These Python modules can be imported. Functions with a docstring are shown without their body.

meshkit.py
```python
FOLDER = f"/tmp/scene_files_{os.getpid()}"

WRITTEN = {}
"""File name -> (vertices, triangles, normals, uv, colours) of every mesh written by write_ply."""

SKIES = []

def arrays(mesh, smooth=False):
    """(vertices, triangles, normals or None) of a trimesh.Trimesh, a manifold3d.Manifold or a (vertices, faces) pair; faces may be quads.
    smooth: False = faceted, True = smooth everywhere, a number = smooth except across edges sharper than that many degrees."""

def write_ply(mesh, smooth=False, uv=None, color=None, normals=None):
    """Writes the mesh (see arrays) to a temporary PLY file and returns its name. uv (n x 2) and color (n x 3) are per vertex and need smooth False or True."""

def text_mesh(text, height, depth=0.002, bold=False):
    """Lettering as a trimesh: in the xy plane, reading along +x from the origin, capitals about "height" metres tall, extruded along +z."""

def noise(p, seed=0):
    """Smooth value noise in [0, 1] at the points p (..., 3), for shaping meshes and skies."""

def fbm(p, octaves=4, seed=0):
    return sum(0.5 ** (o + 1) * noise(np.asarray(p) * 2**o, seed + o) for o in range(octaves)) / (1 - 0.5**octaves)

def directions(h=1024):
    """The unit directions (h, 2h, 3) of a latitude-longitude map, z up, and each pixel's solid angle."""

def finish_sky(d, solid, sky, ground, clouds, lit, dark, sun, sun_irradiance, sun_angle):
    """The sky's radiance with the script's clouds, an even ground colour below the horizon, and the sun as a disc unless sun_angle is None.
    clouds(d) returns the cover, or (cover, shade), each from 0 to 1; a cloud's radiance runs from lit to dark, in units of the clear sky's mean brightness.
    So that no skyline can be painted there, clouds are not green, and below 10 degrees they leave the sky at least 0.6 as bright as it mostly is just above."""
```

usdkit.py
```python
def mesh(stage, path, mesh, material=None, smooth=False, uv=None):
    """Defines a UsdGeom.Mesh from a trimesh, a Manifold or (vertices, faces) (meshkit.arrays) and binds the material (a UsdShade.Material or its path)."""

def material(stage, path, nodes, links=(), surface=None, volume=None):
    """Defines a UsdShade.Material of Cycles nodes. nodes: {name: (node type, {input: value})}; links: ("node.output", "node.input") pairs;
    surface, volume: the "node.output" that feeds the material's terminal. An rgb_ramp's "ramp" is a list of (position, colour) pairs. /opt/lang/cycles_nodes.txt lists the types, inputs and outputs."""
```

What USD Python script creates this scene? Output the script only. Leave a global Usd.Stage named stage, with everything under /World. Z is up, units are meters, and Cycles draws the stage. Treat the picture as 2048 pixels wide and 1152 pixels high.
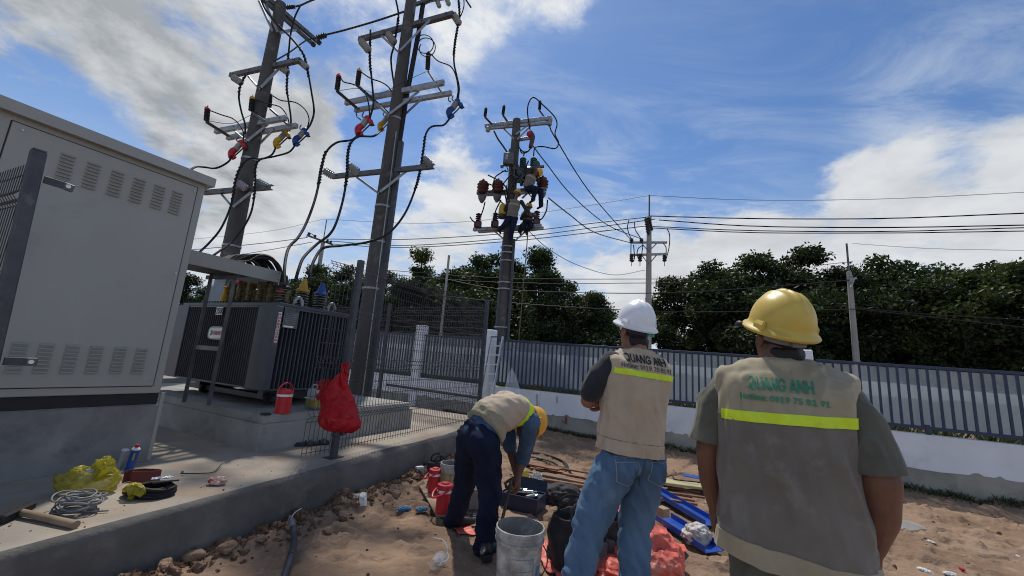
import math, random
import numpy as np, trimesh, usdkit, meshkit, manifold3d
from manifold3d import Manifold
from pxr import Usd, UsdGeom, UsdLux, UsdShade, Gf, Sdf, Vt

stage = Usd.Stage.CreateInMemory()
UsdGeom.SetStageUpAxis(stage, 'Z'); UsdGeom.SetStageMetersPerUnit(stage, 1.0)
UsdGeom.Xform.Define(stage, '/World'); UsdGeom.Scope.Define(stage, '/World/Looks')
stage.SetDefaultPrim(stage.GetPrimAtPath('/World'))
pi = math.pi
# ------------------------------------------------------------------ camera
EYE = np.array([0, 0, 1.5]); FPX = 800.0
PITCH, ROLL = 0.180763, math.radians(4.0744)
EXPOSURE = 0.30
FW = np.array([0, math.cos(PITCH), math.sin(PITCH)])
_U0 = np.array([0, -math.sin(PITCH), math.cos(PITCH)]); _R0 = np.array([1.0, 0, 0])
RT = math.cos(ROLL) * _R0 + math.sin(ROLL) * _U0
UP = -math.sin(ROLL) * _R0 + math.cos(ROLL) * _U0
cam = UsdGeom.Camera.Define(stage, '/World/camera')
m4 = Gf.Matrix4d(*RT, 0, *UP, 0, *(-FW), 0, *EYE, 1)
cam.AddTransformOp().Set(m4)
cam.CreateHorizontalApertureAttr(36.0); cam.CreateVerticalApertureAttr(20.25)
cam.CreateFocalLengthAttr(FPX / 2048 * 36.0)
cam.CreateClippingRangeAttr(Gf.Vec2f(0.05, 20000))
cam.CreateExposureAttr(EXPOSURE)
# ------------------------------------------------------------------ sky and sun
SUN_AZ, SUN_EL = math.radians(-15), math.radians(60)
SUN_I, SKY_S = 0.75, 0.115
SUN = np.array([math.sin(SUN_AZ) * math.cos(SUN_EL), math.cos(SUN_AZ) * math.cos(SUN_EL), math.sin(SUN_EL)])
sun = UsdLux.DistantLight.Define(stage, '/World/sun')
sun.CreateNormalizeAttr(True); sun.CreateIntensityAttr(SUN_I); sun.CreateAngleAttr(2.0)
sun.CreateColorAttr(Gf.Vec3f(1.0, 0.94, 0.85))
zax = SUN; xax = np.cross([0, 1, 0], zax); xax /= np.linalg.norm(xax); yax = np.cross(zax, xax)
sun.AddTransformOp().Set(Gf.Matrix4d(*xax, 0, *yax, 0, *zax, 0, 0, 0, 0, 1))

def pray(x, y):
    return FW + RT * (x - 1024) / FPX + UP * (576 - y) / FPX
def atz(x, y, z=0.0):
    r = pray(x, y); return EYE + r * ((z - EYE[2]) / r[2])
def aty(x, y, Y):
    r = pray(x, y); return EYE + r * (Y / r[1])
def proj(P):
    q = np.asarray(P, float) - EYE; k = q @ FW
    return np.array([1024 + FPX * (q @ RT) / k, 576 - FPX * (q @ UP) / k])

# cumulus masses: (pixel they stand behind, angular radius deg, weight)
def build_sky():
    N = {'tc': ('texture_coordinate', {}), 'sep': ('separate_xyz', {})}
    L = [('tc.generated', 'sep.vector')]
    cnt = [0]
    def node(kind, **kw):
        cnt[0] += 1; nm = f'n{cnt[0]}'; N[nm] = (kind, kw); return nm
    def lk(a, b): L.append((a, b))
    def math_(op, a, b=None, c=None, clampv=False):
        kw = {'math_type': op, 'use_clamp': clampv}
        n = node('math', **kw)
        for i, s in enumerate((a, b, c)):
            if s is None: continue
            if isinstance(s, str): lk(s, f'{n}.value{i+1}')
            else: N[n][1][f'value{i+1}'] = float(s)
        return n + '.value'
    def smooth(x, lo, hi, a=0.0, b=1.0):
        n = node('map_range', range_type='smoothstep', from_min=lo, from_max=hi, to_min=a, to_max=b)
        lk(x, f'{n}.value'); return n + '.result'
    # cloud plane coordinates: direction / (z + k)
    zc = math_('maximum', 'sep.z', 0.0); zc = math_('add', zc, 0.16)
    inv = math_('divide', 1.0, zc)
    px_ = math_('multiply', 'sep.x', inv); py_ = math_('multiply', 'sep.y', inv)
    comb = node('combine_xyz'); lk(px_, comb + '.x'); lk(py_, comb + '.y'); pl = comb + '.vector'
    def noise(vec, scale, detail=6, rough=0.55, dist=0.0, mapk=None):
        n = node('noise_texture', scale=scale, detail=detail, roughness=rough, distortion=dist)
        if mapk:
            mp = node('mapping', **mapk); lk(vec, mp + '.vector'); vec = mp + '.vector'
        lk(vec, n + '.vector'); return n + '.fac'
    def gauss(x, y, rdeg):
        d = pray(x, y); d = d / np.linalg.norm(d)
        n = node('vector_math', math_type='dot_product', vector2=tuple(d)); lk('tc.generated', n + '.vector1')
        return smooth(n + '.value', math.cos(math.radians(rdeg)), 1.0)
    def total(blobs):
        acc = None
        for (x, y, r, w) in blobs:
            g = math_('multiply', gauss(x, y, r), w)
            acc = g if acc is None else math_('add', acc, g)
        return acc
    big = noise(pl, 2.3, 11, 0.62, 0.35)
    fine = noise(pl, 8.0, 9, 0.68, 0.3)
    nz = math_('add', math_('add', math_('multiply', big, 2.3), 0.22), math_('multiply', fine, 1.0))      # mean about 1.15
    puffs = total([(300, 40, 22, .14), (90, 60, 14, .20), (430, 190, 13, .30), (620, 110, 7, -.25), (110, 290, 9, -.62), (30, 190, 6, -.10), (570, 310, 10, .62), (720, 40, 12, .18), (530, 430, 9, .45), (420, 450, 9, .26), (930, 150, 8, .24), (960, 10, 9, .10),
                   (1180, -30, 11, .30), (880, 400, 11, .40), (1000, 430, 9, .2), (1620, 410, 12, .62), (1490, 460, 8, .55), (1750, 310, 7, .66), (1980, 370, 9, .62), (1880, 450, 13, .36), (1870, 340, 4, -.45), (1330, 590, 9, .65), (1240, 590, 7, .45), (620, 560, 14, .1), (1200, 520, 14, .1), (800, 560, 14, .1), (820, 200, 9, -.25), (1060, 150, 8, -.3),
                   (1510, 240, 14, -.66), (1420, 130, 20, -.66), (1750, 100, 24, -.66), (1080, 240, 12, -.48), (1420, 320, 7, -.30), (1860, 260, 6, -.2), (760, 320, 9, -.50), (650, 470, 6, -.2), (1200, 300, 11, -.4)])
    dens = math_('add', nz, puffs)
    cov = smooth(dens, 1.72, 2.36)
    streak = noise(pl, 1.5, 9, 0.66, 0.7, {'rotation': (0, 0, 0.9), 'scale': (0.9, 2.1, 1.0)})
    smask = total([(1100, 420, 20, .55), (1380, 380, 15, .45), (1600, 330, 26, .22), (1970, 240, 13, .8), (760, 480, 14, .4), (1000, 90, 14, .35), (1300, 330, 14, .3), (800, 280, 16, .25)])
    st = math_('multiply', smooth(streak, 0.40, 0.70), math_('add', smask, 0.12), clampv=True)
    st = math_('multiply', st, 0.6)
    hz = smooth('sep.z', 0.0, 0.50, 0.85, 0.0)
    sky = node('sky_texture', sky_type='single_scattering', sun_disc=False, sun_elevation=SUN_EL, sun_rotation=SUN_AZ, air_density=1.0, aerosol_density=0.35, ozone_density=3.0, altitude=50.0)
    # cloud brightness: thick cores go grey, thin edges towards the sun go white
    tex = noise(pl, 2.6, 10, 0.60, 0.15)
    shade = smooth(tex, 0.32, 0.70)
    core = total([(270, 100, 23, 1.0), (500, 120, 13, .6), (80, 150, 12, .4), (380, 240, 13, .6)])
    core = math_('multiply', math_('minimum', core, 1.0), math_('add', 0.30, math_('multiply', shade, 0.85)))
    nsun = node('vector_math', math_type='dot_product', vector2=tuple(SUN)); lk('tc.generated', nsun + '.vector1')
    glow = smooth(nsun + '.value', 0.62, 1.0)
    cmix = node('mix_color', a=(5.3, 5.45, 5.65), b=(2.25, 2.45, 2.7)); lk(math_('minimum', math_('add', math_('multiply', core, 0.85), math_('multiply', shade, 0.38)), 1.0), cmix + '.fac')
    gl = node('mix_color', blend_type='add', fac=1.0, b=(0, 0, 0)); lk(cmix + '.result', gl + '.a')
    gcol = node('mix_color', a=(0, 0, 0), b=(1.0, .95, .8)); lk(glow, gcol + '.fac'); lk(gcol + '.result', gl + '.b')
    N[gl][1]['use_clamp'] = False; N[cmix][1]['use_clamp'] = False
    tint = node('mix_color', blend_type='multiply', fac=1.0, b=(0.56, 0.69, 0.83)); lk(sky + '.color', tint + '.a')
    m0 = node('mix_color', b=(3.6, 4.4, 5.3)); lk(tint + '.result', m0 + '.a'); lk(hz, m0 + '.fac')
    m1 = node('mix_color', b=(4.0, 4.6, 5.4)); lk(m0 + '.result', m1 + '.a'); lk(st, m1 + '.fac')
    m2 = node('mix_color'); lk(m1 + '.result', m2 + '.a'); lk(gl + '.result', m2 + '.b'); lk(cov, m2 + '.fac')
    bg = node('background_shader', strength=SKY_S); lk(m2 + '.result', bg + '.color')
    return usdkit.material(stage, '/World/Looks/sky', N, L, surface=bg + '.background')
dome = UsdLux.DomeLight.Define(stage, '/World/sky')
dome.GetPrim().SetCustomDataByKey('kind', 'structure')
UsdShade.MaterialBindingAPI.Apply(dome.GetPrim()).Bind(build_sky())

# ------------------------------------------------------------------ materials
MATS = {}
def mat(name, col, rough=0.6, var=0.25, scale=6.0, col2=None, bump=0.0, bscale=None, metallic=0.0, spec=0.4, detail=6, stretch=None, dist=0.0,
        coat=0.0, sheen=0.0, alpha=None, transl=None, transmission=0.0, lo=0.35, hi=0.65, bdist=0.01, speck=None, space='object', rvar=0.0, rnd=0.0, wave=None, crease=0):
    """Procedural material: noise between col and col2, fine bump. speck = (colour, scale, amount)."""
    N = {'tc': ('texture_coordinate', {}), 'mp': ('mapping', {'scale': stretch or (1, 1, 1)}),
         'n': ('noise_texture', {'scale': scale, 'detail': detail, 'roughness': 0.6, 'distortion': dist}),
         'r': ('map_range', {'from_min': lo, 'from_max': hi, 'clamp': True}),
         'mx': ('mix_color', {'a': tuple(col), 'b': tuple(col2) if col2 else tuple(c * (1 - var) for c in col)}),
         'p': ('principled_bsdf', {'roughness': rough, 'metallic': metallic, 'specular_ior_level': spec, 'coat_weight': coat, 'sheen_weight': sheen, 'transmission_weight': transmission})}
    src = 'tc.object'
    if space == 'world': N['geo'] = ('geometry', {}); src = 'geo.position'
    L = [(src, 'mp.vector'), ('mp.vector', 'n.vector'), ('n.fac', 'r.value'), ('r.result', 'mx.fac')]
    c = 'mx.result'
    if speck:
        sc_, ss, sa = speck
        N['n2'] = ('noise_texture', {'scale': ss, 'detail': 5, 'roughness': 0.65, 'distortion': 0.3})
        N['r2'] = ('map_range', {'from_min': 0.62 - 0.2 * sa, 'from_max': 0.70, 'to_max': min(1, sa + .3), 'clamp': True})
        N['mx2'] = ('mix_color', {'b': tuple(sc_)})
        L += [(src, 'n2.vector'), ('n2.fac', 'r2.value'), ('r2.result', 'mx2.fac'), (c, 'mx2.a')]; c = 'mx2.result'
    if rnd:
        N['oi'] = ('object_info', {}); N['rr'] = ('map_range', {'to_min': 1 - rnd, 'to_max': 1 + rnd})
        N['cx'] = ('combine_xyz', {}); N['mx3'] = ('mix_color', {'blend_type': 'multiply', 'fac': 1.0, 'use_clamp': False})
        L += [('oi.random', 'rr.value'), ('rr.result', 'cx.x'), ('rr.result', 'cx.y'), ('rr.result', 'cx.z'), (c, 'mx3.a'), ('cx.vector', 'mx3.b')]; c = 'mx3.result'
    L.append((c, 'p.base_color'))
    if rvar:
        N['rv'] = ('map_range', {'from_min': 0.3, 'from_max': 0.7, 'to_min': rough - rvar, 'to_max': rough + rvar, 'clamp': True})
        L += [('n.fac', 'rv.value'), ('rv.result', 'p.roughness')]
    if bump:
        if wave:
            N['bn'] = ('wave_texture', {'scale': wave, 'distortion': 1.0, 'detail': 1.0, 'bands_direction': 'z'})
        else:
            N['bn'] = ('noise_texture', {'scale': bscale or scale * 6, 'detail': 6, 'roughness': 0.6})
        N['b'] = ('bump', {'strength': bump, 'distance': bdist})
        L += [(src, 'bn.vector'), ('bn.fac', 'b.height'), ('b.normal', 'p.normal')]
    if crease:
        N['cn'] = ('noise_texture', {'scale': crease * .35, 'detail': 3}); N['cm'] = ('mix_vector', {'fac': .14}); N['cv'] = ('voronoi_texture', {'feature': 'distance_to_edge', 'scale': crease})
        N['cr'] = ('map_range', {'from_min': 0.0, 'from_max': 0.35, 'clamp': True}); N['cb'] = ('bump', {'strength': .9, 'distance': .022, 'invert': bool(int(crease) % 2)})
        L += [(src, 'cn.vector'), (src, 'cm.a'), ('cn.color', 'cm.b'), ('cm.result', 'cv.vector'), ('cv.distance', 'cr.value'), ('cr.result', 'cb.height'), ('cb.normal', 'p.normal')]
        if bump: L.remove(('b.normal', 'p.normal')); L.append(('b.normal', 'cb.normal'))
    surf = 'p.BSDF'
    if transl:
        N['tl'] = ('translucent_bsdf', {}); N['ms'] = ('mix_closure', {'fac': transl})
        N['tlc'] = ('mix_color', {'blend_type': 'multiply', 'fac': 1.0, 'b': (1.5, 1.6, 0.7), 'use_clamp': False}) if name.startswith('leaf') else ('mix_color', {'fac': 0.0, 'b': (1, 1, 1)})
        L += [(c, 'tlc.a'), ('tlc.result', 'tl.color'), ('p.BSDF', 'ms.closure1'), ('tl.BSDF', 'ms.closure2')]; surf = 'ms.closure'
    if alpha is not None:
        N['tr'] = ('transparent_bsdf', {}); N['ma'] = ('mix_closure', {'fac': alpha})
        L += [('tr.BSDF', 'ma.closure1'), (surf, 'ma.closure2')]; surf = 'ma.closure'
    m = usdkit.material(stage, f'/World/Looks/{name}', N, L, surface=surf)
    MATS[name] = m
    return m

# ------------------------------------------------------------------ prims
USED, BASE = {}, {}
def numbered(path):
    if path not in USED: USED[path] = 0; return path
    USED[path] += 1
    return f'{path}_{USED[path]:03d}'
def meta(prim, label=None, cat=None, group=None, kind=None):
    for k, v in (('label', label), ('category', cat), ('group', group), ('kind', kind)):
        if v: prim.SetCustomDataByKey(k, v)
def thing(name, label, cat, base=(0, 0, 0), group=None, kind=None, rotz=0):
    """An Xform at the thing's base; its parts are given in world coordinates (rotz = 0)."""
    p = numbered('/World/' + name)
    x = UsdGeom.Xform.Define(stage, p); x.AddTranslateOp().Set(Gf.Vec3d(*map(float, base)))
    if rotz: x.AddRotateZOp().Set(math.degrees(rotz))
    BASE[p] = np.array(base, float)
    meta(x.GetPrim(), label, cat, group, kind)
    return p
def part(parent, name, mesh, material, smooth=False, label=None, kind=None):
    p = numbered(f'{parent}/{name}')
    b = BASE.get(parent, np.zeros(3)); BASE[p] = b
    v, f, n = meshkit.arrays(mesh, False) if not hasattr(mesh, 'vertices') else (np.asarray(mesh.vertices), np.asarray(mesh.faces), None)
    tm = trimesh.Trimesh(np.asarray(v, float) - b, f, process=False)
    g = usdkit.mesh(stage, p, tm, MATS[material] if isinstance(material, str) else material, smooth)
    g.CreateDoubleSidedAttr(True)
    meta(g.GetPrim(), label, None, None, kind)
    return p
def solo(name, mesh, material, label=None, cat=None, group=None, kind=None, smooth=False):
    p = numbered('/World/' + name)
    v, f, n = meshkit.arrays(mesh, False)
    g = usdkit.mesh(stage, p, trimesh.Trimesh(v, f, process=False), MATS[material], smooth)
    g.CreateDoubleSidedAttr(True)
    meta(g.GetPrim(), label, cat, group, kind)
    return p
def copy_of(src, base, label, group=None, rotz=0.0, scale=1.0):
    p0 = src.split('/')[-1]; root = p0[:-4] if p0[-4:-3] == '_' and p0[-3:].isdigit() else p0
    p = numbered('/World/' + root)
    x = UsdGeom.Xform.Define(stage, p)
    x.GetPrim().GetReferences().AddInternalReference(Sdf.Path(src)); x.GetPrim().SetInstanceable(True)
    x.ClearXformOpOrder()
    x.AddTranslateOp(opSuffix='place').Set(Gf.Vec3d(*map(float, base))); x.AddRotateZOp(opSuffix='turn').Set(math.degrees(rotz))
    if scale is not None: x.AddScaleOp(opSuffix='size').Set(Gf.Vec3f(*([scale] * 3 if np.ndim(scale) == 0 else scale)))
    meta(x.GetPrim(), label, None, group)
    return p

# ------------------------------------------------------------------ shapes
cat_ = trimesh.util.concatenate
def nrm(a): a = np.asarray(a, float); return a / max(np.linalg.norm(a), 1e-12)
def rotz(a): c, s = math.cos(a), math.sin(a); return np.array([[c, -s, 0], [s, c, 0], [0, 0, 1.0]])
def frame(zdir, xhint=(1, 0, 0)):
    z = nrm(zdir); x = np.asarray(xhint, float)
    if abs(z @ nrm(x)) > 0.98: x = np.array([0, 1.0, 0])
    x = nrm(x - z * (x @ z)); return np.stack([x, np.cross(z, x), z], 1)
def box(c, size, R=np.eye(3), bev=0.0):
    h = np.asarray(size, float) / 2
    if bev <= 0:
        m = trimesh.creation.box(extents=2 * h)
    else:
        b = min(bev, h.min() * .9); pts = []
        for s in np.array(np.meshgrid([-1, 1], [-1, 1], [-1, 1])).reshape(3, -1).T:
            for k in range(3):
                q = h.copy(); q[[i for i in range(3) if i != k]] -= b; pts.append(s * q)
        m = trimesh.convex.convex_hull(np.array(pts))
    m.vertices = m.vertices @ np.asarray(R).T + np.asarray(c, float)
    return m
def bar(a, b, w, h, up=(0, 0, 1), bev=0.0):
    a, b = np.asarray(a, float), np.asarray(b, float); d = b - a
    x = nrm(d); z = np.asarray(up, float)
    if abs(x @ z) > .98: z = np.array([0, 1.0, 0])
    z = nrm(z - x * (x @ z)); y = np.cross(z, x)
    return box((a + b) / 2, (np.linalg.norm(d), w, h), np.stack([x, y, z], 1), bev)
def angle_iron(a, b, w=.06, t=.006, up=(0, 0, 1)):
    """L-section bar."""
    a, b = np.asarray(a, float), np.asarray(b, float); x = nrm(b - a); z = np.asarray(up, float)
    if abs(x @ z) > .98: z = np.array([0, 1.0, 0])
    z = nrm(z - x * (x @ z)); y = np.cross(z, x)
    return cat_([bar(a, b, w, t, z), bar(a + y * w / 2 - z * w / 2, b + y * w / 2 - z * w / 2, t, w, z)])
def channel(a, b, w=.075, h=.10, t=.008, up=(0, 0, 1)):
    a, b = np.asarray(a, float), np.asarray(b, float); x = nrm(b - a); z = np.asarray(up, float)
    z = nrm(z - x * (x @ z)); y = np.cross(z, x)
    return cat_([bar(a, b, t, h, z), bar(a + y * w / 2 + z * (h / 2 - t / 2), b + y * w / 2 + z * (h / 2 - t / 2), w - t, t, z), bar(a + y * w / 2 - z * (h / 2 - t / 2), b + y * w / 2 - z * (h / 2 - t / 2), w - t, t, z)])
def spline(pts, n=8):
    P = np.asarray(pts, float)
    if len(P) < 3:
        t = np.linspace(0, 1, max(2, n))[:, None]; return P[0] * (1 - t) + P[-1] * t
    Q = np.vstack([2 * P[0] - P[1], P, 2 * P[-1] - P[-2]]); out = []
    for i in range(1, len(Q) - 2):
        p0, p1, p2, p3 = Q[i - 1:i + 3]
        for t in np.linspace(0, 1, n, endpoint=False):
            out.append(0.5 * (2 * p1 + (p2 - p0) * t + (2 * p0 - 5 * p1 + 4 * p2 - p3) * t * t + (3 * p1 - p0 - 3 * p2 + p3) * t ** 3))
    out.append(P[-1]); return np.array(out)
def tube(pts, r, k=8, n=0, caps=True, ell=None):
    """Tube along pts (n > 0: splined first). r: number or one per point."""
    P = np.asarray(pts, float); R = np.broadcast_to(np.asarray(r, float), (len(P),)).copy()
    if n:
        L = len(P); P2 = spline(P, n); R = np.interp(np.linspace(0, L - 1, len(P2)), np.arange(L), R); P = P2
    T = np.gradient(P, axis=0); T /= np.maximum(np.linalg.norm(T, axis=1, keepdims=True), 1e-9)
    x = np.cross(T[0], [0, 0, 1.0]); x = nrm(x) if np.linalg.norm(x) > .05 else np.array([1.0, 0, 0])
    V = []; a = np.linspace(0, 2 * pi, k, endpoint=False)
    for i in range(len(P)):
        x = nrm(x - T[i] * (x @ T[i])); y = np.cross(T[i], x)
        e = ell or (1, 1)
        V.append(P[i] + R[i] * (np.cos(a)[:, None] * x * e[0] + np.sin(a)[:, None] * y * e[1]))
    V = np.vstack(V); F = []
    for i in range(len(P) - 1):
        for j in range(k):
            p, q = i * k + j, i * k + (j + 1) % k; F += [(p, q, q + k), (p, q + k, p + k)]
    if caps:
        V = np.vstack([V, P[0], P[-1]]); c0, c1 = len(V) - 2, len(V) - 1; e = (len(P) - 1) * k
        for j in range(k): F += [(c0, (j + 1) % k, j), (c1, e + j, e + (j + 1) % k)]
    return trimesh.Trimesh(V, F, process=False)
def lathe(prof, k=24, c=(0, 0, 0), axis=(0, 0, 1), ell=None, a0=0, R=None):
    """prof: (radius, height) pairs bottom to top; closed where the radius is 0."""
    pr = np.asarray(prof, float); a = np.linspace(0, 2 * pi, k, endpoint=False) + a0; V = []
    e = ell or (1, 1)
    for r, z in pr: V.append(np.stack([r * np.cos(a) * e[0], r * np.sin(a) * e[1], np.full(k, z)], 1))
    V = np.vstack(V); F = []
    for i in range(len(pr) - 1):
        for j in range(k):
            p, q = i * k + j, i * k + (j + 1) % k
            if pr[i][0] > 1e-9: F.append((p, q, q + k if pr[i + 1][0] > 1e-9 else p + k))
            if pr[i + 1][0] > 1e-9: F.append((p, q + k, p + k))
    m = trimesh.Trimesh(V, F, process=False)
    Rm = frame(axis) if R is None else R
    m.vertices = m.vertices @ Rm.T + np.asarray(c, float)
    return m
def cyl(a, b, r, k=14, r2=None):
    a, b = np.asarray(a, float), np.asarray(b, float); L = np.linalg.norm(b - a); r2 = r if r2 is None else r2
    return lathe([(0, 0), (r, 0), (r2, L), (0, L)], k, a, b - a)
def ell(c, r, R=np.eye(3), sub=2):
    m = trimesh.creation.icosphere(sub); m.vertices = (m.vertices * np.asarray(r, float)) @ np.asarray(R).T + np.asarray(c, float); return m
def noisy(m, amp, scale, seed=0, along=None):
    m = m.copy(); n = m.vertex_normals
    d = (meshkit.fbm(m.vertices * scale + 13.7, 4, seed) - .5) * 2 * amp
    m.vertices = m.vertices + (n * d[:, None] if along is None else np.asarray(along) * d[:, None]); return m
def fine(m, size):
    v, f = trimesh.remesh.subdivide_to_size(m.vertices, m.faces, size); return trimesh.Trimesh(v, f)
def hull(*ms): return trimesh.convex.convex_hull(np.vstack([m.vertices for m in ms]))
# site axes: the platform's edge runs along su, sv points left of it
_a = math.radians(62.5); su = np.array([math.cos(_a), math.sin(_a), 0]); sv = np.array([-su[1], su[0], 0]); S0 = np.array([-2.052, 3.12, 0])
SR = np.stack([su, sv, [0, 0, 1.0]], 1)
def S(u, v, z=0.0): return S0 + su * u + sv * v + np.array([0, 0, z])
def EV(u): return .004 + .0797 * u          # the platform's edge
def onv(x, y, v):
    r = pray(x, y); return EYE + r * ((v - (EYE - S0) @ sv) / (r @ sv))
def sbox(u0, u1, v0, v1, z0, z1, bev=0.0):
    return box(S((u0 + u1) / 2, (v0 + v1) / 2, (z0 + z1) / 2), (abs(u1 - u0), abs(v1 - v0), abs(z1 - z0)), SR, bev)
# boundary wall axes
W0 = np.array([.11, 10.07, 0]); wd = nrm([6.96, -4.44, 0]); wn = np.array([-wd[1], wd[0], 0]); WR = np.stack([wd, wn, [0, 0, 1.0]], 1)
def Wp(s, n, z=0.0): return W0 + wd * s + wn * n + np.array([0, 0, z])
def wbox(s0, s1, n0, n1, z0, z1, bev=0.0): return box(Wp((s0 + s1) / 2, (n0 + n1) / 2, (z0 + z1) / 2), (s1 - s0, n1 - n0, z1 - z0), WR, bev)
def text_on(txt, h, origin, right, up, depth=.002, bold=True, sx=1.0):
    m = meshkit.text_mesh(txt, h, depth, bold); m.vertices[:, 0] *= sx
    r, u_ = nrm(right), nrm(up); n_ = np.cross(r, u_)
    m.vertices = m.vertices @ np.stack([r, u_, n_]) + np.asarray(origin, float); return m
# ================================================================== materials of the setting
mat('dirt', (.29, .20, .138), .95, col2=(.195, .128, .085), scale=1.3, bump=.9, bscale=16, bdist=.03, detail=10, speck=((.36, .255, .175), 5.5, .4), space='world', spec=.15)
mat('clod', (.22, .145, .10), .95, col2=(.11, .066, .042), scale=4, bump=.8, bscale=24, bdist=.02, space='world', spec=.15)
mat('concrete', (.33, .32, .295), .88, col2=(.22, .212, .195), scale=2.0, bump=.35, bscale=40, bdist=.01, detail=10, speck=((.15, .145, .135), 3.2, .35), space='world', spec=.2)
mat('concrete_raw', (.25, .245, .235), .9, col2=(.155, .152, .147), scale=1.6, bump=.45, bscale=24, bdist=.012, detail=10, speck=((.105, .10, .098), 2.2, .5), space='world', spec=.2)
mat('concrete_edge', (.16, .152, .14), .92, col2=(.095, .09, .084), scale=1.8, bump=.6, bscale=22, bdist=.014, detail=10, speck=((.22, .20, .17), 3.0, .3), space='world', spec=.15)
mat('concrete_dusty', (.37, .325, .265), .92, col2=(.235, .212, .182), scale=1.4, bump=.35, bscale=30, bdist=.008, detail=10, speck=((.30, .21, .14), 2.4, .5), space='world', spec=.15)
mat('moss_line', (.12, .12, .07), .95, col2=(.07, .07, .045), scale=8, bump=.5, space='world', spec=.1)
mat('white_wall', (.74, .75, .77), .8, col2=(.62, .63, .65), scale=1.2, bump=.15, bscale=20, detail=8, space='world', speck=((.5, .5, .5), 1.7, .12))
mat('wall_base', (.34, .32, .27), .9, col2=(.24, .23, .19), scale=2.2, bump=.3, bscale=30, space='world', speck=((.17, .17, .12), 3, .4))
mat('blue_paint', (.020, .034, .078), .6, col2=(.032, .045, .075), scale=9, spec=.5)
mat('film', (.52, .57, .60), .35, col2=(.38, .43, .46), scale=3.0, bump=.35, bscale=6, bdist=.02, stretch=(1, 1, .5), detail=7, alpha=.55, transl=.35, space='world', speck=((.55, .58, .62), 4, .3))
mat('film_lower', (.56, .60, .62), .5, col2=(.44, .48, .51), scale=2.2, stretch=(3, 3, .4), space='world', transl=.4, bump=.3, bscale=5, bdist=.02)
mat('leaf_a', (.036, .056, .019), .6, col2=(.015, .027, .010), scale=.9, lo=.42, hi=.58, transl=.22, spec=.3, rnd=.22, space='world')
mat('leaf_b', (.062, .086, .024), .55, col2=(.028, .046, .015), scale=.9, lo=.42, hi=.58, transl=.25, spec=.3, rnd=.22, space='world')
mat('leaf_dark', (.035, .055, .02), .55, col2=(.02, .034, .014), scale=.6, transl=.22, rnd=.15, space='world')
mat('bark', (.10, .085, .07), .9, var=.5, scale=5, bump=.6, stretch=(1, 1, .3))
mat('grass', (.085, .10, .035), .8, col2=(.05, .055, .025), scale=3, space='world', transl=.2)
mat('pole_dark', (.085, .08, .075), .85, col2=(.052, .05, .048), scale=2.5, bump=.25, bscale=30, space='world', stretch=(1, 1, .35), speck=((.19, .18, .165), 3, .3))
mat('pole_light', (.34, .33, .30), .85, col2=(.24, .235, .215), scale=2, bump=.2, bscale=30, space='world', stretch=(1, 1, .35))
mat('galv', (.36, .37, .38), .48, col2=(.24, .25, .26), scale=7, metallic=.55, space='world', rvar=.1)
mat('galv_dark', (.14, .145, .15), .55, col2=(.09, .095, .1), scale=7, metallic=.4, space='world')

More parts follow.
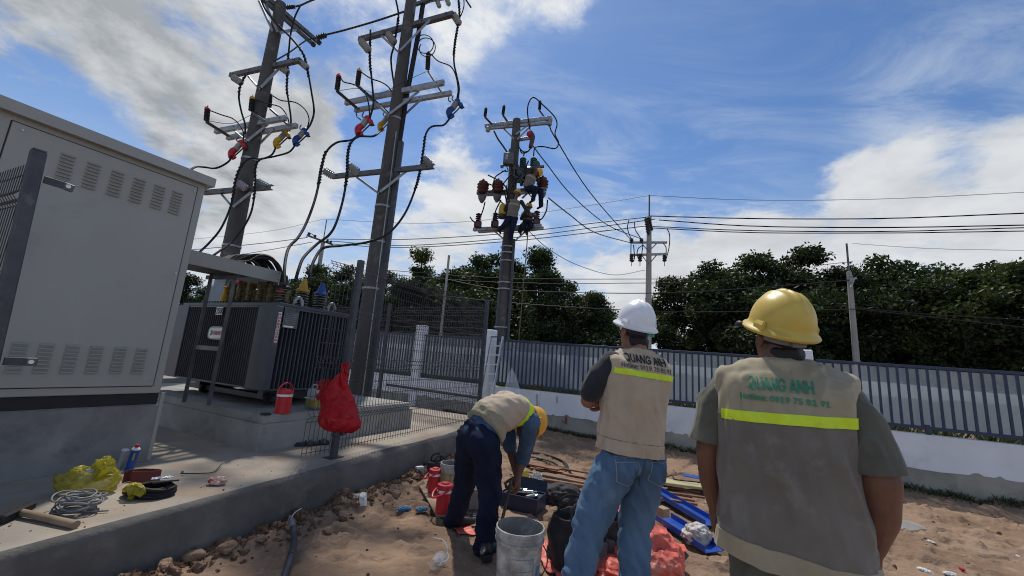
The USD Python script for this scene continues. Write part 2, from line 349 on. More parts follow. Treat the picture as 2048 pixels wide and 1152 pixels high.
# ================================================================== ground
def ground():
    def axis(lo, hi, step, far, ratio=1.22):
        a = list(np.arange(lo, hi + 1e-6, step)); s = step; x = hi
        while x < far: s *= ratio; x += s; a.append(x)
        s = step; x = lo; b = []
        while x > -far: s *= ratio; x -= s; b.append(x)
        return np.array(b[::-1] + a)
    xs = axis(-3.0, 8.5, .025, 900); ys = axis(1.6, 8.4, .025, 900)
    X, Y = np.meshgrid(xs, ys, indexing='ij'); P = np.stack([X, Y, 0 * X], -1)
    d = np.hypot(X, Y - 4)
    near = np.clip((12 - d) / 4, 0, 1)
    z = (meshkit.fbm(P * .55, 3, 1) - .5) * .10 + (meshkit.fbm(P * 2.3 + 3, 4, 2) - .5) * .05
    # trodden ridges and drag marks (finer, elongated along the wall)
    q = np.stack([(P @ wd) * 1.6, (P @ wn) * 6.0, 0 * X], -1)
    rid = meshkit.fbm(q + 7, 4, 5); z += np.clip(rid - .55, 0, 1) * .14
    lumps = meshkit.fbm(P * 8.0, 4, 9); z += np.clip(lumps - .57, 0, 1) * .17
    z -= np.clip(meshkit.fbm(P * np.array([5.0, 7.0, 1]) + 40, 3, 19) - .60, 0, 1) * .22
    # smoother hard-packed mound in the foreground left
    e = np.exp(-(((X + .75) / .9) ** 2 + ((Y - 2.75) / .75) ** 2)); z = z * (1 - .6 * e) + .07 * e
    # heap against the wall foot and the platform foot
    sw = (P - W0) @ wn
    z += .06 * np.exp(-((sw + .1) / .3) ** 2)
    pv = (P - S0) @ sv; pu = (P - S0) @ su
    bank = np.exp(-((pv - EV(pu) + .12) / .16) ** 2) * (pu < 5.2)
    z += bank * (.05 + .13 * (meshkit.fbm(P * 5 + 11, 3, 4) - .35))
    z *= near
    z[d > 40] = -.05
    n, k = X.shape; V = np.stack([X, Y, z], -1).reshape(-1, 3)
    i, j = np.meshgrid(np.arange(n - 1), np.arange(k - 1), indexing='ij'); a = (i * k + j).ravel()
    F = np.vstack([np.stack([a, a + k, a + k + 1], 1), np.stack([a, a + k + 1, a + 1], 1)])
    solo('ground', (V, F), 'dirt', kind='structure', smooth=True)
    from scipy.interpolate import RegularGridInterpolator
    return RegularGridInterpolator((xs, ys), z, bounds_error=False, fill_value=0)
_g = ground()
def gz(x, y): return float(_g([[x, y]])[0])
def onground(x, y, dz=0.0):
    P = atz(x, y, 0)
    for _ in range(6): P = atz(x, y, gz(P[0], P[1]))
    return P + np.array([0, 0, dz])

# ------------------------------------------------------------------ concrete platform (rough broken arris)
def platform():
    Z = .38; us = np.concatenate([np.arange(-4, 5.24, .04), [5.25]]); rows = []
    f = lambda u, k, a: (meshkit.fbm(np.array([[u * 2.2, k * 3.1, 0]]), 4, 3)[0] - .5) * a
    prof = [(0.0, -.25), (0.0, .0), (-.004, .12), (.0, .24), (.0, .335), (.02, .366), (.05, Z), (.12, Z), (7.5, Z)]
    V = []
    for u in us:
        for i, (v, z) in enumerate(prof):
            chip = max(0, f(u, 7, 1.0) - .06) * .22 if i in (4, 5, 6) else 0
            V.append(S(u, v + EV(u) + (f(u, i, .02) if i < 8 else 0) + chip * (1 if i > 4 else .6), z - (chip * .5 if i in (4, 5) else 0) + (f(u, i + 20, .012) if 2 < i < 7 else 0)))
    k = len(prof); F = []
    for i in range(len(us) - 1):
        for j in range(k - 1):
            a = i * k + j; F += [(a, a + k, a + k + 1), (a, a + k + 1, a + 1)]
    V = np.array(V); e = (len(us) - 1) * k
    # far end face
    n0 = len(V); V = np.vstack([V, [S(5.25, 7.5, -.25)]])
    for j in range(k - 1): F.append((e + j, n0, e + j + 1))
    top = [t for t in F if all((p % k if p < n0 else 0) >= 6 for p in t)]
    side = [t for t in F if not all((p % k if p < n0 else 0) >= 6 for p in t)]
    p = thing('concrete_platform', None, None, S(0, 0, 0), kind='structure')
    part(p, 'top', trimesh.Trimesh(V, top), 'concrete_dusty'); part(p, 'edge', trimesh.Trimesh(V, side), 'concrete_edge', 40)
platform()
def grit():
    rng = np.random.default_rng(77); ms = []
    for i in range(260):
        u, v = rng.uniform(-1.2, 3.2), EV(0) + abs(rng.normal(0, .45)) + .06; r = .0012 + rng.gamma(1.0, .0012); m = trimesh.creation.icosphere(0, r); m.vertices *= rng.uniform(.5, 1.3, 3); p = S(u, v + .08 * u, .38 + r * .4)
        m.vertices += p; ms.append(m)
    solo('grit', cat_(ms), 'clod', 'loose grit and crumbs scattered on the concrete platform', 'grit', kind='stuff')
grit()

# ------------------------------------------------------------------ boundary wall with blue railing
def wall():
    t = thing('boundary_wall', 'low white wall with bare concrete foot below a blue railing', 'wall', Wp(0, 0))
    joints = [-9.0, -6.4, -3.9, -2.6, -1.9, -.85, .15, .86, 3.4, 5.9, 8.3, 11.2, 14]
    rng = np.random.default_rng(4)
    for a, b in zip(joints[:-1], joints[1:]):
        n = max(2, int((b - a) / .05)); ss = np.linspace(a + .004, b - .004, n + 1)
        low = .375 + (meshkit.fbm(np.stack([ss * 2.5, ss * 0, ss * 0 + 3], 1), 4, 6) - .5) * .07
        low += (meshkit.noise(np.stack([ss * 9, ss * 0, ss * 0], 1), 8) > .78) * .035
        V, F = [], []
        off = rng.uniform(-.003, .003)
        for s, l in zip(ss, low):
            V += [Wp(s, -.004 + off, l), Wp(s, -.004 + off, .85), Wp(s, .0 + off, .86), Wp(s, .17, .86), Wp(s, .17, l)]
        for i in range(n):
            for j in range(5):
                p, q = i * 5 + j, i * 5 + (j + 1) % 5; F += [(p, p + 5, q + 5), (p, q + 5, q)]
        for e in (0, n * 5): F += [(e, e + 1, e + 2), (e, e + 2, e + 3), (e, e + 3, e + 4)]
        part(t, 'wall_panel', trimesh.Trimesh(V, F), 'white_wall')
    part(t, 'foot', wbox(-9, 14, .0, .16, -.4, .84), 'wall_base')
wall()
def railing(s0, s1, posts, label):
    t = thing('blue_railing', label, 'railing', Wp(s0, .07, .86), group=None)
    zt = lambda s: 2.005 - .021 * (s)
    def rail(n, z, h): part(t, n, bar(Wp(s0, .07, z(s0)), Wp(s1, .07, z(s1)), .04, h, bev=.004), 'blue_paint')
    rail('top_rail', zt, .045); rail('bottom_rail', lambda s: .955, .045)
    n = int((s1 - s0) / .112)
    for i in range(n + 1):
        s = s0 + (s1 - s0) * i / n
        part(t, 'bar', bar(Wp(s, .07, .975), Wp(s, .07, zt(s) - .02), .03, .03, up=wd, bev=0), 'blue_paint')
    for s in posts:
        part(t, 'post', bar(Wp(s, .07, .86), Wp(s, .07, 1.0), .05, .05, up=wd), 'blue_paint')
railing(-8.6, -.98, (-6, -3, -1.4), 'blue bar railing seen through the dark mesh fence, left of the ladder')
railing(-.5, 5.70, (.2, 1.35, 3.4, 5.5), 'blue bar railing on the white wall between ladder and yellow helmet')
railing(6.06, 13.5, (7.35, 8.32, 10.5), 'blue bar railing at the right edge beyond the foreground worker')
def film(s0, s1, label, seed):
    t = thing('plastic_sheet', label, 'plastic sheet', Wp(s0, .12, .93)); n = int((s1 - s0) / .09); m = 14; ss = np.linspace(s0, s1, n + 1); hs = np.linspace(0, 1, m + 1)
    for nm, off, top in (('upper_layer', .125, 1.045), ('lower_layer', .20, .80)):
        V = []
        for s in ss:
            tp = top - .021 * s + (meshkit.fbm(np.array([[s * .5, 2.0, seed]]), 3, seed)[0] - .5) * (.10 if top < 1 else 0)
            for h in hs:
                q = np.array([[s * 2.3, h * 1.6, seed + off * 9]]); V.append(Wp(s, off + (meshkit.fbm(q, 4, seed)[0] - .5) * .05, .93 + h * tp))
        F = []
        for i in range(n):
            for j in range(m):
                a = i * (m + 1) + j; F += [(a, a + m + 1, a + m + 2), (a, a + m + 2, a + 1)]
        part(t, nm, trimesh.Trimesh(V, F, process=False), 'film' if off < .15 else 'film_lower', True)
film(-8.5, -1.0, 'grey plastic sheet behind the railing seen through the mesh fence', 1)
film(-.48, 5.68, 'cloudy plastic sheet behind the middle stretch of blue railing', 2)
film(6.08, 13.4, 'dusty plastic sheet behind the railing at the right edge', 3)
for s, zt, lab in ((-.74, 2.27, 'white concrete fence post behind the leaning ladder'), (5.88, 2.05, 'white concrete fence post just right of the yellow helmet'), (-3.2, 2.35, 'pale concrete fence post seen through the mesh fence')):
    c = noisy(fine(wbox(s - .14, s + .14, -.06, .2, -.2, zt, .02), .12), .006, 6)
    solo('concrete_post', c, 'white_wall', lab, 'post')

# weeds and grass at the wall foot and beyond the railing
def tufts(n, fn, h, seed, w=.006):
    rng = np.random.default_rng(seed); V, F = [], []
    for _ in range(n):
        b = fn(rng); hh = h * rng.uniform(.4, 1.2); a = rng.uniform(0, 2 * pi); d = np.array([math.cos(a), math.sin(a), 0]); s = np.array([-d[1], d[0], 0]) * w * rng.uniform(.6, 1.6)
        k = len(V); V += [b - s, b + s, b + d * hh * .25 + np.array([0, 0, hh * .6]) + s * .6, b + d * hh * .6 + np.array([0, 0, hh])]
        F += [(k, k + 1, k + 2), (k, k + 2, k + 3)]
    return np.array(V), np.array(F)
def g1(r):
    s, n = r.uniform(-2, 11), -abs(r.normal(0, .07)) - .01; p = Wp(s, n); return Wp(s, n, gz(p[0], p[1]) - .01)
solo('grass', tufts(5200, g1, .10, 5), 'grass', 'low dark weeds along the foot of the white wall', 'grass', kind='stuff')
solo('grass', tufts(9000, lambda r: Wp(r.uniform(-8, 14), r.uniform(.3, 2.2), r.uniform(.1, .75)), .42, 6, .012), 'grass', 'green weeds standing behind the blue railing', 'grass', kind='stuff')

# soil clods along the platform
def clods():
    rng = np.random.default_rng(8); ms = []
    for i in range(1700):
        u = rng.uniform(-1.3, 4.8); v = -abs(rng.normal(.02, .13)) - .01; r = min(.042, .007 + rng.gamma(1.1, .0085)); p = S(u, v + EV(u))
        m = trimesh.creation.icosphere(1, r); m.vertices *= rng.uniform(.6, 1.3, 3); m.vertices += rng.normal(0, r * .27, m.vertices.shape)
        m.vertices += p + np.array([0, 0, gz(p[0], p[1]) + r * rng.uniform(-.5, .25)]); ms.append(m)
    for i in range(420):
        x, y = rng.uniform(-1.5, 8), rng.uniform(1.6, 9); r = min(.03, .006 + rng.gamma(1.1, .006))
        if ((np.array([x, y, 0]) - S0) @ sv) > EV((np.array([x, y, 0]) - S0) @ su) - .05 or ((np.array([x, y, 0]) - W0) @ wn) > -.05: continue
        m = trimesh.creation.icosphere(1, r); m.vertices *= rng.uniform(.6, 1.3, 3); m.vertices += np.array([x, y, gz(x, y) + r * .2]); ms.append(m)
    solo('soil_clods', cat_(ms), 'clod', 'brown soil clods heaped along the foot of the concrete platform', 'soil', kind='stuff')
clods()
for i, (x, y, r, lab) in enumerate([(385, 1122, .055, 'large tan soil lump at the bottom left beside the platform'), (455, 1100, .048, 'cracked tan soil lump right of the largest lump'), (520, 1082, .034, 'smaller soil lump nearest the grey cable end'), (655, 1064, .036, 'soil lump against the platform left of the clear plastic tray'), (790, 992, .055, 'flat tan soil slab near the blue wrappers'), (330, 1138, .04, 'dark soil lump at the very bottom left')]):
    P = onground(x, y); m = ell((0, 0, 0), (r * 1.3, r, r * .75), rotz(i), 3); m = noisy(m, r * .9, 14 / r * .06, i)
    m.vertices += P + np.array([0, 0, r * .35]); solo('soil_lump', m, 'dirt', lab, 'soil lump', smooth=40)

# ------------------------------------------------------------------ trees
def crown(seed, H, R, nclump, nleaf, leaf=.2, z0=.22, spiky=0.0):
    rng = np.random.default_rng(seed); C = []
    while len(C) < nclump:
        d = rng.normal(0, 1, 3); d /= np.linalg.norm(d); rr = rng.uniform(.25, 1) ** .5
        z = z0 * H + (H * (1 - z0)) * (.5 + .5 * d[2] * rr)
        k = (z / H - z0) / (1 - z0); prof = max(.08, math.sin(pi * min(1, .20 + .78 * k))) ** .85 if not spiky else (1.05 - k) * .9
        C.append((d[0] * rr * R * prof, d[1] * rr * R * prof, z, rng.choice([.11, .15, .2, .27]) * R))
    C = np.array(C); V, F = [], []
    w = C[:, 3] ** 2; idx = rng.choice(len(C), nleaf, p=w / w.sum())
    d = rng.normal(0, 1, (nleaf, 3)); d /= np.linalg.norm(d, axis=1, keepdims=True)
    P = C[idx, :3] + d * (C[idx, 3] * np.where(rng.random(nleaf) < .10, rng.uniform(1.0, 1.3, nleaf), rng.uniform(.3, 1.05, nleaf)))[:, None] * np.array([1.15, 1.15, .8])
    s = leaf * rng.uniform(.55, 1.25, nleaf)
    t = rng.normal(0, 1, (nleaf, 3)) + d * .7 + np.array([0, 0, -.35]); t /= np.linalg.norm(t, axis=1, keepdims=True)
    b = np.cross(t, rng.normal(0, 1, (nleaf, 3))); b /= np.linalg.norm(b, axis=1, keepdims=True)
    V = np.stack([P - t * s[:, None] * .5, P + b * s[:, None] * .24, P + t * s[:, None] * .5, P - b * s[:, None] * .24], 1).reshape(-1, 3)
    a = np.arange(nleaf) * 4; F = np.vstack([np.stack([a, a + 1, a + 2], 1), np.stack([a, a + 2, a + 3], 1)])
    limbs = []
    for c in C[rng.choice(len(C), min(16, len(C)), False)]:
        z = rng.uniform(.15, .5) * H; m_ = np.array([c[0] * .4, c[1] * .4, z + (c[2] - z) * .6])
        limbs.append(tube([(0, 0, z), m_, c[:3]], [.10 * H / 9, .06 * H / 9, .02], 5, 3))
    return (V, F), cat_(limbs)
def tree(name, label, seed, H, R, ncl, nl, leafmat, base, group, leaf=.2, z0=.2, spiky=0):
    t = thing(name, label, 'tree', base, group)
    BASE[t] = np.zeros(3)
    cr, li = crown(seed, H, R, ncl, nl, leaf, z0, spiky)
    rng = np.random.default_rng(seed); w = [(0, 0, -.5), (rng.uniform(-.1, .1), rng.uniform(-.1, .1), H * .3), (rng.uniform(-.2, .2), rng.uniform(-.2, .2), H * .72)]
    tr = part(t, 'trunk', tube(w, [H * .026, H * .02, H * .007], 9, 5), 'bark', 40)
    part(tr, 'limbs', li, 'bark')
    part(t, 'crown', cr, leafmat)
    return t
TR = 'trees behind the blue railing'
protos = {}
def put_tree(kind, x, ytop, Y, label):
    """Tree whose top reaches pixel (x, ytop) at distance Y."""
    P = aty(x, ytop, Y); H = P[2] + .05; base = (P[0], Y, 0)
    rng = np.random.default_rng(int(x) + 7)
    spec = {'broad': (11, 9.0, 4.0, 52, 29000, 'leaf_a', .25, .06, 0), 'round': (12, 9.0, 3.2, 40, 21000, 'leaf_a', .24, .05, 0), 'light': (13, 9.0, 3.6, 40, 21000, 'leaf_b', .26, .08, 0), 'spiky': (14, 9.0, 2.6, 40, 10000, 'leaf_b', .27, .15, 1)}[kind]
    if kind not in protos:
        protos[kind] = tree({'broad': 'broad_tree', 'round': 'round_tree', 'light': 'light_tree', 'spiky': 'slender_tree'}[kind], label, spec[0], spec[1], spec[2], spec[3], spec[4], spec[5], (0, 0, 0), None, spec[6], spec[7], spec[8])
        x_ = UsdGeom.Xformable(stage.GetPrimAtPath(protos[kind])); s = H / spec[1]
        x_.ClearXformOpOrder(); x_.AddTranslateOp(opSuffix='place').Set(Gf.Vec3d(*map(float, base))); x_.AddRotateZOp(opSuffix='turn').Set(float(rng.uniform(0, 360))); x_.AddScaleOp(opSuffix='size').Set(Gf.Vec3f(s * 1.03, s * 1.03, s))
        meta(stage.GetPrimAtPath(protos[kind]), label, 'tree', TR)
        return
    s = H / spec[1]; q = rng.uniform(.9, 1.15)
    copy_of(protos[kind], base, label, TR, rng.uniform(0, 6.28), (s * q, s * q, s))
T = 'tree behind the blue railing'
for kind, x, yt, Y, lab in [
    ('round', 385, 548, 30, 'leafy tree showing between the switchgear cabinet and the transformer'),
    ('broad', 520, 560, 33, 'dark tree hidden behind the transformer cables'),
    ('round', 640, 528, 30, 'dark tree just right of the blue bushing'),
    ('broad', 705, 522, 31, 'dark tree directly behind the nearer tall pole'),
    ('round', 775, 540, 29, 'low tree just right of the nearer tall pole'),
    ('broad', 445, 566, 36, 'dark tree far back left of the transformer cables'), ('broad', 590, 545, 35, 'dark tree far back behind the yellow and blue boots'), ('broad', 672, 545, 34, 'dark tree far back left of the nearer tall pole'), ('broad', 740, 552, 34, 'dark tree far back right behind the nearer tall pole'),
    ('round', 815, 560, 28, 'low dark tree left below the slender pale tree'), ('broad', 868, 552, 31, 'low dark tree right below the slender pale tree'), ('broad', 940, 515, 33, 'dark tree far back left of the linemen pole'), ('round', 1030, 520, 30, 'dark tree directly behind the linemen pole'), ('broad', 1165, 575, 30, 'low dark tree far back left of the white helmet'),
    ('spiky', 842, 500, 30, 'slender pale tree sticking up alone left of the thin pole'),
    ('broad', 905, 535, 30, 'tree behind the thin pole seen through the mesh fence'),
    ('broad', 975, 492, 29, 'tall dark tree left of the pole with the linemen'),
    ('round', 1085, 498, 28, 'tall round tree right of the hanging rope'),
    ('broad', 1130, 540, 27, 'bushy tree between the rope and the white helmet'),
    ('round', 1195, 585, 26, 'low tree just left of the white helmet'),
    ('round', 1345, 552, 27, 'tree just right of the distant utility pole'),
    ('broad', 1425, 512, 27, 'wide dark tree left of the yellow helmet'),
    ('broad', 1500, 488, 27, 'dark tree rising above left of the yellow helmet'),
    ('broad', 1600, 472, 27, 'tallest dark tree above the yellow helmet'),
    ('round', 1672, 540, 25, 'lower dark tree left of the right utility pole'),
    ('broad', 1775, 494, 25, 'feathery tree just right of the right utility pole'),
    ('light', 1848, 512, 24, 'wide feathery tree in the middle of the right group'),
    ('light', 1905, 530, 22, 'yellowish green tree in front at the right edge'),
    ('broad', 1985, 502, 23, 'dark tree second from the right edge'),
    ('light', 2060, 498, 21, 'tall tree cut off by the right edge')]:
    put_tree(kind, x, yt, Y, lab)
# dark undergrowth under the crowns
rng_ = np.random.default_rng(3)
def shrub(x0, y0, seed, w, h, n=2600):
    r = np.random.default_rng(seed); d = r.normal(0, 1, (n, 3)); d /= np.linalg.norm(d, axis=1, keepdims=True)
    P = d * r.uniform(.5, 1, (n, 1)) ** .5 * np.array([w, w * .5, h]) + np.array([x0, y0, h * .7]); P[:, 2] = np.abs(P[:, 2])
    s = r.uniform(.1, .24, (n, 1)); t = nrm2(r.normal(0, 1, (n, 3))); b = nrm2(np.cross(t, r.normal(0, 1, (n, 3))))
    V = np.stack([P - t * s * .6, P + b * s * .35, P + t * s * .6, P - b * s * .35], 1).reshape(-1, 3); a = np.arange(n) * 4
    return V, np.vstack([np.stack([a, a + 1, a + 2], 1), np.stack([a, a + 2, a + 3], 1)])
def nrm2(a): return a / np.linalg.norm(a, axis=1, keepdims=True)
VV, FF, kk = [], [], 0
for i in range(46):
    x = -24 + i * 1.35; y = 24.5 - .12 * x + rng_.uniform(-1.5, 1.5) + (4 if x < 0 else 0); v, f = shrub(x, y, 100 + i, 1.6, rng_.uniform(1.2, 2.4) * (1.75 if x < 3 else 1.0), 1900 if x < 3 else 1300)
    VV.append(v); FF.append(f + kk); kk += len(v)
solo('undergrowth', (np.vstack(VV), np.vstack(FF)), 'leaf_dark', 'dark tangled undergrowth below the trees behind the railing', 'undergrowth', kind='stuff')
# ================================================================== electrical plant
mat('cabinet', (.31, .315, .288), .45, col2=(.275, .28, .257), scale=.9, bump=.22, bscale=2.2, bdist=.02, space='world', rvar=.08, stretch=(1, 1, .35), speck=((.235, .235, .215), 2.6, .2))
mat('black_trim', (.012, .012, .014), .6, var=.3)
mat('steel', (.5, .5, .5), .3, metallic=.9, var=.2)
mat('gate_steel', (.075, .08, .09), .5, col2=(.05, .053, .06), scale=9, metallic=.3, bump=.12, bscale=60, space='world', speck=((.16, .15, .14), 14, .2))
mat('wire_steel', (.06, .062, .066), .5, var=.3, metallic=.3)
mat('tank', (.055, .062, .075), .42, col2=(.04, .045, .056), scale=4, bump=.08, bscale=60, space='world', spec=.5, speck=((.10, .095, .09), 5, .18))
mat('white_plastic', (.78, .78, .76), .4, var=.1)
mat('print_black', (.012, .012, .012), .6, var=.1)
mat('print_red', (.45, .02, .04), .5, var=.1)
mat('print_green', (.02, .20, .11), .7, col2=(.03, .26, .15), scale=60)
mat('porcelain_grey', (.30, .32, .31), .3, var=.25, scale=8, spec=.6)
mat('porcelain_lilac', (.44, .40, .46), .3, var=.2, scale=8, spec=.6)
mat('porcelain_red', (.058, .012, .011), .3, var=.3, scale=8, spec=.6)
mat('rubber_dark', (.022, .024, .028), .55, var=.3)
mat('green_rubber', (.035, .075, .055), .45, var=.3)
mat('cable', (.015, .015, .016), .66, var=.35, scale=12, spec=.3)
mat('red_plastic', (.42, .016, .024), .38, var=.2, scale=5)
mat('yellow_plastic', (.52, .31, .015), .4, var=.2, scale=5)
mat('blue_plastic', (.012, .06, .25), .4, var=.2, scale=5)
mat('wrap_olive', (.17, .125, .035), .5, col2=(.055, .042, .018), scale=30, lo=.42, hi=.58, bump=.4, bscale=40, space='world')
mat('clear_box', (.20, .23, .25), .12, var=.2, alpha=.42)
mat('cable_wire', (.02, .02, .022), .5, var=.2)

# ------------------------------------------------------------------ switchgear cabinet on its pedestal
LOU = [[float((onv(x, y, 1.35) - S0) @ su) for x, y in q] for q in ([(128, 340), (180, 356), (229, 370), (273, 382), (314, 395), (349, 408)], [(30, 722), (85, 720), (138, 720), (187, 720), (235, 719), (278, 718)])]
LZ = [float(onv(229, 370, 1.35)[2]), float(onv(138, 720, 1.35)[2])]
def cabinet():
    solo('concrete_pedestal', noisy(fine(sbox(-2.2, .165, 1.355, 3.0, .37, .885, .012), .07), .006, 5, 2), 'concrete_raw', 'rough grey concrete pedestal under the light grey switchgear cabinet', 'pedestal')
    t = thing('switchgear_cabinet', 'big light grey louvred switchgear cabinet on a concrete pedestal', 'cabinet', S(-.5, 1.4, .885))
    part(t, 'base_band', sbox(-2.2, .135, 1.365, 3.0, .885, .985), 'black_trim')
    part(t, 'body', sbox(-2.24, .137, 1.35, 3.02, .985, 3.06, .006), 'cabinet')
    # roof: folded fascia with a shallow ridge
    uu = [(-2.4, 1.29), (.19, 1.29), (.19, 3.1), (-2.4, 3.1)]
    lo = np.array([S(u, v, 3.035) for u, v in uu]); hi = np.array([S(u, v, 3.125) for u, v in uu]); rd = np.array([S(-2.4, 2.18, 3.24), S(.19, 2.18, 3.24)])
    rf = trimesh.convex.convex_hull(np.vstack([lo, hi, rd])); part(t, 'roof', rf, 'cabinet')
    d = part(t, 'door', sbox(-1.135, .067, 1.338, 1.349, 1.052, 2.985, .003), 'cabinet')
    for (a, b, z0, z1) in ((-1.143, -1.137, 1.05, 2.99), (.069, .075, 1.05, 2.99)):
        part(t, 'door_gap', sbox(a, b, 1.3475, 1.3515, z0, z1), 'black_trim')
    part(t, 'door_gap', sbox(-1.137, .069, 1.3475, 1.3515, 2.987, 2.993), 'black_trim'); part(t, 'door_gap', sbox(-1.137, .069, 1.3475, 1.3515, 1.044, 1.050), 'black_trim')
    def louvre(u, z):
        w, h = .084, .020
        P = []
        for (dz, dv) in ((h, 0), (h * .72, -.012), (h * .30, -.018), (h * .18, -.018), (h * .18, 0)):
            P += [S(u - w / 2 + (.004 if dv else 0), 1.3385 + dv, z + dz), S(u + w / 2 - (.004 if dv else 0), 1.3385 + dv, z + dz)]
        return trimesh.convex.convex_hull(np.array(P))
    for row, (x0, y0, x1, y1) in enumerate(((105, 365, 352, 415), (20, 742, 282, 745))):
        for g in range(6):
            k = g / 5; zc = LZ[row]; us = LOU[row][g]
            for j in range(8): part(d, 'louvre', louvre(us, zc + (j - 3.5) * .0295), 'cabinet')
    for u, z in ((-1.08, 2.94), (.045, 2.94), (.045, 2.1), (.045, 1.10)):
        part(d, 'screw', cyl(S(u, 1.338, z), S(u, 1.33, z), .008, 8), 'steel')
    part(t, 'corner_flange', sbox(.15, .178, 1.352, 1.362, .385, .99), 'cabinet')
    part(t, 'cable_cover', sbox(.09, .15, 1.40, 1.45, .385, .885), 'black_trim')
cabinet()

# ------------------------------------------------------------------ near gate post with its mesh leaf, far left
def gate():
    b = S(-1.125, .32, .38)
    t = thing('gate_post', 'dark steel gate post with bolted lugs at the left edge of the picture', 'post', b)
    part(t, 'post', bar(S(-1.068, .32, .38), S(-1.163, .32, 2.53), .062, .062, up=sv, bev=.006), 'gate_steel')
    part(t, 'cap', box(S(-1.163, .32, 2.534), (.056, .056, .008), SR), 'galv_dark')
    for (x, y, ang) in ((92, 360, -.10), (12, 722, 0.0)):
        P = onv(x, y, .32); a = P + nrm(su) * (-.01); e = P + su * .085 + np.array([0, 0, -.002])
        lg = part(t, 'lug', bar(a, e, .008, .045, up=(0, 0, 1), bev=.002), 'gate_steel')
        n = part(lg, 'lug_end', bar(e - su * .012, e + su * .035 + np.array([0, 0, ang * .06]), .012, .048, up=(0, 0, 1), bev=.004), 'galv_dark')
        part(lg, 'bolt', cyl(e + su * .008 - sv * .012, e + su * .008 - sv * .001, .012, 10), 'white_plastic')
    # the leaf opens away to the left of the post
    w = thing('mesh_gate', 'dark welded mesh gate leaf hung left of the gate post', 'gate', S(-1.15, .34, .5))
    A = S(-1.165, .36, 0); d = nrm(sv - su * .05)
    zz = [.55, .7, 1.1, 1.2, 1.35, 1.7, 1.8, 1.95, 2.2, 2.35, 2.46]
    bend = lambda z: .03 if abs(z - 2.28) < .02 or abs(z - 1.75) < .02 or abs(z - 1.15) < .02 else 0
    prof = [(.5, 0), (1.1, 0), (1.15, .03), (1.2, 0), (1.7, 0), (1.75, .03), (1.8, 0), (2.2, 0), (2.25, .035), (2.3, 0), (2.47, 0)]
    nd = np.array([-d[1], d[0], 0])
    for i in range(20):
        q = A + d * (.01 + .04 * i); part(w, 'wire', tube([q + nd * o + np.array([0, 0, z]) for z, o in prof], .0028, 5), 'wire_steel')
    for z in (.6, 1.1, 1.2, 1.7, 1.8, 2.2, 2.3, 2.40):
        part(w, 'cross_wire', cyl(A + np.array([0, 0, z]) - nd * .005, A + d * .80 + np.array([0, 0, z]) - nd * .005, .003, 5), 'wire_steel')
    part(w, 'frame_rail', cyl(A + np.array([0, 0, 2.25]) - nd * .02, A + d * .80 + np.array([0, 0, 2.25]) - nd * .02, .010, 8), 'gate_steel')
gate()

# ------------------------------------------------------------------ transformer plinth
def plinth():
    t = thing('transformer_plinth', 'stepped grey concrete plinth under the dark transformer', 'plinth', S(2, 2, .38))
    part(t, 'lower_block', noisy(fine(sbox(.95, 3.37, 1.05, 4.9, .37, .655, .01), .08), .005, 4, 3), 'concrete')
    part(t, 'upper_block', noisy(fine(sbox(.985, 3.335, 1.085, 4.87, .65, .745, .008), .08), .004, 4, 4), 'concrete')
    # the second plinth whose steps show between cabinet and transformer
    t = thing('transformer_plinth', 'lower stepped concrete plinth behind the transformer, left', 'plinth', S(2.5, 6, .38))
    part(t, 'lower_block', sbox(.95, 3.37, 5.15, 7.4, .37, .70, .01), 'concrete'); part(t, 'upper_block', sbox(.99, 3.33, 5.2, 7.4, .70, .80, .008), 'concrete')
plinth()

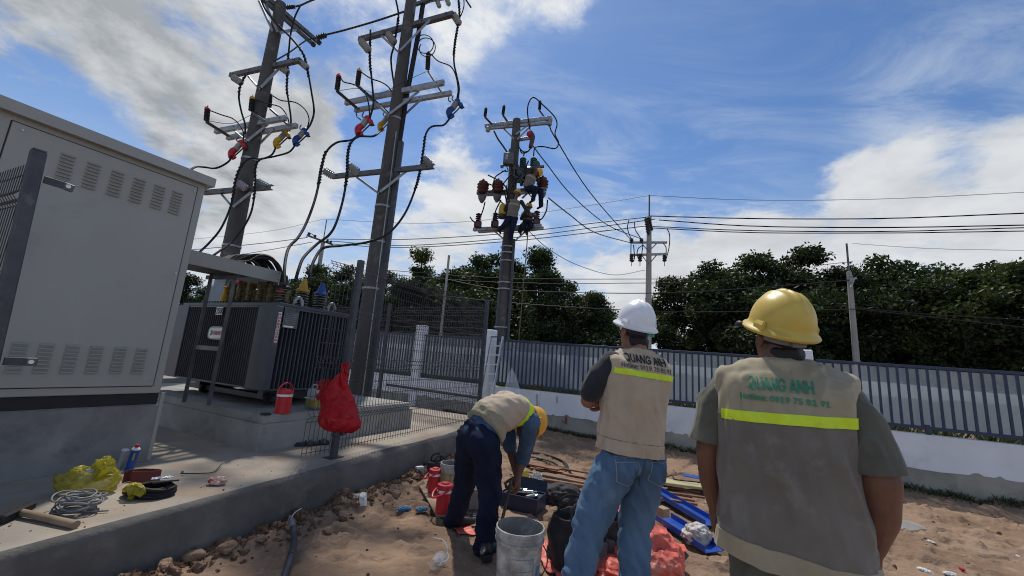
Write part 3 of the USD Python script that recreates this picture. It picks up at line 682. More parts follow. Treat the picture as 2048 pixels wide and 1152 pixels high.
def transformer():
    t = thing('transformer', 'dark grey finned distribution transformer with 2500 plate on the plinth', 'transformer', S(2.1, 2.7, .745))
    z0, z1 = .955, 1.985
    part(t, 'tank', sbox(1.36, 2.42, 1.70, 3.75, z0 - .03, z1 - .01), 'tank')
    # corrugated fins: left face (normal -u) and right face (normal -v)
    def fin_u(v, n='fin'): part(t, n, sbox(1.21, 1.37, v - .006, v + .006, z0 + .01, z1 - .035, .004), 'tank')
    def fin_v(u, n='fin'): part(t, n, sbox(u - .006, u + .006, 1.53, 1.71, z0 + .01, z1 - .035, .004), 'tank')
    for i in range(34): fin_u(1.93 + i * .0485)
    for i in range(21): fin_v(1.345 + i * .0535)
    part(t, 'fin_rim', sbox(1.20, 1.38, 1.90, 3.56, z1 - .04, z1 - .015, .003), 'tank'); part(t, 'fin_rim', sbox(1.20, 1.38, 1.90, 3.56, z0 - .006, z0 + .016, .003), 'tank')
    part(t, 'fin_rim', sbox(1.30, 2.45, 1.52, 1.72, z1 - .04, z1 - .015, .003), 'tank'); part(t, 'fin_rim', sbox(1.30, 2.45, 1.52, 1.72, z0 - .006, z0 + .016, .003), 'tank')
    part(t, 'corner_panel', sbox(1.195, 1.30, 1.53, 1.885, z0 - .005, z1 - .012, .008), 'tank')
    part(t, 'corner_panel', sbox(1.195, 1.38, 3.56, 3.93, z0 - .005, z1 - .012, .008), 'tank')
    lid = part(t, 'lid', sbox(1.24, 2.47, 1.56, 3.85, z1 - .008, z1 + .03, .004), 'tank')
    for i in range(18): part(lid, 'bolt', cyl(S(1.275 + i * .067, 1.585, z1 + .028), S(1.275 + i * .067, 1.585, z1 + .055), .012, 6), 'black_trim')
    for i in range(32): part(lid, 'bolt', cyl(S(1.265, 1.60 + i * .069, z1 + .028), S(1.265, 1.60 + i * .069, z1 + .055), .012, 6), 'black_trim')
    # skid
    for v in (1.95, 3.45): part(t, 'skid', sbox(1.45, 2.38, v - .06, v + .06, .80, z0 - .03, .004), 'tank')
    for u in (1.55, 2.3): part(t, 'skid_beam', sbox(u - .05, u + .05, 1.75, 3.8, .79, .86, .004), 'tank')
    for v in (1.95, 3.45):
        for u in (1.5, 2.3): part(t, 'wheel', cyl(S(u, v - .09, .815), S(u, v - .14, .815), .07, 18), 'black_trim')
    # plates
    up = np.array([0, 0, 1.0])
    c = onv(443, 622, 0) # direction only
    def on_u(x, y, u):
        r = pray(x, y); return EYE + r * ((u - (EYE - S0) @ su) / (r @ su))
    def plate(name, P, w, h, m, off=.006): return part(t, name, box(P - su * off, (.006, w, h), SR, .002), m)
    right = -sv
    P = on_u(440, 622, 1.195); pl = plate('rating_plate', P, .155, .105, 'white_plastic')
    part(pl, 'lettering', text_on('2500', .075, P - su * .0095 - right * .068 - up * .036, right, up, .002, True, .62), 'print_black')
    P = on_u(434, 666, 1.195)
    rr = []
    for a in np.linspace(0, 2 * pi, 40, endpoint=False):
        ca, sa = math.cos(a), math.sin(a); rr.append((.20 * np.sign(ca) * abs(ca) ** .45, .085 * np.sign(sa) * abs(sa) ** .75))
    def slab2(pts, P, th, o): 
        V = [P - su * (o) + right * x + up * y for x, y in pts] + [P - su * (o + th) + right * x + up * y for x, y in pts]
        return trimesh.convex.convex_hull(np.array(V))
    lg = part(t, 'maker_plate', slab2(rr, P, .008, .004), 'white_plastic')
    ring = tube([P - su * .013 + right * x * .94 + up * y * .9 for x, y in rr + rr[:1]], .003, 5); part(lg, 'border', ring, 'print_black')
    part(lg, 'lettering', text_on('SANAKY', .05, P - su * .0125 - right * .075 - up * .024, right, up + right * .18, .002, True, .72), 'print_red')
    for k in (0, 1):
        o = P - su * .0125 - right * (.128 - k * .024)
        part(lg, 'emblem', cat_([bar(o + up * .034, o + right * .018, .002, .011, up=su), bar(o + right * .018, o - up * .034, .002, .011, up=su)]), 'print_black')
    # serial strip on the corner panel, name plate on the right fins
    Pn = on_u(556, 655, 1.195); st = part(t, 'serial_strip', box(Pn - su * .003, (.004, .062, .37), SR, .001), 'white_plastic')
    part(st, 'lettering', text_on('1243070532', .047, Pn - su * .0055 + up * .178 - right * .021, -up, right, .002, True, .92), 'print_red')
    Q = onv(581, 637, 1.53)
    pn = part(t, 'name_plate', box(Q - sv * .010, (.20, .006, .25), SR, .002), 'galv_dark')
    part(pn, 'caption_strip', box(Q - sv * .0145 - up * .105 - su * .02, (.13, .003, .022), SR), 'white_plastic')
    part(pn, 'green_tag', box(Q - sv * .0145 + up * .098 + su * .065, (.035, .003, .035), SR), 'green_rubber')
    part(pn, 'engraving', cat_([box(Q - sv * .0135 + up * (.06 - .022 * i), (.15, .002, .004), SR) for i in range(7)]), 'galv')
    # lifting lugs
    for (u, v) in ((1.55, 1.64), (2.05, 1.62)):
        a = S(u, v, z1 + .03); part(t, 'lifting_lug', tube([a - su * .05, a - su * .05 + up * .06, a + up * .115, a + su * .05 + up * .06, a + su * .05], .022, 8, 5), 'galv')
    # high voltage bushings with coloured boots
    for (x, y, m, n) in ((591, 605, 'yellow_plastic', 'yellow'), (617, 606, 'blue_plastic', 'blue'), (570, 600, 'rubber_dark', 'red')):
        u, v = {'yellow': (1.85, 2.02), 'blue': (2.12, 1.98), 'red': (1.60, 2.08)}[n]
        a = S(u, v, z1 + .03); prof = [(0, 0), (.07, 0), (.07, .03)]
        for i in range(6): prof += [(.045, .04 + i * .036), (.085, .052 + i * .036), (.045, .062 + i * .036)]
        prof += [(.04, .26), (0, .26)]
        bs = part(t, 'bushing', lathe(prof, 20, a), 'rubber_dark', 30)
        for i in range(6): part(bs, 'shed', lathe([(.047, .046 + i * .036), (.092, .050 + i * .036), (.092, .054 + i * .036), (.047, .056 + i * .036)], 20, a), 'porcelain_grey', 30)
        part(t, 'boot', lathe([(0, .25), (.092, .25), (.094, .275), (.06, .305), (.05, .36), (.03, .41), (.022, .44), (0, .44)], 22, a), m, 40)
    # low voltage terminals: olive wrapped bars over black feet
    for i in range(6):
        a = S(1.42 + .035 * i, 3.0 - i * .185, z1 + .03)
        part(t, 'terminal', cat_([noisy(fine(box(a + up * .20, (.11, .085, .30), SR, .02), .03), .02, 14, i), noisy(fine(box(a + up * .12 + su * .03 - sv * .06, (.07, .05, .24), SR, .015), .03), .02, 14, 9 + i)]), 'wrap_olive')
        part(t, 'terminal_foot', lathe([(0, 0), (.05, 0), (.06, .02), (.045, .05), (.04, .07), (0, .07)], 14, a), 'rubber_dark')
    part(t, 'red_clamp', box(S(1.40, 2.85, z1 + .36), (.06, .20, .06), SR, .01), 'print_red'); part(t, 'red_clamp', box(S(1.56, 2.06, z1 + .26), (.05, .06, .12), SR, .01), 'print_red')
    part(t, 'conservator_box', cat_([sbox(1.38, 1.62, 3.12, 3.55, z1 + .03, z1 + .40)]), 'clear_box')
    part(t, 'oil_gauge', lathe([(0, 0), (.05, 0), (.05, .12), (.03, .16), (.03, .22), (.05, .24), (0, .26)], 14, S(1.36, 3.02, z1 + .03)), 'yellow_plastic')
transformer()

# cable tray and its leg frame
def tray():
    t = thing('cable_tray', 'grey sheet metal cable duct from the cabinet to above the transformer', 'cable duct', S(.15, 2.0, 2.32))
    part(t, 'side_panel', sbox(.15, 1.47, 1.995, 2.0, 2.32, 2.475), 'cabinet'); part(t, 'side_panel', sbox(.15, 1.47, 2.50, 2.505, 2.32, 2.475), 'cabinet')
    part(t, 'bottom_panel', sbox(.15, 1.1, 2.0, 2.5, 2.32, 2.326), 'galv_dark'); part(t, 'end_flap', sbox(1.47, 1.475, 1.995, 2.505, 2.35, 2.475), 'cabinet')
    part(t, 'cover', sbox(.15, .98, 2.0, 2.5, 2.478, 2.483), 'cabinet')
    for u, v in ((1.44, 1.99), (1.44, 1.988)): part(t, 'screw', cyl(S(u, v, 2.44 - .08 * (v < 1.989)), S(u, v - .006, 2.44 - .08 * (v < 1.989)), .006, 8), 'black_trim')
    f = thing('duct_support', 'grey angle iron leg frame holding up the cable duct before the transformer', 'frame', S(.9, 2.27, .745))
    for u, v in ((.955, 2.08), (.87, 2.45)): part(f, 'leg', angle_iron(S(u, v, .745), S(u + .01, v, 2.32), .042, .006, su), 'galv_dark')
    part(f, 'rung', angle_iron(S(.955, 2.08, 1.42), S(.872, 2.45, 1.42), .045, .006), 'galv')
    part(f, 'head_bar', angle_iron(S(.96, 2.0, 2.30), S(.87, 2.52, 2.30), .05, .006), 'galv_dark')
tray()
def loops():
    G = 'black cables arching over the duct'
    labs = ['thick black cable arch nearest the duct end', 'second thick black cable arch behind the duct end', 'third black cable arch over the duct', 'fourth black cable arch over the duct', 'fifth black cable arch over the duct', 'sixth black cable arch over the duct', 'rearmost thick black cable arch, partly hidden by the tall pole']
    for i in range(7):
        t = thing('cable_arch', labs[i], 'cable', S(1.4, 2.2 + i * .15, 2.4), G)
        v = 2.10 + i * .145
        for k in range(3):
            o = k * .026; j = (i * 7 + k * 3) % 5 * .008
            pts = [S(.75, v * .25 + 2.3 * .75 + o, 2.38), S(.98, v * .5 + 2.3 * .5 + o, 2.47 + j), S(1.16, v + o * .7, 2.585 + j * 2), S(1.36 + j, v + o, 2.62 + j + k * .012), S(1.52 + j, v + o, 2.50), S(1.60 + j, v + o, 2.27), S(1.615, v + o, 2.02)]
            part(t, 'strand', tube(pts, .017, 8, 6), 'cable', True)
    t = thing('ground_strap', 'thin olive earth wire curling over the duct end', 'wire', S(1.2, 2.06, 2.45))
    part(t, 'wire', tube([S(.9, 2.06, 2.48), S(1.05, 2.05, 2.52), S(1.2, 2.08, 2.64), S(1.38, 2.1, 2.65), S(1.55, 2.1, 2.5), S(1.6, 2.1, 2.1)], .007, 6, 6), 'wrap_olive', True)
loops()

# ------------------------------------------------------------------ welded mesh fence round the plant
def mesh_panel(t, A, d, L, z0, z1, bends, pitch, nd, r=.0032, gaps=.4):
    n = int(L / pitch); prof = [(z0, 0)]
    for b in bends: prof += [(b - .055, 0), (b, .045), (b + .055, 0)]
    prof += [(z1, 0)]
    for i in range(n + 1):
        q = A + d * (i * pitch); part(t, 'wire', tube([q + nd * o + np.array([0, 0, z]) for z, o in prof], r, 4), 'wire_steel')
    zs = [z0 + .03, z1 - .03]
    for b in bends: zs += [b - .055, b, b + .055]
    for a, b in zip(bends[:-1], bends[1:]): zs += list(np.linspace(a + .055, b - .055, 4)[1:-1])
    for z in zs:
        o = .045 if any(abs(z - b) < 1e-6 for b in bends) else 0
        part(t, 'cross_wire', cyl(A + nd * (o - .005) + np.array([0, 0, z]), A + d * (n * pitch) + nd * (o - .005) + np.array([0, 0, z]), r * 1.15, 5), 'wire_steel')
def fence():
    up = np.array([0, 0, 1.0]); P0 = S(1.335, .345)
    t = thing('fence_post', 'dark fence post on the platform edge behind the red bag', 'fence post', P0 + up * .38)
    part(t, 'post', bar(P0 + up * .38, P0 + up * 2.51, .062, .062, up=su, bev=.005), 'gate_steel'); part(t, 'foot_plate', box(P0 + up * .384, (.16, .13, .008), SR), 'gate_steel')
    for s in (-1, 1): part(t, 'clip', cyl(P0 + su * s * .03 + up * .62 - sv * .035, P0 + su * s * .075 + up * .62 - sv * .035, .022, 10), 'gate_steel')
    P1 = S(4.623, .595)
    t = thing('fence_post', 'dark fence post at the far corner of the mesh fence beside the ladder', 'fence post', P1 + up * .38)
    part(t, 'post', bar(P1 + up * .38, P1 + up * 2.60, .062, .062, up=su, bev=.005), 'gate_steel'); part(t, 'cap', box(P1 + up * 2.604, (.058, .058, .008), SR), 'galv_dark'); part(t, 'latch', box(P1 + up * 1.45 - su * .05 - sv * .04, (.10, .03, .04), SR, .004), 'green_rubber')
    bends = (.82, 1.35, 1.90, 2.36)
    A = S(.97, .37); B = S(1.30, .345); d = nrm(B - A)
    t = thing('mesh_fence_panel', 'short dark welded mesh fence panel left of the post with the red bag', 'fence panel', A + up * .44); mesh_panel(t, A, d, .31, .44, 2.42, bends, .05, -sv)
    A = S(1.38, .35); d = nrm(P1 - A); nd = np.array([d[1], -d[0], 0])
    t = thing('mesh_fence_panel', 'long dark welded mesh fence panel along the platform edge', 'fence panel', A + up * .44); mesh_panel(t, A, d, np.linalg.norm((P1 - A)[:2]) - .05, .44, 2.52, bends, .05, nd)
    A = S(4.66, .66); d = nrm(sv + su * .05); nd = su
    t = thing('mesh_fence_panel', 'welded mesh fence panel across the far end of the platform', 'fence panel', A + up * .5); mesh_panel(t, A, d, 2.4, .5, 2.5, bends, .055, -su)
    A = S(4.7, 3.12)
    t = thing('fence_post', 'dark fence post at the far end, left of the nearer tall pole', 'fence post', S(4.7, 3.1, .38)); part(t, 'post', bar(S(4.7, 3.1, .38), S(4.7, 3.1, 2.55), .06, .06, up=su, bev=.005), 'gate_steel')
    t = thing('mesh_fence_panel', 'welded mesh fence panel behind the transformer', 'fence panel', A + up * .5); mesh_panel(t, A + sv * .04, d, 2.6, .5, 2.5, bends, .06, -su)
    part(thing('gate_rail', 'dark horizontal gate rail seen through the mesh by the far post', 'rail', S(4.7, 1.2, .9)), 'rail', bar(S(4.72, .66, .80), S(4.78, 3.0, .83), .05, .05, bev=.004), 'gate_steel')
fence()

# ------------------------------------------------------------------ poles
def pole_shaft(t, P, ztop, r0, r1, m, z0=-.3):
    return part(t, 'shaft', lathe([(0, z0), (r0, z0), (r0 + (r1 - r0) * .5, (z0 + ztop) / 2), (r1, ztop), (r1 * .7, ztop + .02), (0, ztop + .03)], 20, (P[0], P[1], 0)), m, 40)
def band(t, P, z, r, m='galv'): return part(t, 'band', lathe([(r, -.02), (r + .006, -.02), (r + .006, .02), (r, .02)], 20, (P[0], P[1], z)), m)
def ribbed(a, b, r, n=7, rin=.6, k=16):
    a, b = np.asarray(a, float), np.asarray(b, float); L = np.linalg.norm(b - a); prof = [(0, 0), (r * rin, 0)]
    for i in range(n):
        z = L * (i + .15) / n; h = L / n; prof += [(r * rin, z), (r, z + .30 * h), (r * .96, z + .42 * h), (r * rin, z + .62 * h)]
    prof += [(r * rin, L), (0, L)]
    return lathe(prof, k, a, b - a)
class Pole:
    def __init__(s, name, label, base, Y, axis, ztop, r0, r1, m, z0=-.3):
        s.Y = Y; s.P = np.array([axis[0], axis[1], 0]); s.t = thing(name, label, 'utility pole', base); s.r0, s.r1, s.ztop, s.z0 = r0, r1, ztop, z0
        pole_shaft(s.t, s.P, ztop, r0, r1, m, z0)
    def zat(s, y):
        lo, hi = -1.0, 14.0
        for _ in range(50):
            q = (lo + hi) / 2
            if proj([s.P[0], s.P[1], q])[1] > y: lo = q
            else: hi = q
        return q
    def r(s, z): return s.r0 + (s.r1 - s.r0) * (z - s.z0) / (s.ztop - s.z0)
    def at(s, x, y, z): return atz(x, y, z)
    def arm(s, L, R, z, w=.08, h=.10, m='galv', kind='box', name='crossarm'):
        a, b = atz(*L, z), atz(*R, z)
        p = part(s.t, name, channel(a, b, w, h) if kind == 'c' else bar(a, b, w, h, bev=.004), m)
        d = nrm(b - a)
        for k in (.06, .3, .7, .94):
            q = a + (b - a) * k; n = np.cross(d, [0, 0, 1]); part(p, 'bolt', cyl(q - n * (w / 2 + .012), q + n * (w / 2 + .012), .012, 6), 'galv_dark')
        return a, b
    def brace(s, xy, z, xy2, Yd=None, m='galv'):
        b = aty(*xy2, Yd or s.Y - s.r0); a = atz(*xy, z); part(s.t, 'brace', angle_iron(a, b, .05, .006), m)
def arrester(t, top, bot, Y, cap, foot, z, body='rubber_dark'):
    a, b = aty(*bot, Y), aty(*top, Y); p = part(t, 'arrester', ribbed(a, a + (b - a) * .86, .055, 8), body, 30)
    part(p, 'cap', lathe([(0, 0), (.05, 0), (.055, .03), (.04, .06), (.012, .07), (.012, .10), (0, .10)], 14, a + (b - a) * .84, b - a), cap)
    for q in foot: part(p, 'bracket', angle_iron(a, atz(*q, z), .045, .006), 'galv_dark')
    return b
def cutout(t, c, Y, colr, s=1.0, tilt=.35):
    """Coloured shroud hooked round a drop-out fuse."""
    P = aty(*c, Y); R = np.stack([nrm([math.cos(tilt), .2, 0]), [0, 1, 0], [0, 0, 1.0]], 1)
    up = nrm([-.06, .1, 1]); ri = nrm(np.cross([0, 1, 0], up)); q = lambda a, b: P + (ri * a + up * b) * s
    f = part(t, 'fuse_cutout', tube([q(-.02, .01), q(-.075, -.04), q(-.095, -.10), q(-.06, -.18)], [.050 * s, .062 * s, .058 * s, .066 * s], 12, 4), colr, 40)
    part(f, 'fuse_body', ribbed(q(-.03, .0), q(.045, .145), .060 * s, 5, .78), 'porcelain_grey', 30)
    part(f, 'cap', tube([q(.04, .14), q(.065, .185), q(.07, .215)], [.058 * s, .056 * s, .03 * s], 12, 3), colr, 40)
    part(f, 'shroud', tube([q(.06, .16), q(.115, .10), q(.15, .03)], [.030 * s, .048 * s, .040 * s], 12, 4), colr, 40); part(f, 'shroud_tip', hull(ell(q(.15, .03), (.03 * s,) * 3), ell(q(.205, .02), (.006,) * 3)), 'rubber_dark')
    part(f, 'tube', cyl(q(-.02, -.15), q(.13, .05), .013 * s, 8), 'rubber_dark'); part(f, 'lip', bar(q(-.07, -.21), q(.0, -.15), .05 * s, .07 * s, bev=.01), colr)
    part(f, 'hanger', tube([q(0, .16), q(-.05, .22), q(-.03, .30)], .012 * s, 6, 3), 'galv_dark')
def wire(name, label, pts, r, group=None, m='cable', n=6, spiral=None, cat='cable'):
    """pts: (x, y, distance) pixels; spiral: index range with a helical binding."""
    P = [aty(x, y, Y) for x, y, Y in pts]; C = spline(P, n)
    t = thing(name, label, cat, C[0], group); part(t, 'sheath' if r > .009 else 'strand', tube(C, r, 7 if r > .009 else 5), m, True)
    if spiral:
        for a, b in spiral:
            seg = spline(P, 24)[int(a * 24):int(b * 24)]; T = np.gradient(seg, axis=0); T /= np.linalg.norm(T, axis=1, keepdims=True)
            dist = np.concatenate([[0], np.cumsum(np.linalg.norm(np.diff(seg, axis=0), axis=1))]); L = dist[-1]; nn = max(20, int(L / .012)); sd = np.linspace(0, L, nn)
            seg = np.stack([np.interp(sd, dist, seg[:, k]) for k in range(3)], 1); T = np.stack([np.interp(sd, dist, T[:, k]) for k in range(3)], 1)
            X = np.cross(T, [0, 1, .1]); X /= np.linalg.norm(X, axis=1, keepdims=True); Yv = np.cross(T, X); ph = sd / .085 * 2 * pi
            part(t, 'spiral_tie', tube(seg + (X * np.cos(ph)[:, None] + Yv * np.sin(ph)[:, None]) * (r + .008), .009, 4), m)
    return t
def post_ins(t, a, b, m='porcelain_grey', r=.065, n=6):
    p = part(t, 'insulator', ribbed(a, b, r, n, .72), m, 30); return p

# nearer tall pole -----------------------------------------------------------------
YA = 8.0
A = Pole('utility_pole', 'tall dark concrete pole nearest the camera, rising past the top edge', (-2.82, YA, .38), YA, (-2.82, YA), 11.6, .195, .105, 'pole_dark', .3)
zA1 = A.zat(50); a, b = A.arm((716, 77), (905, 25), zA1, .09, .11, 'galv_dark', 'c')
A.brace((760, 66), zA1, (797, 101)); A.brace((860, 39), zA1, (799, 101))
for (x0, y0, x1, y1, Y) in ((722, 82, 738, 102, 7.75), (776, 68, 789, 86, 7.9), (906, 28, 919, 48, 8.3)): post_ins(A.t, aty(x0, y0, Y), aty(x1, y1, Y), 'porcelain_grey', .085, 5)
zA2 = A.zat(186); A.arm((691, 206), (888, 165), zA2, .075, .115)
zA2b = A.zat(204); A.arm((710, 221), (903, 186), zA2b, .075, .10)
A.brace((739, 193), zA2, (778, 228)); A.brace((837, 182), zA2, (778, 227)); A.brace((846, 195), zA2b, (809, 230), YA + .1)
arrester(A.t, (678, 150), (674, 180), 7.8, 'print_red', [(717, 217)], zA2b)
arrester(A.t, (719, 139), (715, 169), 7.85, 'yellow_plastic', [(778, 226)], zA2b)
arrester(A.t, (857, 105), (855, 139), 8.05, 'rubber_dark', [(886, 186)], zA2b)
cutout(A.t, (727, 252), 7.75, 'red_plastic', 1.15); cutout(A.t, (769, 246), 8.25, 'yellow_plastic', 1.0); cutout(A.t, (908, 217), 8.05, 'blue_plastic', 1.15, .1)
for (p0, p1, Y) in (((715, 214), (722, 240), 7.8), ((899, 188), (902, 204), 8.05)): part(A.t, 'hook', tube([aty(*p0, Y), aty(p0[0] - 2, (p0[1] + p1[1]) / 2 + 4, Y), aty(*p1, Y)], .014, 6, 4), 'galv_dark')
zA3 = A.zat(341); A.arm((662, 352), (867, 331), zA3, .075, .10, 'galv_dark', 'c'); A.brace((712, 351), zA3, (757, 384)); A.brace((812, 341), zA3, (758, 383))
post_ins(A.t, aty(666, 352, 7.85), aty(648, 341, 7.8), 'porcelain_grey', .085, 5); post_ins(A.t, aty(716, 345, 7.85), aty(698, 332, 7.8), 'porcelain_grey', .095, 5); post_ins(A.t, aty(860, 329, 8.05), aty(846, 318, 7.9), 'porcelain_grey', .10, 5)
for y in (240, 415, 485, 578): band(A.t, A.P, A.zat(y), A.r(A.zat(y)) + .004)
cx = A.P + nrm([1, -.12, 0]) * .205
part(A.t, 'conduit', box((cx[0], cx[1], (A.zat(283) + .35) / 2), (.11, .10, A.zat(283) - .35), np.eye(3), .01), 'gate_steel')
part(A.t, 'earth_strip', tube([A.P + np.array([.11, -.15, A.zat(270)]), A.P + np.array([.13, -.165, A.zat(400)]), A.P + np.array([.15, -.18, .5])], .010, 5, 3), 'galv')
part(A.t, 'riser_cable', tube([aty(846, 8, 8.1), aty(838, 60, 8.05), aty(825, 130, 8.0), aty(812, 200, 8.0), aty(801, 270, 8.0), aty(796, 300, 8.0)], .055, 10, 5), 'cable', True)
part(A.t, 'side_bracket', cat_([bar(aty(828, 10, 8), aty(868, -4, 8.1), .07, .06), bar(aty(829, 6, 7.95), aty(826, 30, 7.95), .06, .05)]), 'galv_dark')
for (x, y) in ((876, 6), (895, 2)): part(A.t, 'clamp_insulator', ribbed(aty(x - 3, y - 8, 8.2), aty(x + 3, y + 8, 8.2), .06, 3, .7), 'porcelain_grey')
part(A.t, 'clamp_chain', tube([aty(850, 8, 8.1), aty(862, 3, 8.1), aty(880, 0, 8.2), aty(905, -3, 8.3)], .02, 6, 5), 'galv_dark')
part(A.t, 'coiled_tail', tube([aty(850 + 17 * math.cos(k) + k * .6, 88 + 17 * math.sin(k) + k * 1.0, 7.9) for k in np.linspace(-2.6, 10.0, 50)], .012, 5), 'cable', True)
# farther pole left ------------------------------------------------------------------
B = Pole('utility_pole', 'tall dark concrete pole behind the cabinet with three crossarms', (-5.82, YA, .38), YA, (-5.80, YA), aty(565, 8, YA)[2], .185, .115, 'pole_dark', .3)
zB0 = B.zat(14); B.arm((537, -2), (634, 82), zB0, .08, .10, 'galv_dark'); B.arm((524, -2), (628, 90), zB0 - .12, .07, .08, 'galv_dark')
B.brace((518, -2), zB0, (546, 60)); B.brace((530, 0), zB0 - .1, (557, 62)); B.brace((597, 56), zB0, (557, 63))
post_ins(B.t, aty(572, 15, 7.9), aty(590, 13, 7.95), 'rubber_dark', .055, 5); post_ins(B.t, aty(634, 76, 8.6), aty(652, 70, 8.65), 'rubber_dark', .07, 4); post_ins(B.t, aty(625, 92, 8.6), aty(628, 86, 8.6), 'rubber_dark', .06, 2); post_ins(B.t, aty(636, 88, 8.6), aty(640, 82, 8.6), 'rubber_dark', .06, 2)
zB1 = B.zat(133); B.arm((458, 149), (598, 118), zB1, .08, .10, 'galv_dark', 'c'); B.brace((494, 148), zB1, (518, 175)); B.brace((558, 134), zB1, (519, 174))
for (x0, y0, x1, y1, Y) in ((466, 155, 483, 166, 7.8), (560, 134, 576, 145, 8.0), (598, 122, 615, 136, 8.1)): post_ins(B.t, aty(x0, y0, Y), aty(x1, y1, Y), 'porcelain_grey', .075, 5)
zB2 = B.zat(250); B.arm((431, 263), (572, 236), zB2, .075, .11); zB2b = B.zat(263); B.arm((455, 276), (594, 251), zB2b, .075, .10)
B.brace((469, 261), zB2, (492, 280)); B.brace((534, 248), zB2, (493, 281)); B.brace((549, 257), zB2b, (515, 292), YA + .1)
arrester(B.t, (415, 216), (413, 242), 7.85, 'print_red', [(459, 271)], zB2b); arrester(B.t, (505, 195), (502, 222), 7.8, 'yellow_plastic', [(530, 240)], zB2b); arrester(B.t, (540, 188), (538, 214), 8.1, 'rubber_dark', [(574, 246)], zB2b)
cutout(B.t, (474, 299), 7.8, 'red_plastic', 1.05); cutout(B.t, (563, 278), 8.0, 'yellow_plastic', 1.05); cutout(B.t, (601, 274), 8.1, 'blue_plastic', 1.05)
zB3 = B.zat(380); B.arm((405, 384), (542, 373), zB3, .075, .10, 'galv_dark', 'c'); B.brace((440, 384), zB3, (462, 410)); B.brace((506, 379), zB3, (464, 413))
post_ins(B.t, aty(492, 377, 7.8), aty(475, 366, 7.75), 'porcelain_lilac', .085, 5); post_ins(B.t, aty(534, 374, 7.95), aty(514, 363, 7.9), 'porcelain_grey', .085, 5)
for y in (320, 493): band(B.t, B.P, B.zat(y), B.r(B.zat(y)) + .004)

C = 'black cables hung between the tall poles and the transformer'
K = .021
wire('drop_cable', 'black cable left of the nearer pole down to its red fuse', [(741, 60, 7.8), (740, 120, 7.78), (744, 165, 7.76), (747, 205, 7.75), (741, 232, 7.74), (736, 243, 7.75)], K, None, spiral=[(0.3, 1.6)])
wire('drop_cable', 'black cable passing behind the nearer pole at its top crossarm', [(791, -4, 8.0), (797, 30, 7.95), (793, 62, 7.9), (788, 92, 7.95), (782, 120, 8.1), (788, 170, 8.4)], K, None, spiral=[(1.2, 3.2)])
wire('drop_cable', 'black cable curving down the right of the nearer pole to the blue fuse', [(917, -6, 8.3), (919, 30, 8.3), (914, 62, 8.3), (909, 95, 8.25), (908, 125, 8.2), (913, 150, 8.12), (918, 175, 8.08), (916, 200, 8.05)], K, None, spiral=[(.2, 3.6)])
wire('drop_cable', 'short black cable end curling beside the top right insulator', [(927, -6, 8.35), (928, 10, 8.35), (924, 26, 8.32), (919, 36, 8.3)], .014)
wire('arrester_lead', 'black lead from the red capped arrester to the red fuse on the nearer pole', [(681, 155, 7.8), (688, 164, 7.8), (704, 168, 7.78), (722, 176, 7.77), (734, 195, 7.76), (739, 225, 7.75), (736, 240, 7.75)], .014)
wire('arrester_lead', 'black lead from the yellow capped arrester to the nearer pole', [(722, 144, 7.85), (742, 157, 7.84), (762, 164, 7.83), (776, 173, 7.82), (783, 183, 7.82)], .014)
wire('arrester_lead', 'black lead from the black capped arrester to the blue fuse', [(862, 108, 8.05), (876, 122, 8.05), (900, 132, 8.05), (911, 150, 8.05), (916, 178, 8.05), (913, 200, 8.05)], .014)
wire('earth_wire', 'thin wire strung between the arresters of the nearer pole', [(680, 181, 7.8), (716, 177, 7.82), (760, 186, 7.7), (815, 160, 7.75), (853, 143, 8.05)], .006, n=5)
wire('drop_cable', 'black cable from the red fuse of the nearer pole down to the transformer', [(719, 268, 7.7), (703, 280, 7.6), (674, 285, 7.4), (653, 303, 7.2), (644, 332, 7.1), (638, 365, 6.9), (629, 402, 6.6), (613, 445, 6.2), (596, 475, 5.9), (579, 493, 5.7), (572, 514, 5.5), (569, 540, 5.3), (569, 572, 5.1)], K, None, spiral=[(3, 5.2)])
wire('drop_cable', 'black cable from the hidden yellow fuse down to the yellow boot', [(765, 258, 8.1), (748, 272, 7.6), (718, 273, 7.5), (702, 286, 7.4), (696, 308, 7.3), (695, 336, 7.2), (693, 361, 7.1), (685, 404, 6.9), (672, 447, 6.6), (658, 470, 6.4), (634, 488, 6.0), (608, 514, 5.6), (597, 540, 5.35), (591, 562, 5.25)], K, None, spiral=[(3, 6.4)])
wire('drop_cable', 'black cable from the blue fuse swinging in front of the pole to the blue boot', [(900, 236, 8.0), (887, 250, 8.0), (864, 253, 7.95), (852, 268, 7.9), (847, 300, 7.85), (841, 338, 7.8), (832, 374, 7.6), (811, 425, 7.3), (779, 465, 7.0), (740, 483, 6.8), (685, 491, 6.4), (647, 496, 6.0), (629, 519, 5.6), (621, 543, 5.4), (618, 562, 5.32)], K, None, spiral=[(3.2, 6.2)])
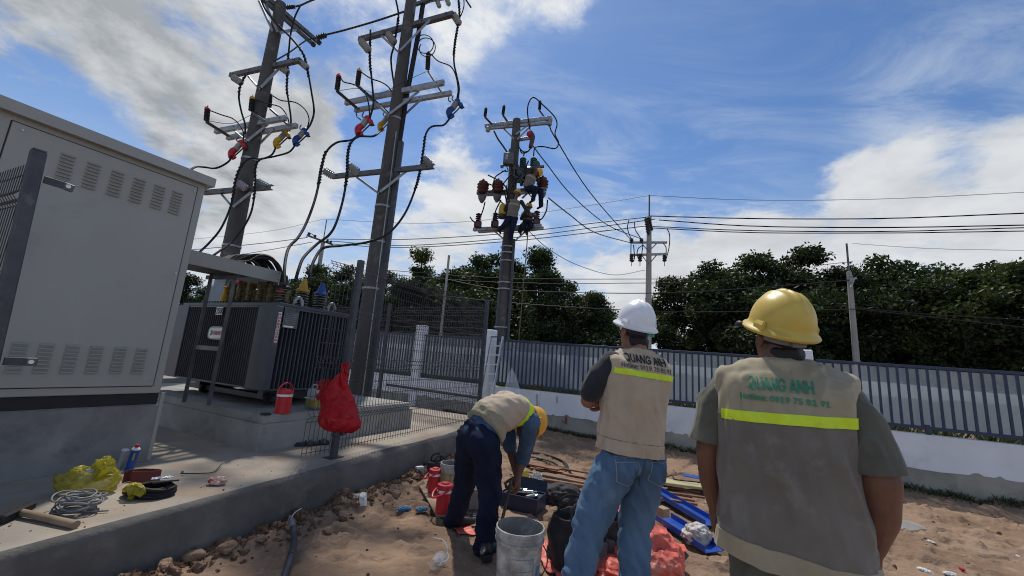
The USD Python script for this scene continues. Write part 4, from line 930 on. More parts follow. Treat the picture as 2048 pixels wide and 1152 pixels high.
# farther pole
wire('drop_cable', 'black cable arching from the top of the farther pole to its middle right insulator', [(520, -6, 7.7), (529, 16, 7.7), (545, 38, 7.75), (561, 55, 7.8), (583, 77, 7.9), (605, 105, 8.05), (613, 128, 8.1), (617, 150, 8.1), (623, 185, 8.1), (628, 222, 8.1), (622, 246, 8.1), (613, 260, 8.1)], K, None, spiral=[(4.7, 7.2)])
wire('drop_cable', 'black jumper from the top strain insulator down past the farther pole', [(600, 12, 7.95), (589, 36, 7.95), (581, 70, 7.97), (577, 110, 8.0), (575, 150, 8.0), (574, 180, 8.0), (578, 208, 8.0), (582, 240, 8.0), (579, 262, 8.0)], K * .9, None, spiral=[(3, 5.5)])
wire('drop_cable', 'black cable left of the farther pole from its middle arm', [(492, 150, 7.8), (483, 165, 7.8), (479, 180, 7.8), (478, 198, 7.8), (483, 224, 7.8), (490, 248, 7.8), (490, 268, 7.8)], K * .9, None, spiral=[(.3, 2.6)])
wire('arrester_lead', 'black lead from the red capped arrester of the farther pole', [(420, 221, 7.85), (444, 230, 7.83), (465, 237, 7.8), (479, 250, 7.8), (487, 266, 7.8), (486, 284, 7.8)], .013)
wire('arrester_lead', 'black lead from the yellow capped arrester of the farther pole', [(510, 199, 7.8), (535, 207, 7.85), (560, 214, 7.95), (573, 230, 8.0), (578, 248, 8.0), (574, 266, 8.0)], .013)
wire('arrester_lead', 'black lead from the dark arrester of the farther pole to its blue fuse', [(546, 192, 8.1), (563, 201, 8.1), (591, 205, 8.1), (610, 219, 8.1), (618, 238, 8.1), (614, 258, 8.1)], .013)
wire('earth_wire', 'thin wire strung between the arresters of the farther pole', [(417, 242, 7.85), (463, 247, 7.85), (504, 229, 7.8), (535, 217, 8.1)], .006, n=5)
wire('drop_cable', 'black cable from the red fuse of the farther pole to behind the cabinet roof', [(465, 310, 7.8), (456, 324, 7.6), (433, 336, 7.3), (408, 334, 7.0), (391, 334, 6.8), (378, 345, 6.6), (368, 375, 6.4)], K * .9)
wire('drop_cable', 'black cable from the yellow fuse of the farther pole past its lower left insulator', [(552, 294, 8.0), (543, 310, 7.9), (522, 318, 7.75), (499, 317, 7.6), (480, 336, 7.6), (470, 366, 7.6), (467, 389, 7.6), (458, 422, 7.5), (441, 458, 7.2), (418, 486, 6.9), (398, 505, 6.6)], K * .9, None, spiral=[(3.6, 6.4)])
wire('drop_cable', 'black cable from the blue fuse of the farther pole past its lower right insulator', [(592, 288, 8.1), (578, 304, 8.0), (548, 313, 7.9), (519, 320, 7.8), (511, 338, 7.75), (511, 364, 7.75), (509, 390, 7.7), (502, 425, 7.6), (486, 456, 7.3), (463, 484, 7.0), (425, 512, 6.6)], K * .9, None, spiral=[(3.2, 6.3)])
wire('span_wire', 'thick conductor from the farther pole to behind the nearer pole', [(650, 70, 8.65), (690, 60, 8.5), (752, 42, 8.3), (812, 22, 8.15)], .022, None, 'cable_wire', 5)
wire('span_wire', 'conductor from the top strain insulator leaving over the top edge', [(591, 13, 7.95), (603, 10, 7.95), (618, 3, 8.0), (642, -6, 8.1)], .02, None, 'cable_wire', 5)
wire('span_wire', 'short cable end jutting in at the top edge right of the nearer pole', [(930, -3, 8.4), (936, 6, 8.4), (942, 15, 8.4)], .02, None, 'cable_wire', 4)
wire('stay_wire', 'insulated stay running from the farther pole to its top arm end', [(551, 121, 7.9), (580, 104, 8.1), (612, 81, 8.5), (632, 76, 8.6)], .016, None, 'cable_wire', 4)
# pole with the linemen ----------------------------------------------------------------
YC = 12.5
Dp = Pole('utility_pole', 'dark concrete pole with the three linemen and red switchgear', (-.24, YC, 0), YC, (-.24, YC), aty(1034, 240, YC)[2], .205, .14, 'pole_dark', -.3)
z = Dp.zat(244); Dp.arm((970, 252), (1103, 236), z, .09, .12, 'galv'); z2 = Dp.zat(251); Dp.arm((975, 257), (1100, 246), z2 - .02, .08, .09, 'galv')
Dp.brace((1003, 251), z, (1028, 276), YC - .2); Dp.brace((1065, 247), z, (1033, 278), YC - .2); Dp.brace((1055, 250), z2, (1030, 268), YC - .2); Dp.arm((1028, 281), (1066, 275), Dp.zat(279), .08, .10, 'galv')
for (tp, bt, ft) in (((972, 217), (970, 233), (990, 254)), ((1008, 212), (1006, 229), (1022, 252)), ((1080, 203), (1079, 219), (1096, 242))): arrester(Dp.t, tp, bt, YC - .1, 'rubber_dark', [ft], z)
for (x, y) in ((976, 259), (1012, 251), (1100, 240), (1099, 247)): post_ins(Dp.t, aty(x, y - 4, YC), aty(x, y + 4, YC), 'porcelain_grey', .09, 2)
f = part(Dp.t, 'fuse_cutout', tube([aty(1060, 264, YC - .3), aty(1065, 275, YC - .3), aty(1061, 295, YC - .3)], [.08, .09, .07], 10, 4), 'porcelain_red', 40); part(f, 'cap', ell(aty(1059, 268, YC - .3), (.10, .10, .10)), 'red_plastic', True)
bx = aty(1017, 319, YC - .25); part(Dp.t, 'meter_box', box(bx, (.34, .26, .40), np.eye(3), .02), 'galv_dark'); part(Dp.t, 'meter_window', box(bx + [-.06, -.135, .03], (.09, .01, .2), np.eye(3)), 'porcelain_grey')
part(Dp.t, 'meter_cap', lathe([(0, 0), (.08, 0), (.08, .14), (.05, .2), (0, .2)], 14, bx + np.array([.06, 0, .2])), 'green_rubber'); part(Dp.t, 'meter_lug', ell(aty(1004, 333, YC - .3), (.06, .06, .06)), 'galv_dark')
for (x, y) in ((1046, 324), (1067, 324)):
    a = aty(x, y, YC - .2); b_ = part(Dp.t, 'switch_bushing', ribbed(a - [0, 0, .22], a + np.array([0, 0, .13]), .115, 5, .75), 'green_rubber', 30)
sw = aty(1050, 345, YC - .1); part(Dp.t, 'switch_drum', cat_([cyl(sw + [-.25, 0, -.05], sw + [.38, -.1, -.02], .20, 18), ell(sw + [.36, -.1, .02], (.20, .2, .2)), bar(sw + [-.5, .05, -.28], sw + [.35, 0, -.3], .14, .12)]), 'tank', 40)
part(Dp.t, 'switch_linkage', cat_([bar(aty(1025, 350, YC - .3), aty(1062, 368, YC - .3), .05, .05), bar(aty(1022, 372, YC - .3), aty(1050, 350, YC - .3), .05, .04), cyl(aty(1036, 330, YC - .3), aty(1042, 372, YC - .3), .03, 8), cyl(aty(1028, 330, YC - .3), aty(1033, 420, YC - .3), .022, 8)]), 'tank')
part(Dp.t, 'switch_can', ell(aty(1072, 330, YC - .2), (.14, .14, .16)), 'green_rubber', True)
z = Dp.zat(382); Dp.arm((954, 386), (1093, 378), z, .09, .12, 'galv_dark'); Dp.arm((967, 390), (1090, 384), z - .1, .08, .08, 'galv'); Dp.brace((985, 386), z, (1008, 408), YC - .2); Dp.brace((1055, 384), z, (1043, 396), YC - .2)
for (x, y) in ((966, 374), (996, 373), (1085, 367)):
    a = aty(x, y, YC - .15); m_ = part(Dp.t, 'recloser_pot', lathe([(0, -.2), (.14, -.2), (.19, -.13), (.14, -.1), (.20, -.03), (.15, 0), (.20, .07), (.13, .1), (.15, .17), (.05, .2), (.03, .28), (0, .28)], 18, a), 'porcelain_red', 30)
    part(m_, 'lower_shroud', lathe([(0, -.45), (.05, -.42), (.12, -.3), (.14, -.2), (0, -.2)], 14, a + np.array([0, 0, -.12])), 'galv_dark' if x < 1000 else 'wrap_olive')
z = Dp.zat(456); Dp.arm((947, 459), (1083, 452), z, .10, .12, 'galv'); Dp.arm((957, 463), (1087, 456), z - .06, .09, .1, 'galv'); Dp.brace((985, 458), z, (1008, 477), YC - .2); Dp.brace((1058, 455), z, (1030, 480), YC - .2)
for (x, y) in ((956, 447), (990, 446), (1073, 442)):
    a = aty(x, y, YC - .1); m_ = part(Dp.t, 'pin_insulator', ribbed(a + np.array([0, 0, .05]), a + np.array([0, 0, .34]), .10, 4, .5), 'porcelain_red', 30); part(m_, 'base', box(a + np.array([0, 0, -.04]), (.24, .2, .2), np.eye(3), .02), 'porcelain_red')
part(Dp.t, 'yellow_lantern', lathe([(0, 0), (.12, 0), (.14, .05), (.12, .3), (.05, .38), (0, .38)], 14, aty(1005, 430, YC - .35)), 'yellow_plastic')
part(Dp.t, 'lantern_foot', lathe([(0, -.1), (.14, -.1), (.14, 0), (0, .02)], 14, aty(1005, 430, YC - .35)), 'rubber_dark')
for dx, m_ in ((-.16, 'gate_steel'), (.24, 'gate_steel')): part(Dp.t, 'conduit', cyl((Dp.P[0] + dx, YC - .12, 0), (Dp.P[0] + dx * .8, YC - .12, Dp.zat(480)), .05, 10), m_)
for y in (495, 507, 523, 566, 579, 655): band(Dp.t, Dp.P, Dp.zat(y), Dp.r(Dp.zat(y)) + .05, 'galv')
for q in ([(968, 362, ), (978, 368), (1000, 372), (1020, 352), (1036, 345)], [(976, 350), (995, 360), (1010, 372), (1014, 390), (1011, 420)], [(986, 372), (990, 355), (1003, 345), (1012, 340)], [(963, 368), (965, 360), (972, 366)], [(970, 404), (966, 420), (960, 436)], [(1002, 400), (992, 420), (986, 440), (984, 450)], [(1095, 400), (1093, 420), (1085, 436), (1078, 440)], [(940, 434), (946, 442), (953, 445)], [(1007, 380), (1012, 400), (1014, 440)], [(1040, 300), (1044, 306), (1054, 304), (1061, 297)], [(1047, 312), (1050, 304), (1057, 302), (1062, 294)], [(1036, 290), (1042, 300), (1052, 306)]): part(Dp.t, 'jumper', tube([aty(x, y, YC - .2) for x, y in q], .022, 6, 6), 'cable', True)
rng = np.random.default_rng(31)
for i in range(12):
    x0, y0 = rng.uniform(1008, 1062), rng.uniform(318, 372); x1, y1 = x0 + rng.uniform(-26, 26), y0 + rng.uniform(8, 46); yy = YC - rng.uniform(.2, .45)
    part(Dp.t, 'jumper', tube([aty(x0, y0, yy), aty((x0 + x1) / 2 + rng.uniform(-9, 9), (y0 + y1) / 2 + rng.uniform(0, 9), yy - .1), aty(x1, y1, yy)], rng.choice([.016, .024]), 6, 7), 'cable', True)
part(Dp.t, 'switch_frame', cat_([bar(aty(1022, 338, YC - .2), aty(1088, 333, YC - .2), .07, .07), bar(aty(1030, 362, YC - .25), aty(1075, 360, YC - .25), .06, .06), bar(aty(1046, 330, YC - .25), aty(1044, 372, YC - .25), .05, .05)]), 'galv_dark')
wire('jumper_cable', 'black loop arching over the top arm of the linemen pole', [(1060, 260, 12.3), (1055, 225, 12.3), (1058, 205, 12.3), (1068, 195, 12.3), (1088, 212, 12.4), (1108, 232, 12.4), (1114, 248, 12.4), (1110, 268, 12.3), (1117, 285, 12.3), (1110, 297, 12.3), (1085, 293, 12.3), (1070, 296, 12.3), (1067, 312, 12.3)], .022)
for pts, lab in (([(1095, 244, 12.4), (1100, 254, 12.5), (1112, 278, 13), (1180, 385, 16), (1262, 480, 21.5)], 'top right conductor from the linemen pole to the distant pole'), ([(1066, 292, 12.4), (1095, 330, 14), (1145, 392, 17), (1215, 450, 20), (1283, 478, 21.9)], 'second conductor from the linemen pole to the distant pole'), ([(1097, 396, 12.4), (1140, 430, 14.5), (1190, 465, 17.5), (1262, 486, 21.8)], 'lowest heavy conductor from the linemen pole to the distant pole'), ([(1055, 460, 12.4), (1100, 500, 13.5), (1160, 532, 16), (1230, 550, 19), (1290, 540, 21.9)], 'slack thin wire sagging below the conductors to the distant pole')):
    wire('conductor', lab, pts, .022 if 'thin' not in lab else .012, None, 'cable_wire', 6)
for (q, ft) in (((988, 262), (1012, 303)), ):
    wire('conductor', 'short dead-ended conductor left of the linemen pole', [(988, 262, 12.4), (996, 278, 12.4), (1006, 292, 12.4), (1014, 304, 12.4)], .03, None, 'cable_wire', 4)
wire('rope', 'tan hand line hanging from the linemen pole to the ground', [(1056, 462, 12.2), (1053, 500, 12.1), (1046, 580, 12.0), (1041, 640, 11.9), (1037, 690, 11.8), (1036, 760, 11.7)], .016, None, 'wrap_olive', 5, cat='rope')
mat('alu', (.62, .63, .64), .35, metallic=.8, var=.2)
def ladder():
    a0, a1 = Wp(-.52, -.65, .1), Wp(-.66, -.16, 1.98); b0, b1 = Wp(-.16, -.65, .1), Wp(-.36, -.16, 1.98)
    n = -.04
    a1 = onw_(982, 673, -.14); a0 = onw_(952, 838, -.55); b1 = onw_(1006, 673, -.14); b0 = onw_(977, 838, -.55)
    t = thing('ladder', 'aluminium ladder leaning on the white post beside the linemen pole', 'ladder', (a0 + b0) / 2)
    part(t, 'rail', bar(a0, a1, .03, .06, up=wn), 'alu'); part(t, 'rail', bar(b0, b1, .03, .06, up=wn), 'alu')
    for k in np.linspace(.06, .995, 9): part(t, 'rung', bar(a0 + (a1 - a0) * k, b0 + (b1 - b0) * k, .03, .03, up=wn), 'alu' if k < .99 else 'blue_paint')
def onw_(x, y, n):
    r = pray(x, y); return EYE + r * ((n - (EYE - W0) @ wn) / (r @ wn))
ladder()
# distant poles ----------------------------------------------------------------------------
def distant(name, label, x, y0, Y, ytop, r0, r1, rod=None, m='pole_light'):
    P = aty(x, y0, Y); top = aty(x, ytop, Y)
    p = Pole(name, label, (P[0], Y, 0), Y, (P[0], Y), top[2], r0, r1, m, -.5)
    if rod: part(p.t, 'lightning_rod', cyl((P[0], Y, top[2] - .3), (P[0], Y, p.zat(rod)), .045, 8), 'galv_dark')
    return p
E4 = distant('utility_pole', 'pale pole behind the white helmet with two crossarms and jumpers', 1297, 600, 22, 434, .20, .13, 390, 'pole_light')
z = E4.zat(484); E4.arm((1261, 485), (1334, 485), z, .12, .12, 'galv'); E4.brace((1283, 485), z, (1296, 501)); E4.brace((1314, 485), z, (1298, 501))
z = E4.zat(509); E4.arm((1261, 510), (1334, 508), z, .12, .12, 'galv'); E4.brace((1284, 510), z, (1296, 527)); E4.brace((1313, 509), z, (1298, 527))
for x in (1263, 1280, 1329): p_ = part(E4.t, 'fuse_cutout', ribbed(aty(x, 523, 21.8), aty(x, 508, 21.8), .13, 4), 'rubber_dark'); part(p_, 'tail', cyl(aty(x, 532, 21.8), aty(x, 523, 21.8), .02, 5), 'rubber_dark')
for x in (1263, 1283): part(E4.t, 'insulator', ribbed(aty(x, 485, 21.9), aty(x, 477, 21.9), .12, 3), 'rubber_dark')
for (x0, y0, x1, y1) in ((1291, 436, 1295, 466), (1299, 436, 1304, 461), (1296, 434, 1297, 470)): part(E4.t, 'strain_insulator', ribbed(aty(x0, y0, 21.7), aty(x1, y1, 21.7), .09, 6), 'rubber_dark')
for q in ([(1258, 440), (1255, 455), (1259, 470), (1264, 480)], [(1269, 445), (1270, 458), (1277, 470), (1282, 478)], [(1262, 487), (1262, 510), (1265, 524), (1269, 515), (1267, 490)], [(1286, 490), (1276, 498), (1275, 512), (1281, 522), (1284, 505), (1286, 490)], [(1326, 486), (1332, 495), (1332, 510)], [(1334, 457), (1339, 470), (1338, 495), (1331, 522)]): part(E4.t, 'jumper', tube([aty(x, y, 21.7) for x, y in q], .028, 5, 5), 'cable', True)
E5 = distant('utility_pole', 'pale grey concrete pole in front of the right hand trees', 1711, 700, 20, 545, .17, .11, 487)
part(E5.t, 'pole_bracket', cat_([bar(aty(1700, 560, 19.8), aty(1712, 556, 19.8), .1, .1), bar(aty(1702, 575, 19.8), aty(1708, 556, 19.8), .08, .06)]), 'galv')
for y in (556, 566): part(E5.t, 'insulator', ribbed(aty(1703, y, 19.7), aty(1703, y - 6, 19.7), .07, 3), 'porcelain_grey')
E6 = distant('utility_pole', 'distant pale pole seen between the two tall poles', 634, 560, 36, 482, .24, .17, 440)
z = E6.zat(484); E6.arm((615, 471), (665, 489), z, .14, .14, 'galv_dark'); 
for x, y in ((618, 470), (630, 475), (655, 484), (661, 487)): part(E6.t, 'insulator', ribbed(aty(x, y + 2, 36), aty(x, y - 5, 36), .14, 3), 'rubber_dark')
part(E6.t, 'jumper', tube([aty(x, y, 36) for x, y in ((613, 474), (616, 468), (624, 468), (632, 476))], .035, 5, 5), 'cable')
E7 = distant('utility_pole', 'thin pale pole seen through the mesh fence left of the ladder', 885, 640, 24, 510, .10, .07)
GL = None
lines = [
    ('top thin sky wire from the distant pole rod to the right edge', [(1298, 391, 22), (1500, 400, 20.5), (1760, 398, 19), (2060, 384, 17)], .012),
    ('highest heavy power line from the distant pole to the right edge', [(1300, 432, 22), (1500, 437, 20.5), (1760, 437, 19), (2060, 426, 17)], .030),
    ('second heavy power line from the distant pole to the right edge', [(1318, 440, 22.2), (1500, 452, 20.7), (1760, 455, 19.2), (2060, 450, 17.2)], .030),
    ('third heavy power line from the distant pole to the right edge', [(1305, 453, 21.9), (1500, 461, 20.5), (1760, 463, 19), (2060, 455, 17)], .026),
    ('lowest heavy power line from the distant pole to the right edge', [(1305, 456, 22.3), (1500, 465, 20.8), (1760, 466, 19.3), (2060, 462, 17.3)], .026),
    ('thin sky wire rising from the left pole to the distant pole rod', [(648, 438, 36), (800, 446, 33), (950, 442, 30), (1150, 415, 26), (1298, 391, 22)], .016),
    ('upper power line between the left distant pole and the middle one', [(655, 478, 36), (800, 479, 33), (1000, 468, 29), (1180, 447, 25), (1293, 434, 22)], .032),
    ('middle power line between the left distant pole and the middle one', [(660, 482, 36), (800, 491, 33), (1000, 478, 29), (1180, 456, 25), (1310, 438, 22.3)], .032),
    ('lower power line between the left distant pole and the middle one', [(664, 488, 36), (800, 495, 33), (1000, 484, 29), (1180, 465, 25), (1290, 452, 22)], .032),
    ('power line running left from the left distant pole, upper', [(615, 475, 36), (520, 487, 37), (380, 500, 38)], .032),
    ('power line running left from the left distant pole, middle', [(625, 484, 36), (520, 503, 37), (380, 525, 38)], .028),
    ('thin wire running left from the left distant pole rod', [(648, 438, 36), (540, 462, 37), (380, 479, 38)], .014),
    ('faint telephone line crossing low behind the distant pole, upper', [(770, 540, 27), (1000, 556, 24.5), (1290, 558, 23), (1400, 556, 22)], .02),
    ('faint telephone line crossing low behind the distant pole, middle', [(770, 548, 27), (1000, 565, 24.5), (1290, 566, 23), (1400, 563, 22)], .02),
    ('faint telephone line crossing low behind the distant pole, lower', [(890, 558, 24.2), (1000, 578, 22.5), (1200, 586, 21.5), (1400, 583, 20.6), (1706, 560, 19.9)], .024),
    ('lowest line in front of the trees, left of the right hand pole', [(886, 592, 23.8), (1050, 608, 21.5), (1300, 622, 20), (1500, 623, 19.5), (1712, 618, 19.8)], .022),
    ('upper line in front of the trees at the right edge', [(1714, 616, 19.8), (1850, 628, 18.5), (2060, 640, 17)], .018),
    ('lower line in front of the trees at the right edge', [(1714, 618, 19.8), (1850, 633, 18.3), (2060, 656, 16.5)], .018),
    ('thin line left of the right hand pole, upper', [(1640, 530, 21), (1706, 523, 20)], .016), ('thin line left of the right hand pole, lower', [(1640, 541, 21), (1704, 533, 20)], .016),
    ('faint sky wire from the right hand pole rod to the right edge', [(1705, 487, 20), (1860, 497, 18.5), (2060, 501, 17)], .010)]
for lab, pts, r in lines: wire('power_line', lab, pts, r, None, 'cable_wire', 6, cat='power line')
# ================================================================== people
mat('skin', (.165, .078, .047), .55, col2=(.115, .052, .032), scale=9, bump=.12, bscale=180, bdist=.002, spec=.4, space='world')
mat('skin_light', (.27, .135, .085), .55, col2=(.20, .095, .06), scale=9, bump=.12, bscale=180, bdist=.002, space='world')
mat('hair', (.012, .010, .009), .6, var=.4, scale=90, bump=.5, bscale=240, bdist=.003, space='world')
mat('vest_beige', (.36, .315, .215), .9, col2=(.285, .25, .17), scale=7, bump=.35, bscale=420, bdist=.0015, sheen=.2, space='world', speck=((.24, .21, .15), 5, .25), spec=.15)
mat('vest_sand', (.47, .385, .285), .9, col2=(.40, .325, .24), scale=6, bump=.35, bscale=420, bdist=.0015, sheen=.2, space='world', spec=.15, speck=((.34, .27, .2), 3.5, .2))
mat('vest_grey', (.18, .163, .138), .92, col2=(.142, .128, .108), scale=5, bump=.6, bscale=520, bdist=.002, sheen=.25, space='world', spec=.12, speck=((.22, .21, .19), 9, .3))
mat('reflective', (.62, .80, .02), .45, col2=(.52, .70, .015), scale=20, bump=.3, bscale=260, bdist=.001, space='world', spec=.5)
mat('shirt_olive', (.115, .115, .09), .92, col2=(.085, .085, .066), scale=8, bump=.4, bscale=380, bdist=.0015, sheen=.2, space='world', spec=.12)
mat('shirt_dark', (.030, .033, .040), .9, col2=(.022, .024, .030), scale=9, bump=.3, bscale=380, bdist=.0015, sheen=.2, space='world', spec=.15)
mat('denim_light', (.115, .20, .315), .9, col2=(.07, .125, .21), scale=4.5, bump=.45, bscale=420, bdist=.0015, space='world', stretch=(1, 1, .5), spec=.15, speck=((.17, .27, .39), 3.2, .35))
mat('denim_dark', (.014, .020, .045), .9, col2=(.009, .013, .030), scale=6, bump=.35, bscale=420, bdist=.0015, space='world', spec=.12)
mat('denim_shirt', (.075, .135, .22), .9, col2=(.045, .085, .15), scale=8, bump=.35, bscale=420, bdist=.0015, space='world', spec=.15)
mat('stitch', (.26, .30, .34), .8, var=.2)
mat('stitch_dark', (.05, .09, .15), .8, var=.2)
mat('helmet_yellow', (.58, .42, .07), .4, col2=(.48, .345, .055), scale=5, bump=.06, bscale=90, bdist=.001, spec=.5, space='world', rvar=.08, speck=((.42, .30, .08), 12, .12))
mat('helmet_white', (.76, .78, .80), .28, col2=(.66, .68, .71), scale=5, bump=.04, bscale=90, bdist=.001, spec=.5, space='world', rvar=.06)
mat('helmet_amber', (.72, .38, .03), .34, var=.15, scale=5, space='world')
mat('strap_grey', (.22, .22, .21), .8, var=.3, scale=30, bump=.3, bscale=200, space='world')
mat('strap_navy', (.02, .03, .10), .6, var=.3)
mat('strap_teal', (.02, .32, .28), .45, var=.2)
mat('shoe', (.018, .017, .017), .5, var=.4, scale=14, bump=.2)

def msphere(c, r, k=16): return Manifold.sphere(r, k).translate(list(map(float, c)))
def mell(c, r, R=np.eye(3), k=20):
    M = np.zeros((3, 4)); M[:, :3] = np.asarray(R) * np.asarray(r, float)[None, :]; M[:, 3] = c
    return Manifold.sphere(1.0, k).transform(M)
def chain(js):
    """Union of hulls of consecutive blobs: (point, radius) or (point, radii, frame)."""
    b = [msphere(j[0], j[1]) if len(j) == 2 else mell(*j) for j in js]
    out = Manifold()
    for p, q in zip(b[:-1], b[1:]): out = out + Manifold.batch_hull([p, q])
    return out
def fin(m, size, it=8):
    m = m.refine_to_length(size).to_mesh(); t = trimesh.Trimesh(m.vert_properties[:, :3].astype(float), m.tri_verts)
    t.merge_vertices(); trimesh.smoothing.filter_taubin(t, .5, .53, it); return t
def wrinkle(t, amp, fx=7.0, fz=3.0, seed=0, axis=(0, 0, 1), lean=.8, fine_amp=.25):
    ax = nrm(axis); s = t.vertices @ ax; lat = t.vertices - s[:, None] * ax
    q = lat * fx + (s * fz)[:, None] * np.array([.3, .2, 1.0]) + (t.vertices @ nrm([1, .4, 0]) * lean * fz)[:, None] * np.array([0, 0, 1.0])
    n = meshkit.fbm(q + 31.3, 3, seed); r = 1 - np.abs(2 * n - 1) * 2.2; r2 = meshkit.fbm(q * 2.7 + 5, 2, seed + 3) - .5
    r = np.clip(r, 0, 1); r = r ** 1.7; t = t.copy(); t.vertices = t.vertices + t.vertex_normals * ((r - .3) * amp * 1.5 + r2 * amp * fine_amp * 2)[:, None]; return t
def to_man(t):
    return Manifold(manifold3d.Mesh(vert_properties=np.asarray(t.vertices, np.float32), tri_verts=np.asarray(t.faces, np.uint32)))
def from_man(m):
    q = m.to_mesh(); t = trimesh.Trimesh(q.vert_properties[:, :3].astype(float), q.tri_verts); return t
def cut(m, n, p, keep=1):
    """Keeps the side of the plane through p that n points into (keep=1)."""
    n = nrm(n) * keep; return m.trim_by_plane(list(map(float, n)), float(n @ np.asarray(p, float)))
def mfine(t, size):
    t = trimesh.Trimesh(t.vertices, t.faces); t.merge_vertices(); 
    if t.volume < 0: t.invert()
    q = from_man(to_man(t).refine_to_length(size)); q.merge_vertices(); return q
def loft(rings, k=44):
    """rings: (centre, frame, rx, ry, exponent) in order; interpolated smoothly and capped."""
    A_ = np.array([np.concatenate([r[0], r[1].ravel(), [r[2], r[3], r[4]]]) for r in rings]); A_ = spline(A_, 7)
    a = np.linspace(0, 2 * pi, k, endpoint=False); V = []
    for row in A_:
        R = row[3:12].reshape(3, 3); e = 2.0 / row[14]; c, s = np.cos(a), np.sin(a)
        V.append(row[:3] + (np.sign(c) * np.abs(c) ** e * row[12])[:, None] * nrm(R[:, 0]) + (np.sign(s) * np.abs(s) ** e * row[13])[:, None] * nrm(R[:, 1]))
    n = len(A_); V = np.vstack(V + [A_[:1, :3], A_[-1:, :3]]); F = []
    for i in range(n - 1):
        for j in range(k):
            p, q = i * k + j, i * k + (j + 1) % k; F += [(p, q, q + k), (p, q + k, p + k)]
    for j in range(k): F += [(n * k, (j + 1) % k, j), (n * k + 1, (n - 1) * k + j, (n - 1) * k + (j + 1) % k)]
    return trimesh.Trimesh(V, F, process=False)
def decal(flat, o, right, up, target, off, size=.012):
    """Lays a flat mesh (x right, y up, z thickness) onto the target, seen along the inward normal."""
    r, u_ = nrm(right), nrm(up); n_ = np.cross(r, u_)
    f = fine(flat, size); P = np.asarray(o) + f.vertices[:, :1] * r + f.vertices[:, 1:2] * u_
    org = P + n_ * .5; loc, ri, _ = target.ray.intersects_location(org, np.tile(-n_, (len(org), 1)), multiple_hits=False)
    d = np.full(len(P), np.nan); d[ri] = ((loc - P[ri]) @ n_)
    ok = ~np.isnan(d); d[~ok] = np.nanmedian(d)
    f.vertices = P + n_ * (d + off + f.vertices[:, 2])[:, None]
    f.update_faces(ok[f.faces].all(1)); return f
def hand(w, d, nrm_palm, side, L=.19, curl=.5):
    """Palm and five fingers from the wrist w along d; nrm_palm points out of the palm, side = +1 if the thumb lies on cross(d, palm)."""
    d = nrm(d); n = nrm(nrm_palm - d * (np.dot(nrm_palm, d))); t = np.cross(d, n) * side; s = L / .19
    P = lambda a, b, c: w + d * a * s + t * b * s + n * c * s
    m = chain([(P(0, .0, 0), .026 * s), (P(.045, .012, 0), .026 * s), (P(.085, .026, 0), .015 * s)]) + chain([(P(0, 0, 0), .026 * s), (P(.045, -.012, 0), .025 * s), (P(.082, -.026, 0), .014 * s)]) + Manifold.batch_hull([msphere(P(.04, .018, 0), .019 * s), msphere(P(.09, .028, 0), .012 * s), msphere(P(.088, -.028, 0), .012 * s), msphere(P(.04, -.02, 0), .019 * s)])
    for k, (b, ln) in enumerate(((.029, .072), (.010, .080), (-.010, .074), (-.029, .058))):
        a0 = np.array([.090, b, 0]); ang = curl * .6; js = [(P(*a0), .0105 * s)]; p = a0
        for q, fr in enumerate((.45, .32, .23)):
            p = p + np.array([math.cos(ang), 0, math.sin(ang)]) * ln * fr; js.append((P(*p), (.0098 - .0011 * q) * s)); ang += curl * (.9 + .1 * k)
        m = m + chain(js)
    m = m + chain([(P(.018, .020, .004), .017 * s), (P(.050, .047, .018), .0135 * s), (P(.078, .056, .034), .011 * s), (P(.100, .054, .048), .009 * s)])
    return m
def head_man(c, R, s=1.0):
    q = lambda x, y, z: np.asarray(c) + R @ (np.array([x, y, z]) * s)
    m = Manifold.batch_hull([mell(q(0, -.012, .035), np.array([.074, .092, .085]) * s, R), mell(q(0, .035, -.02), np.array([.064, .055, .06]) * s, R)])
    m = m + Manifold.batch_hull([mell(q(0, .03, -.02), np.array([.064, .055, .05]) * s, R), mell(q(0, .062, -.092), np.array([.030, .026, .022]) * s, R), mell(q(0, .0, -.07), np.array([.055, .05, .03]) * s, R)])
    m = m + chain([(q(0, .088, .012), .010 * s), (q(0, .108, -.028), .014 * s)]) + chain([(q(-.014, .096, -.03), .010 * s), (q(.014, .096, -.03), .010 * s)])
    m = m + chain([(q(-.018, .083, -.062), .009 * s), (q(.018, .083, -.062), .009 * s)]) + chain([(q(-.045, .072, .03), .010 * s), (q(.045, .072, .03), .010 * s)])
    for x in (-1, 1): m = m + chain([(q(x * .077, -.006, .020), .011 * s), (q(x * .086, -.018, .006), .013 * s), (q(x * .080, -.006, -.026), .009 * s)])
    return m
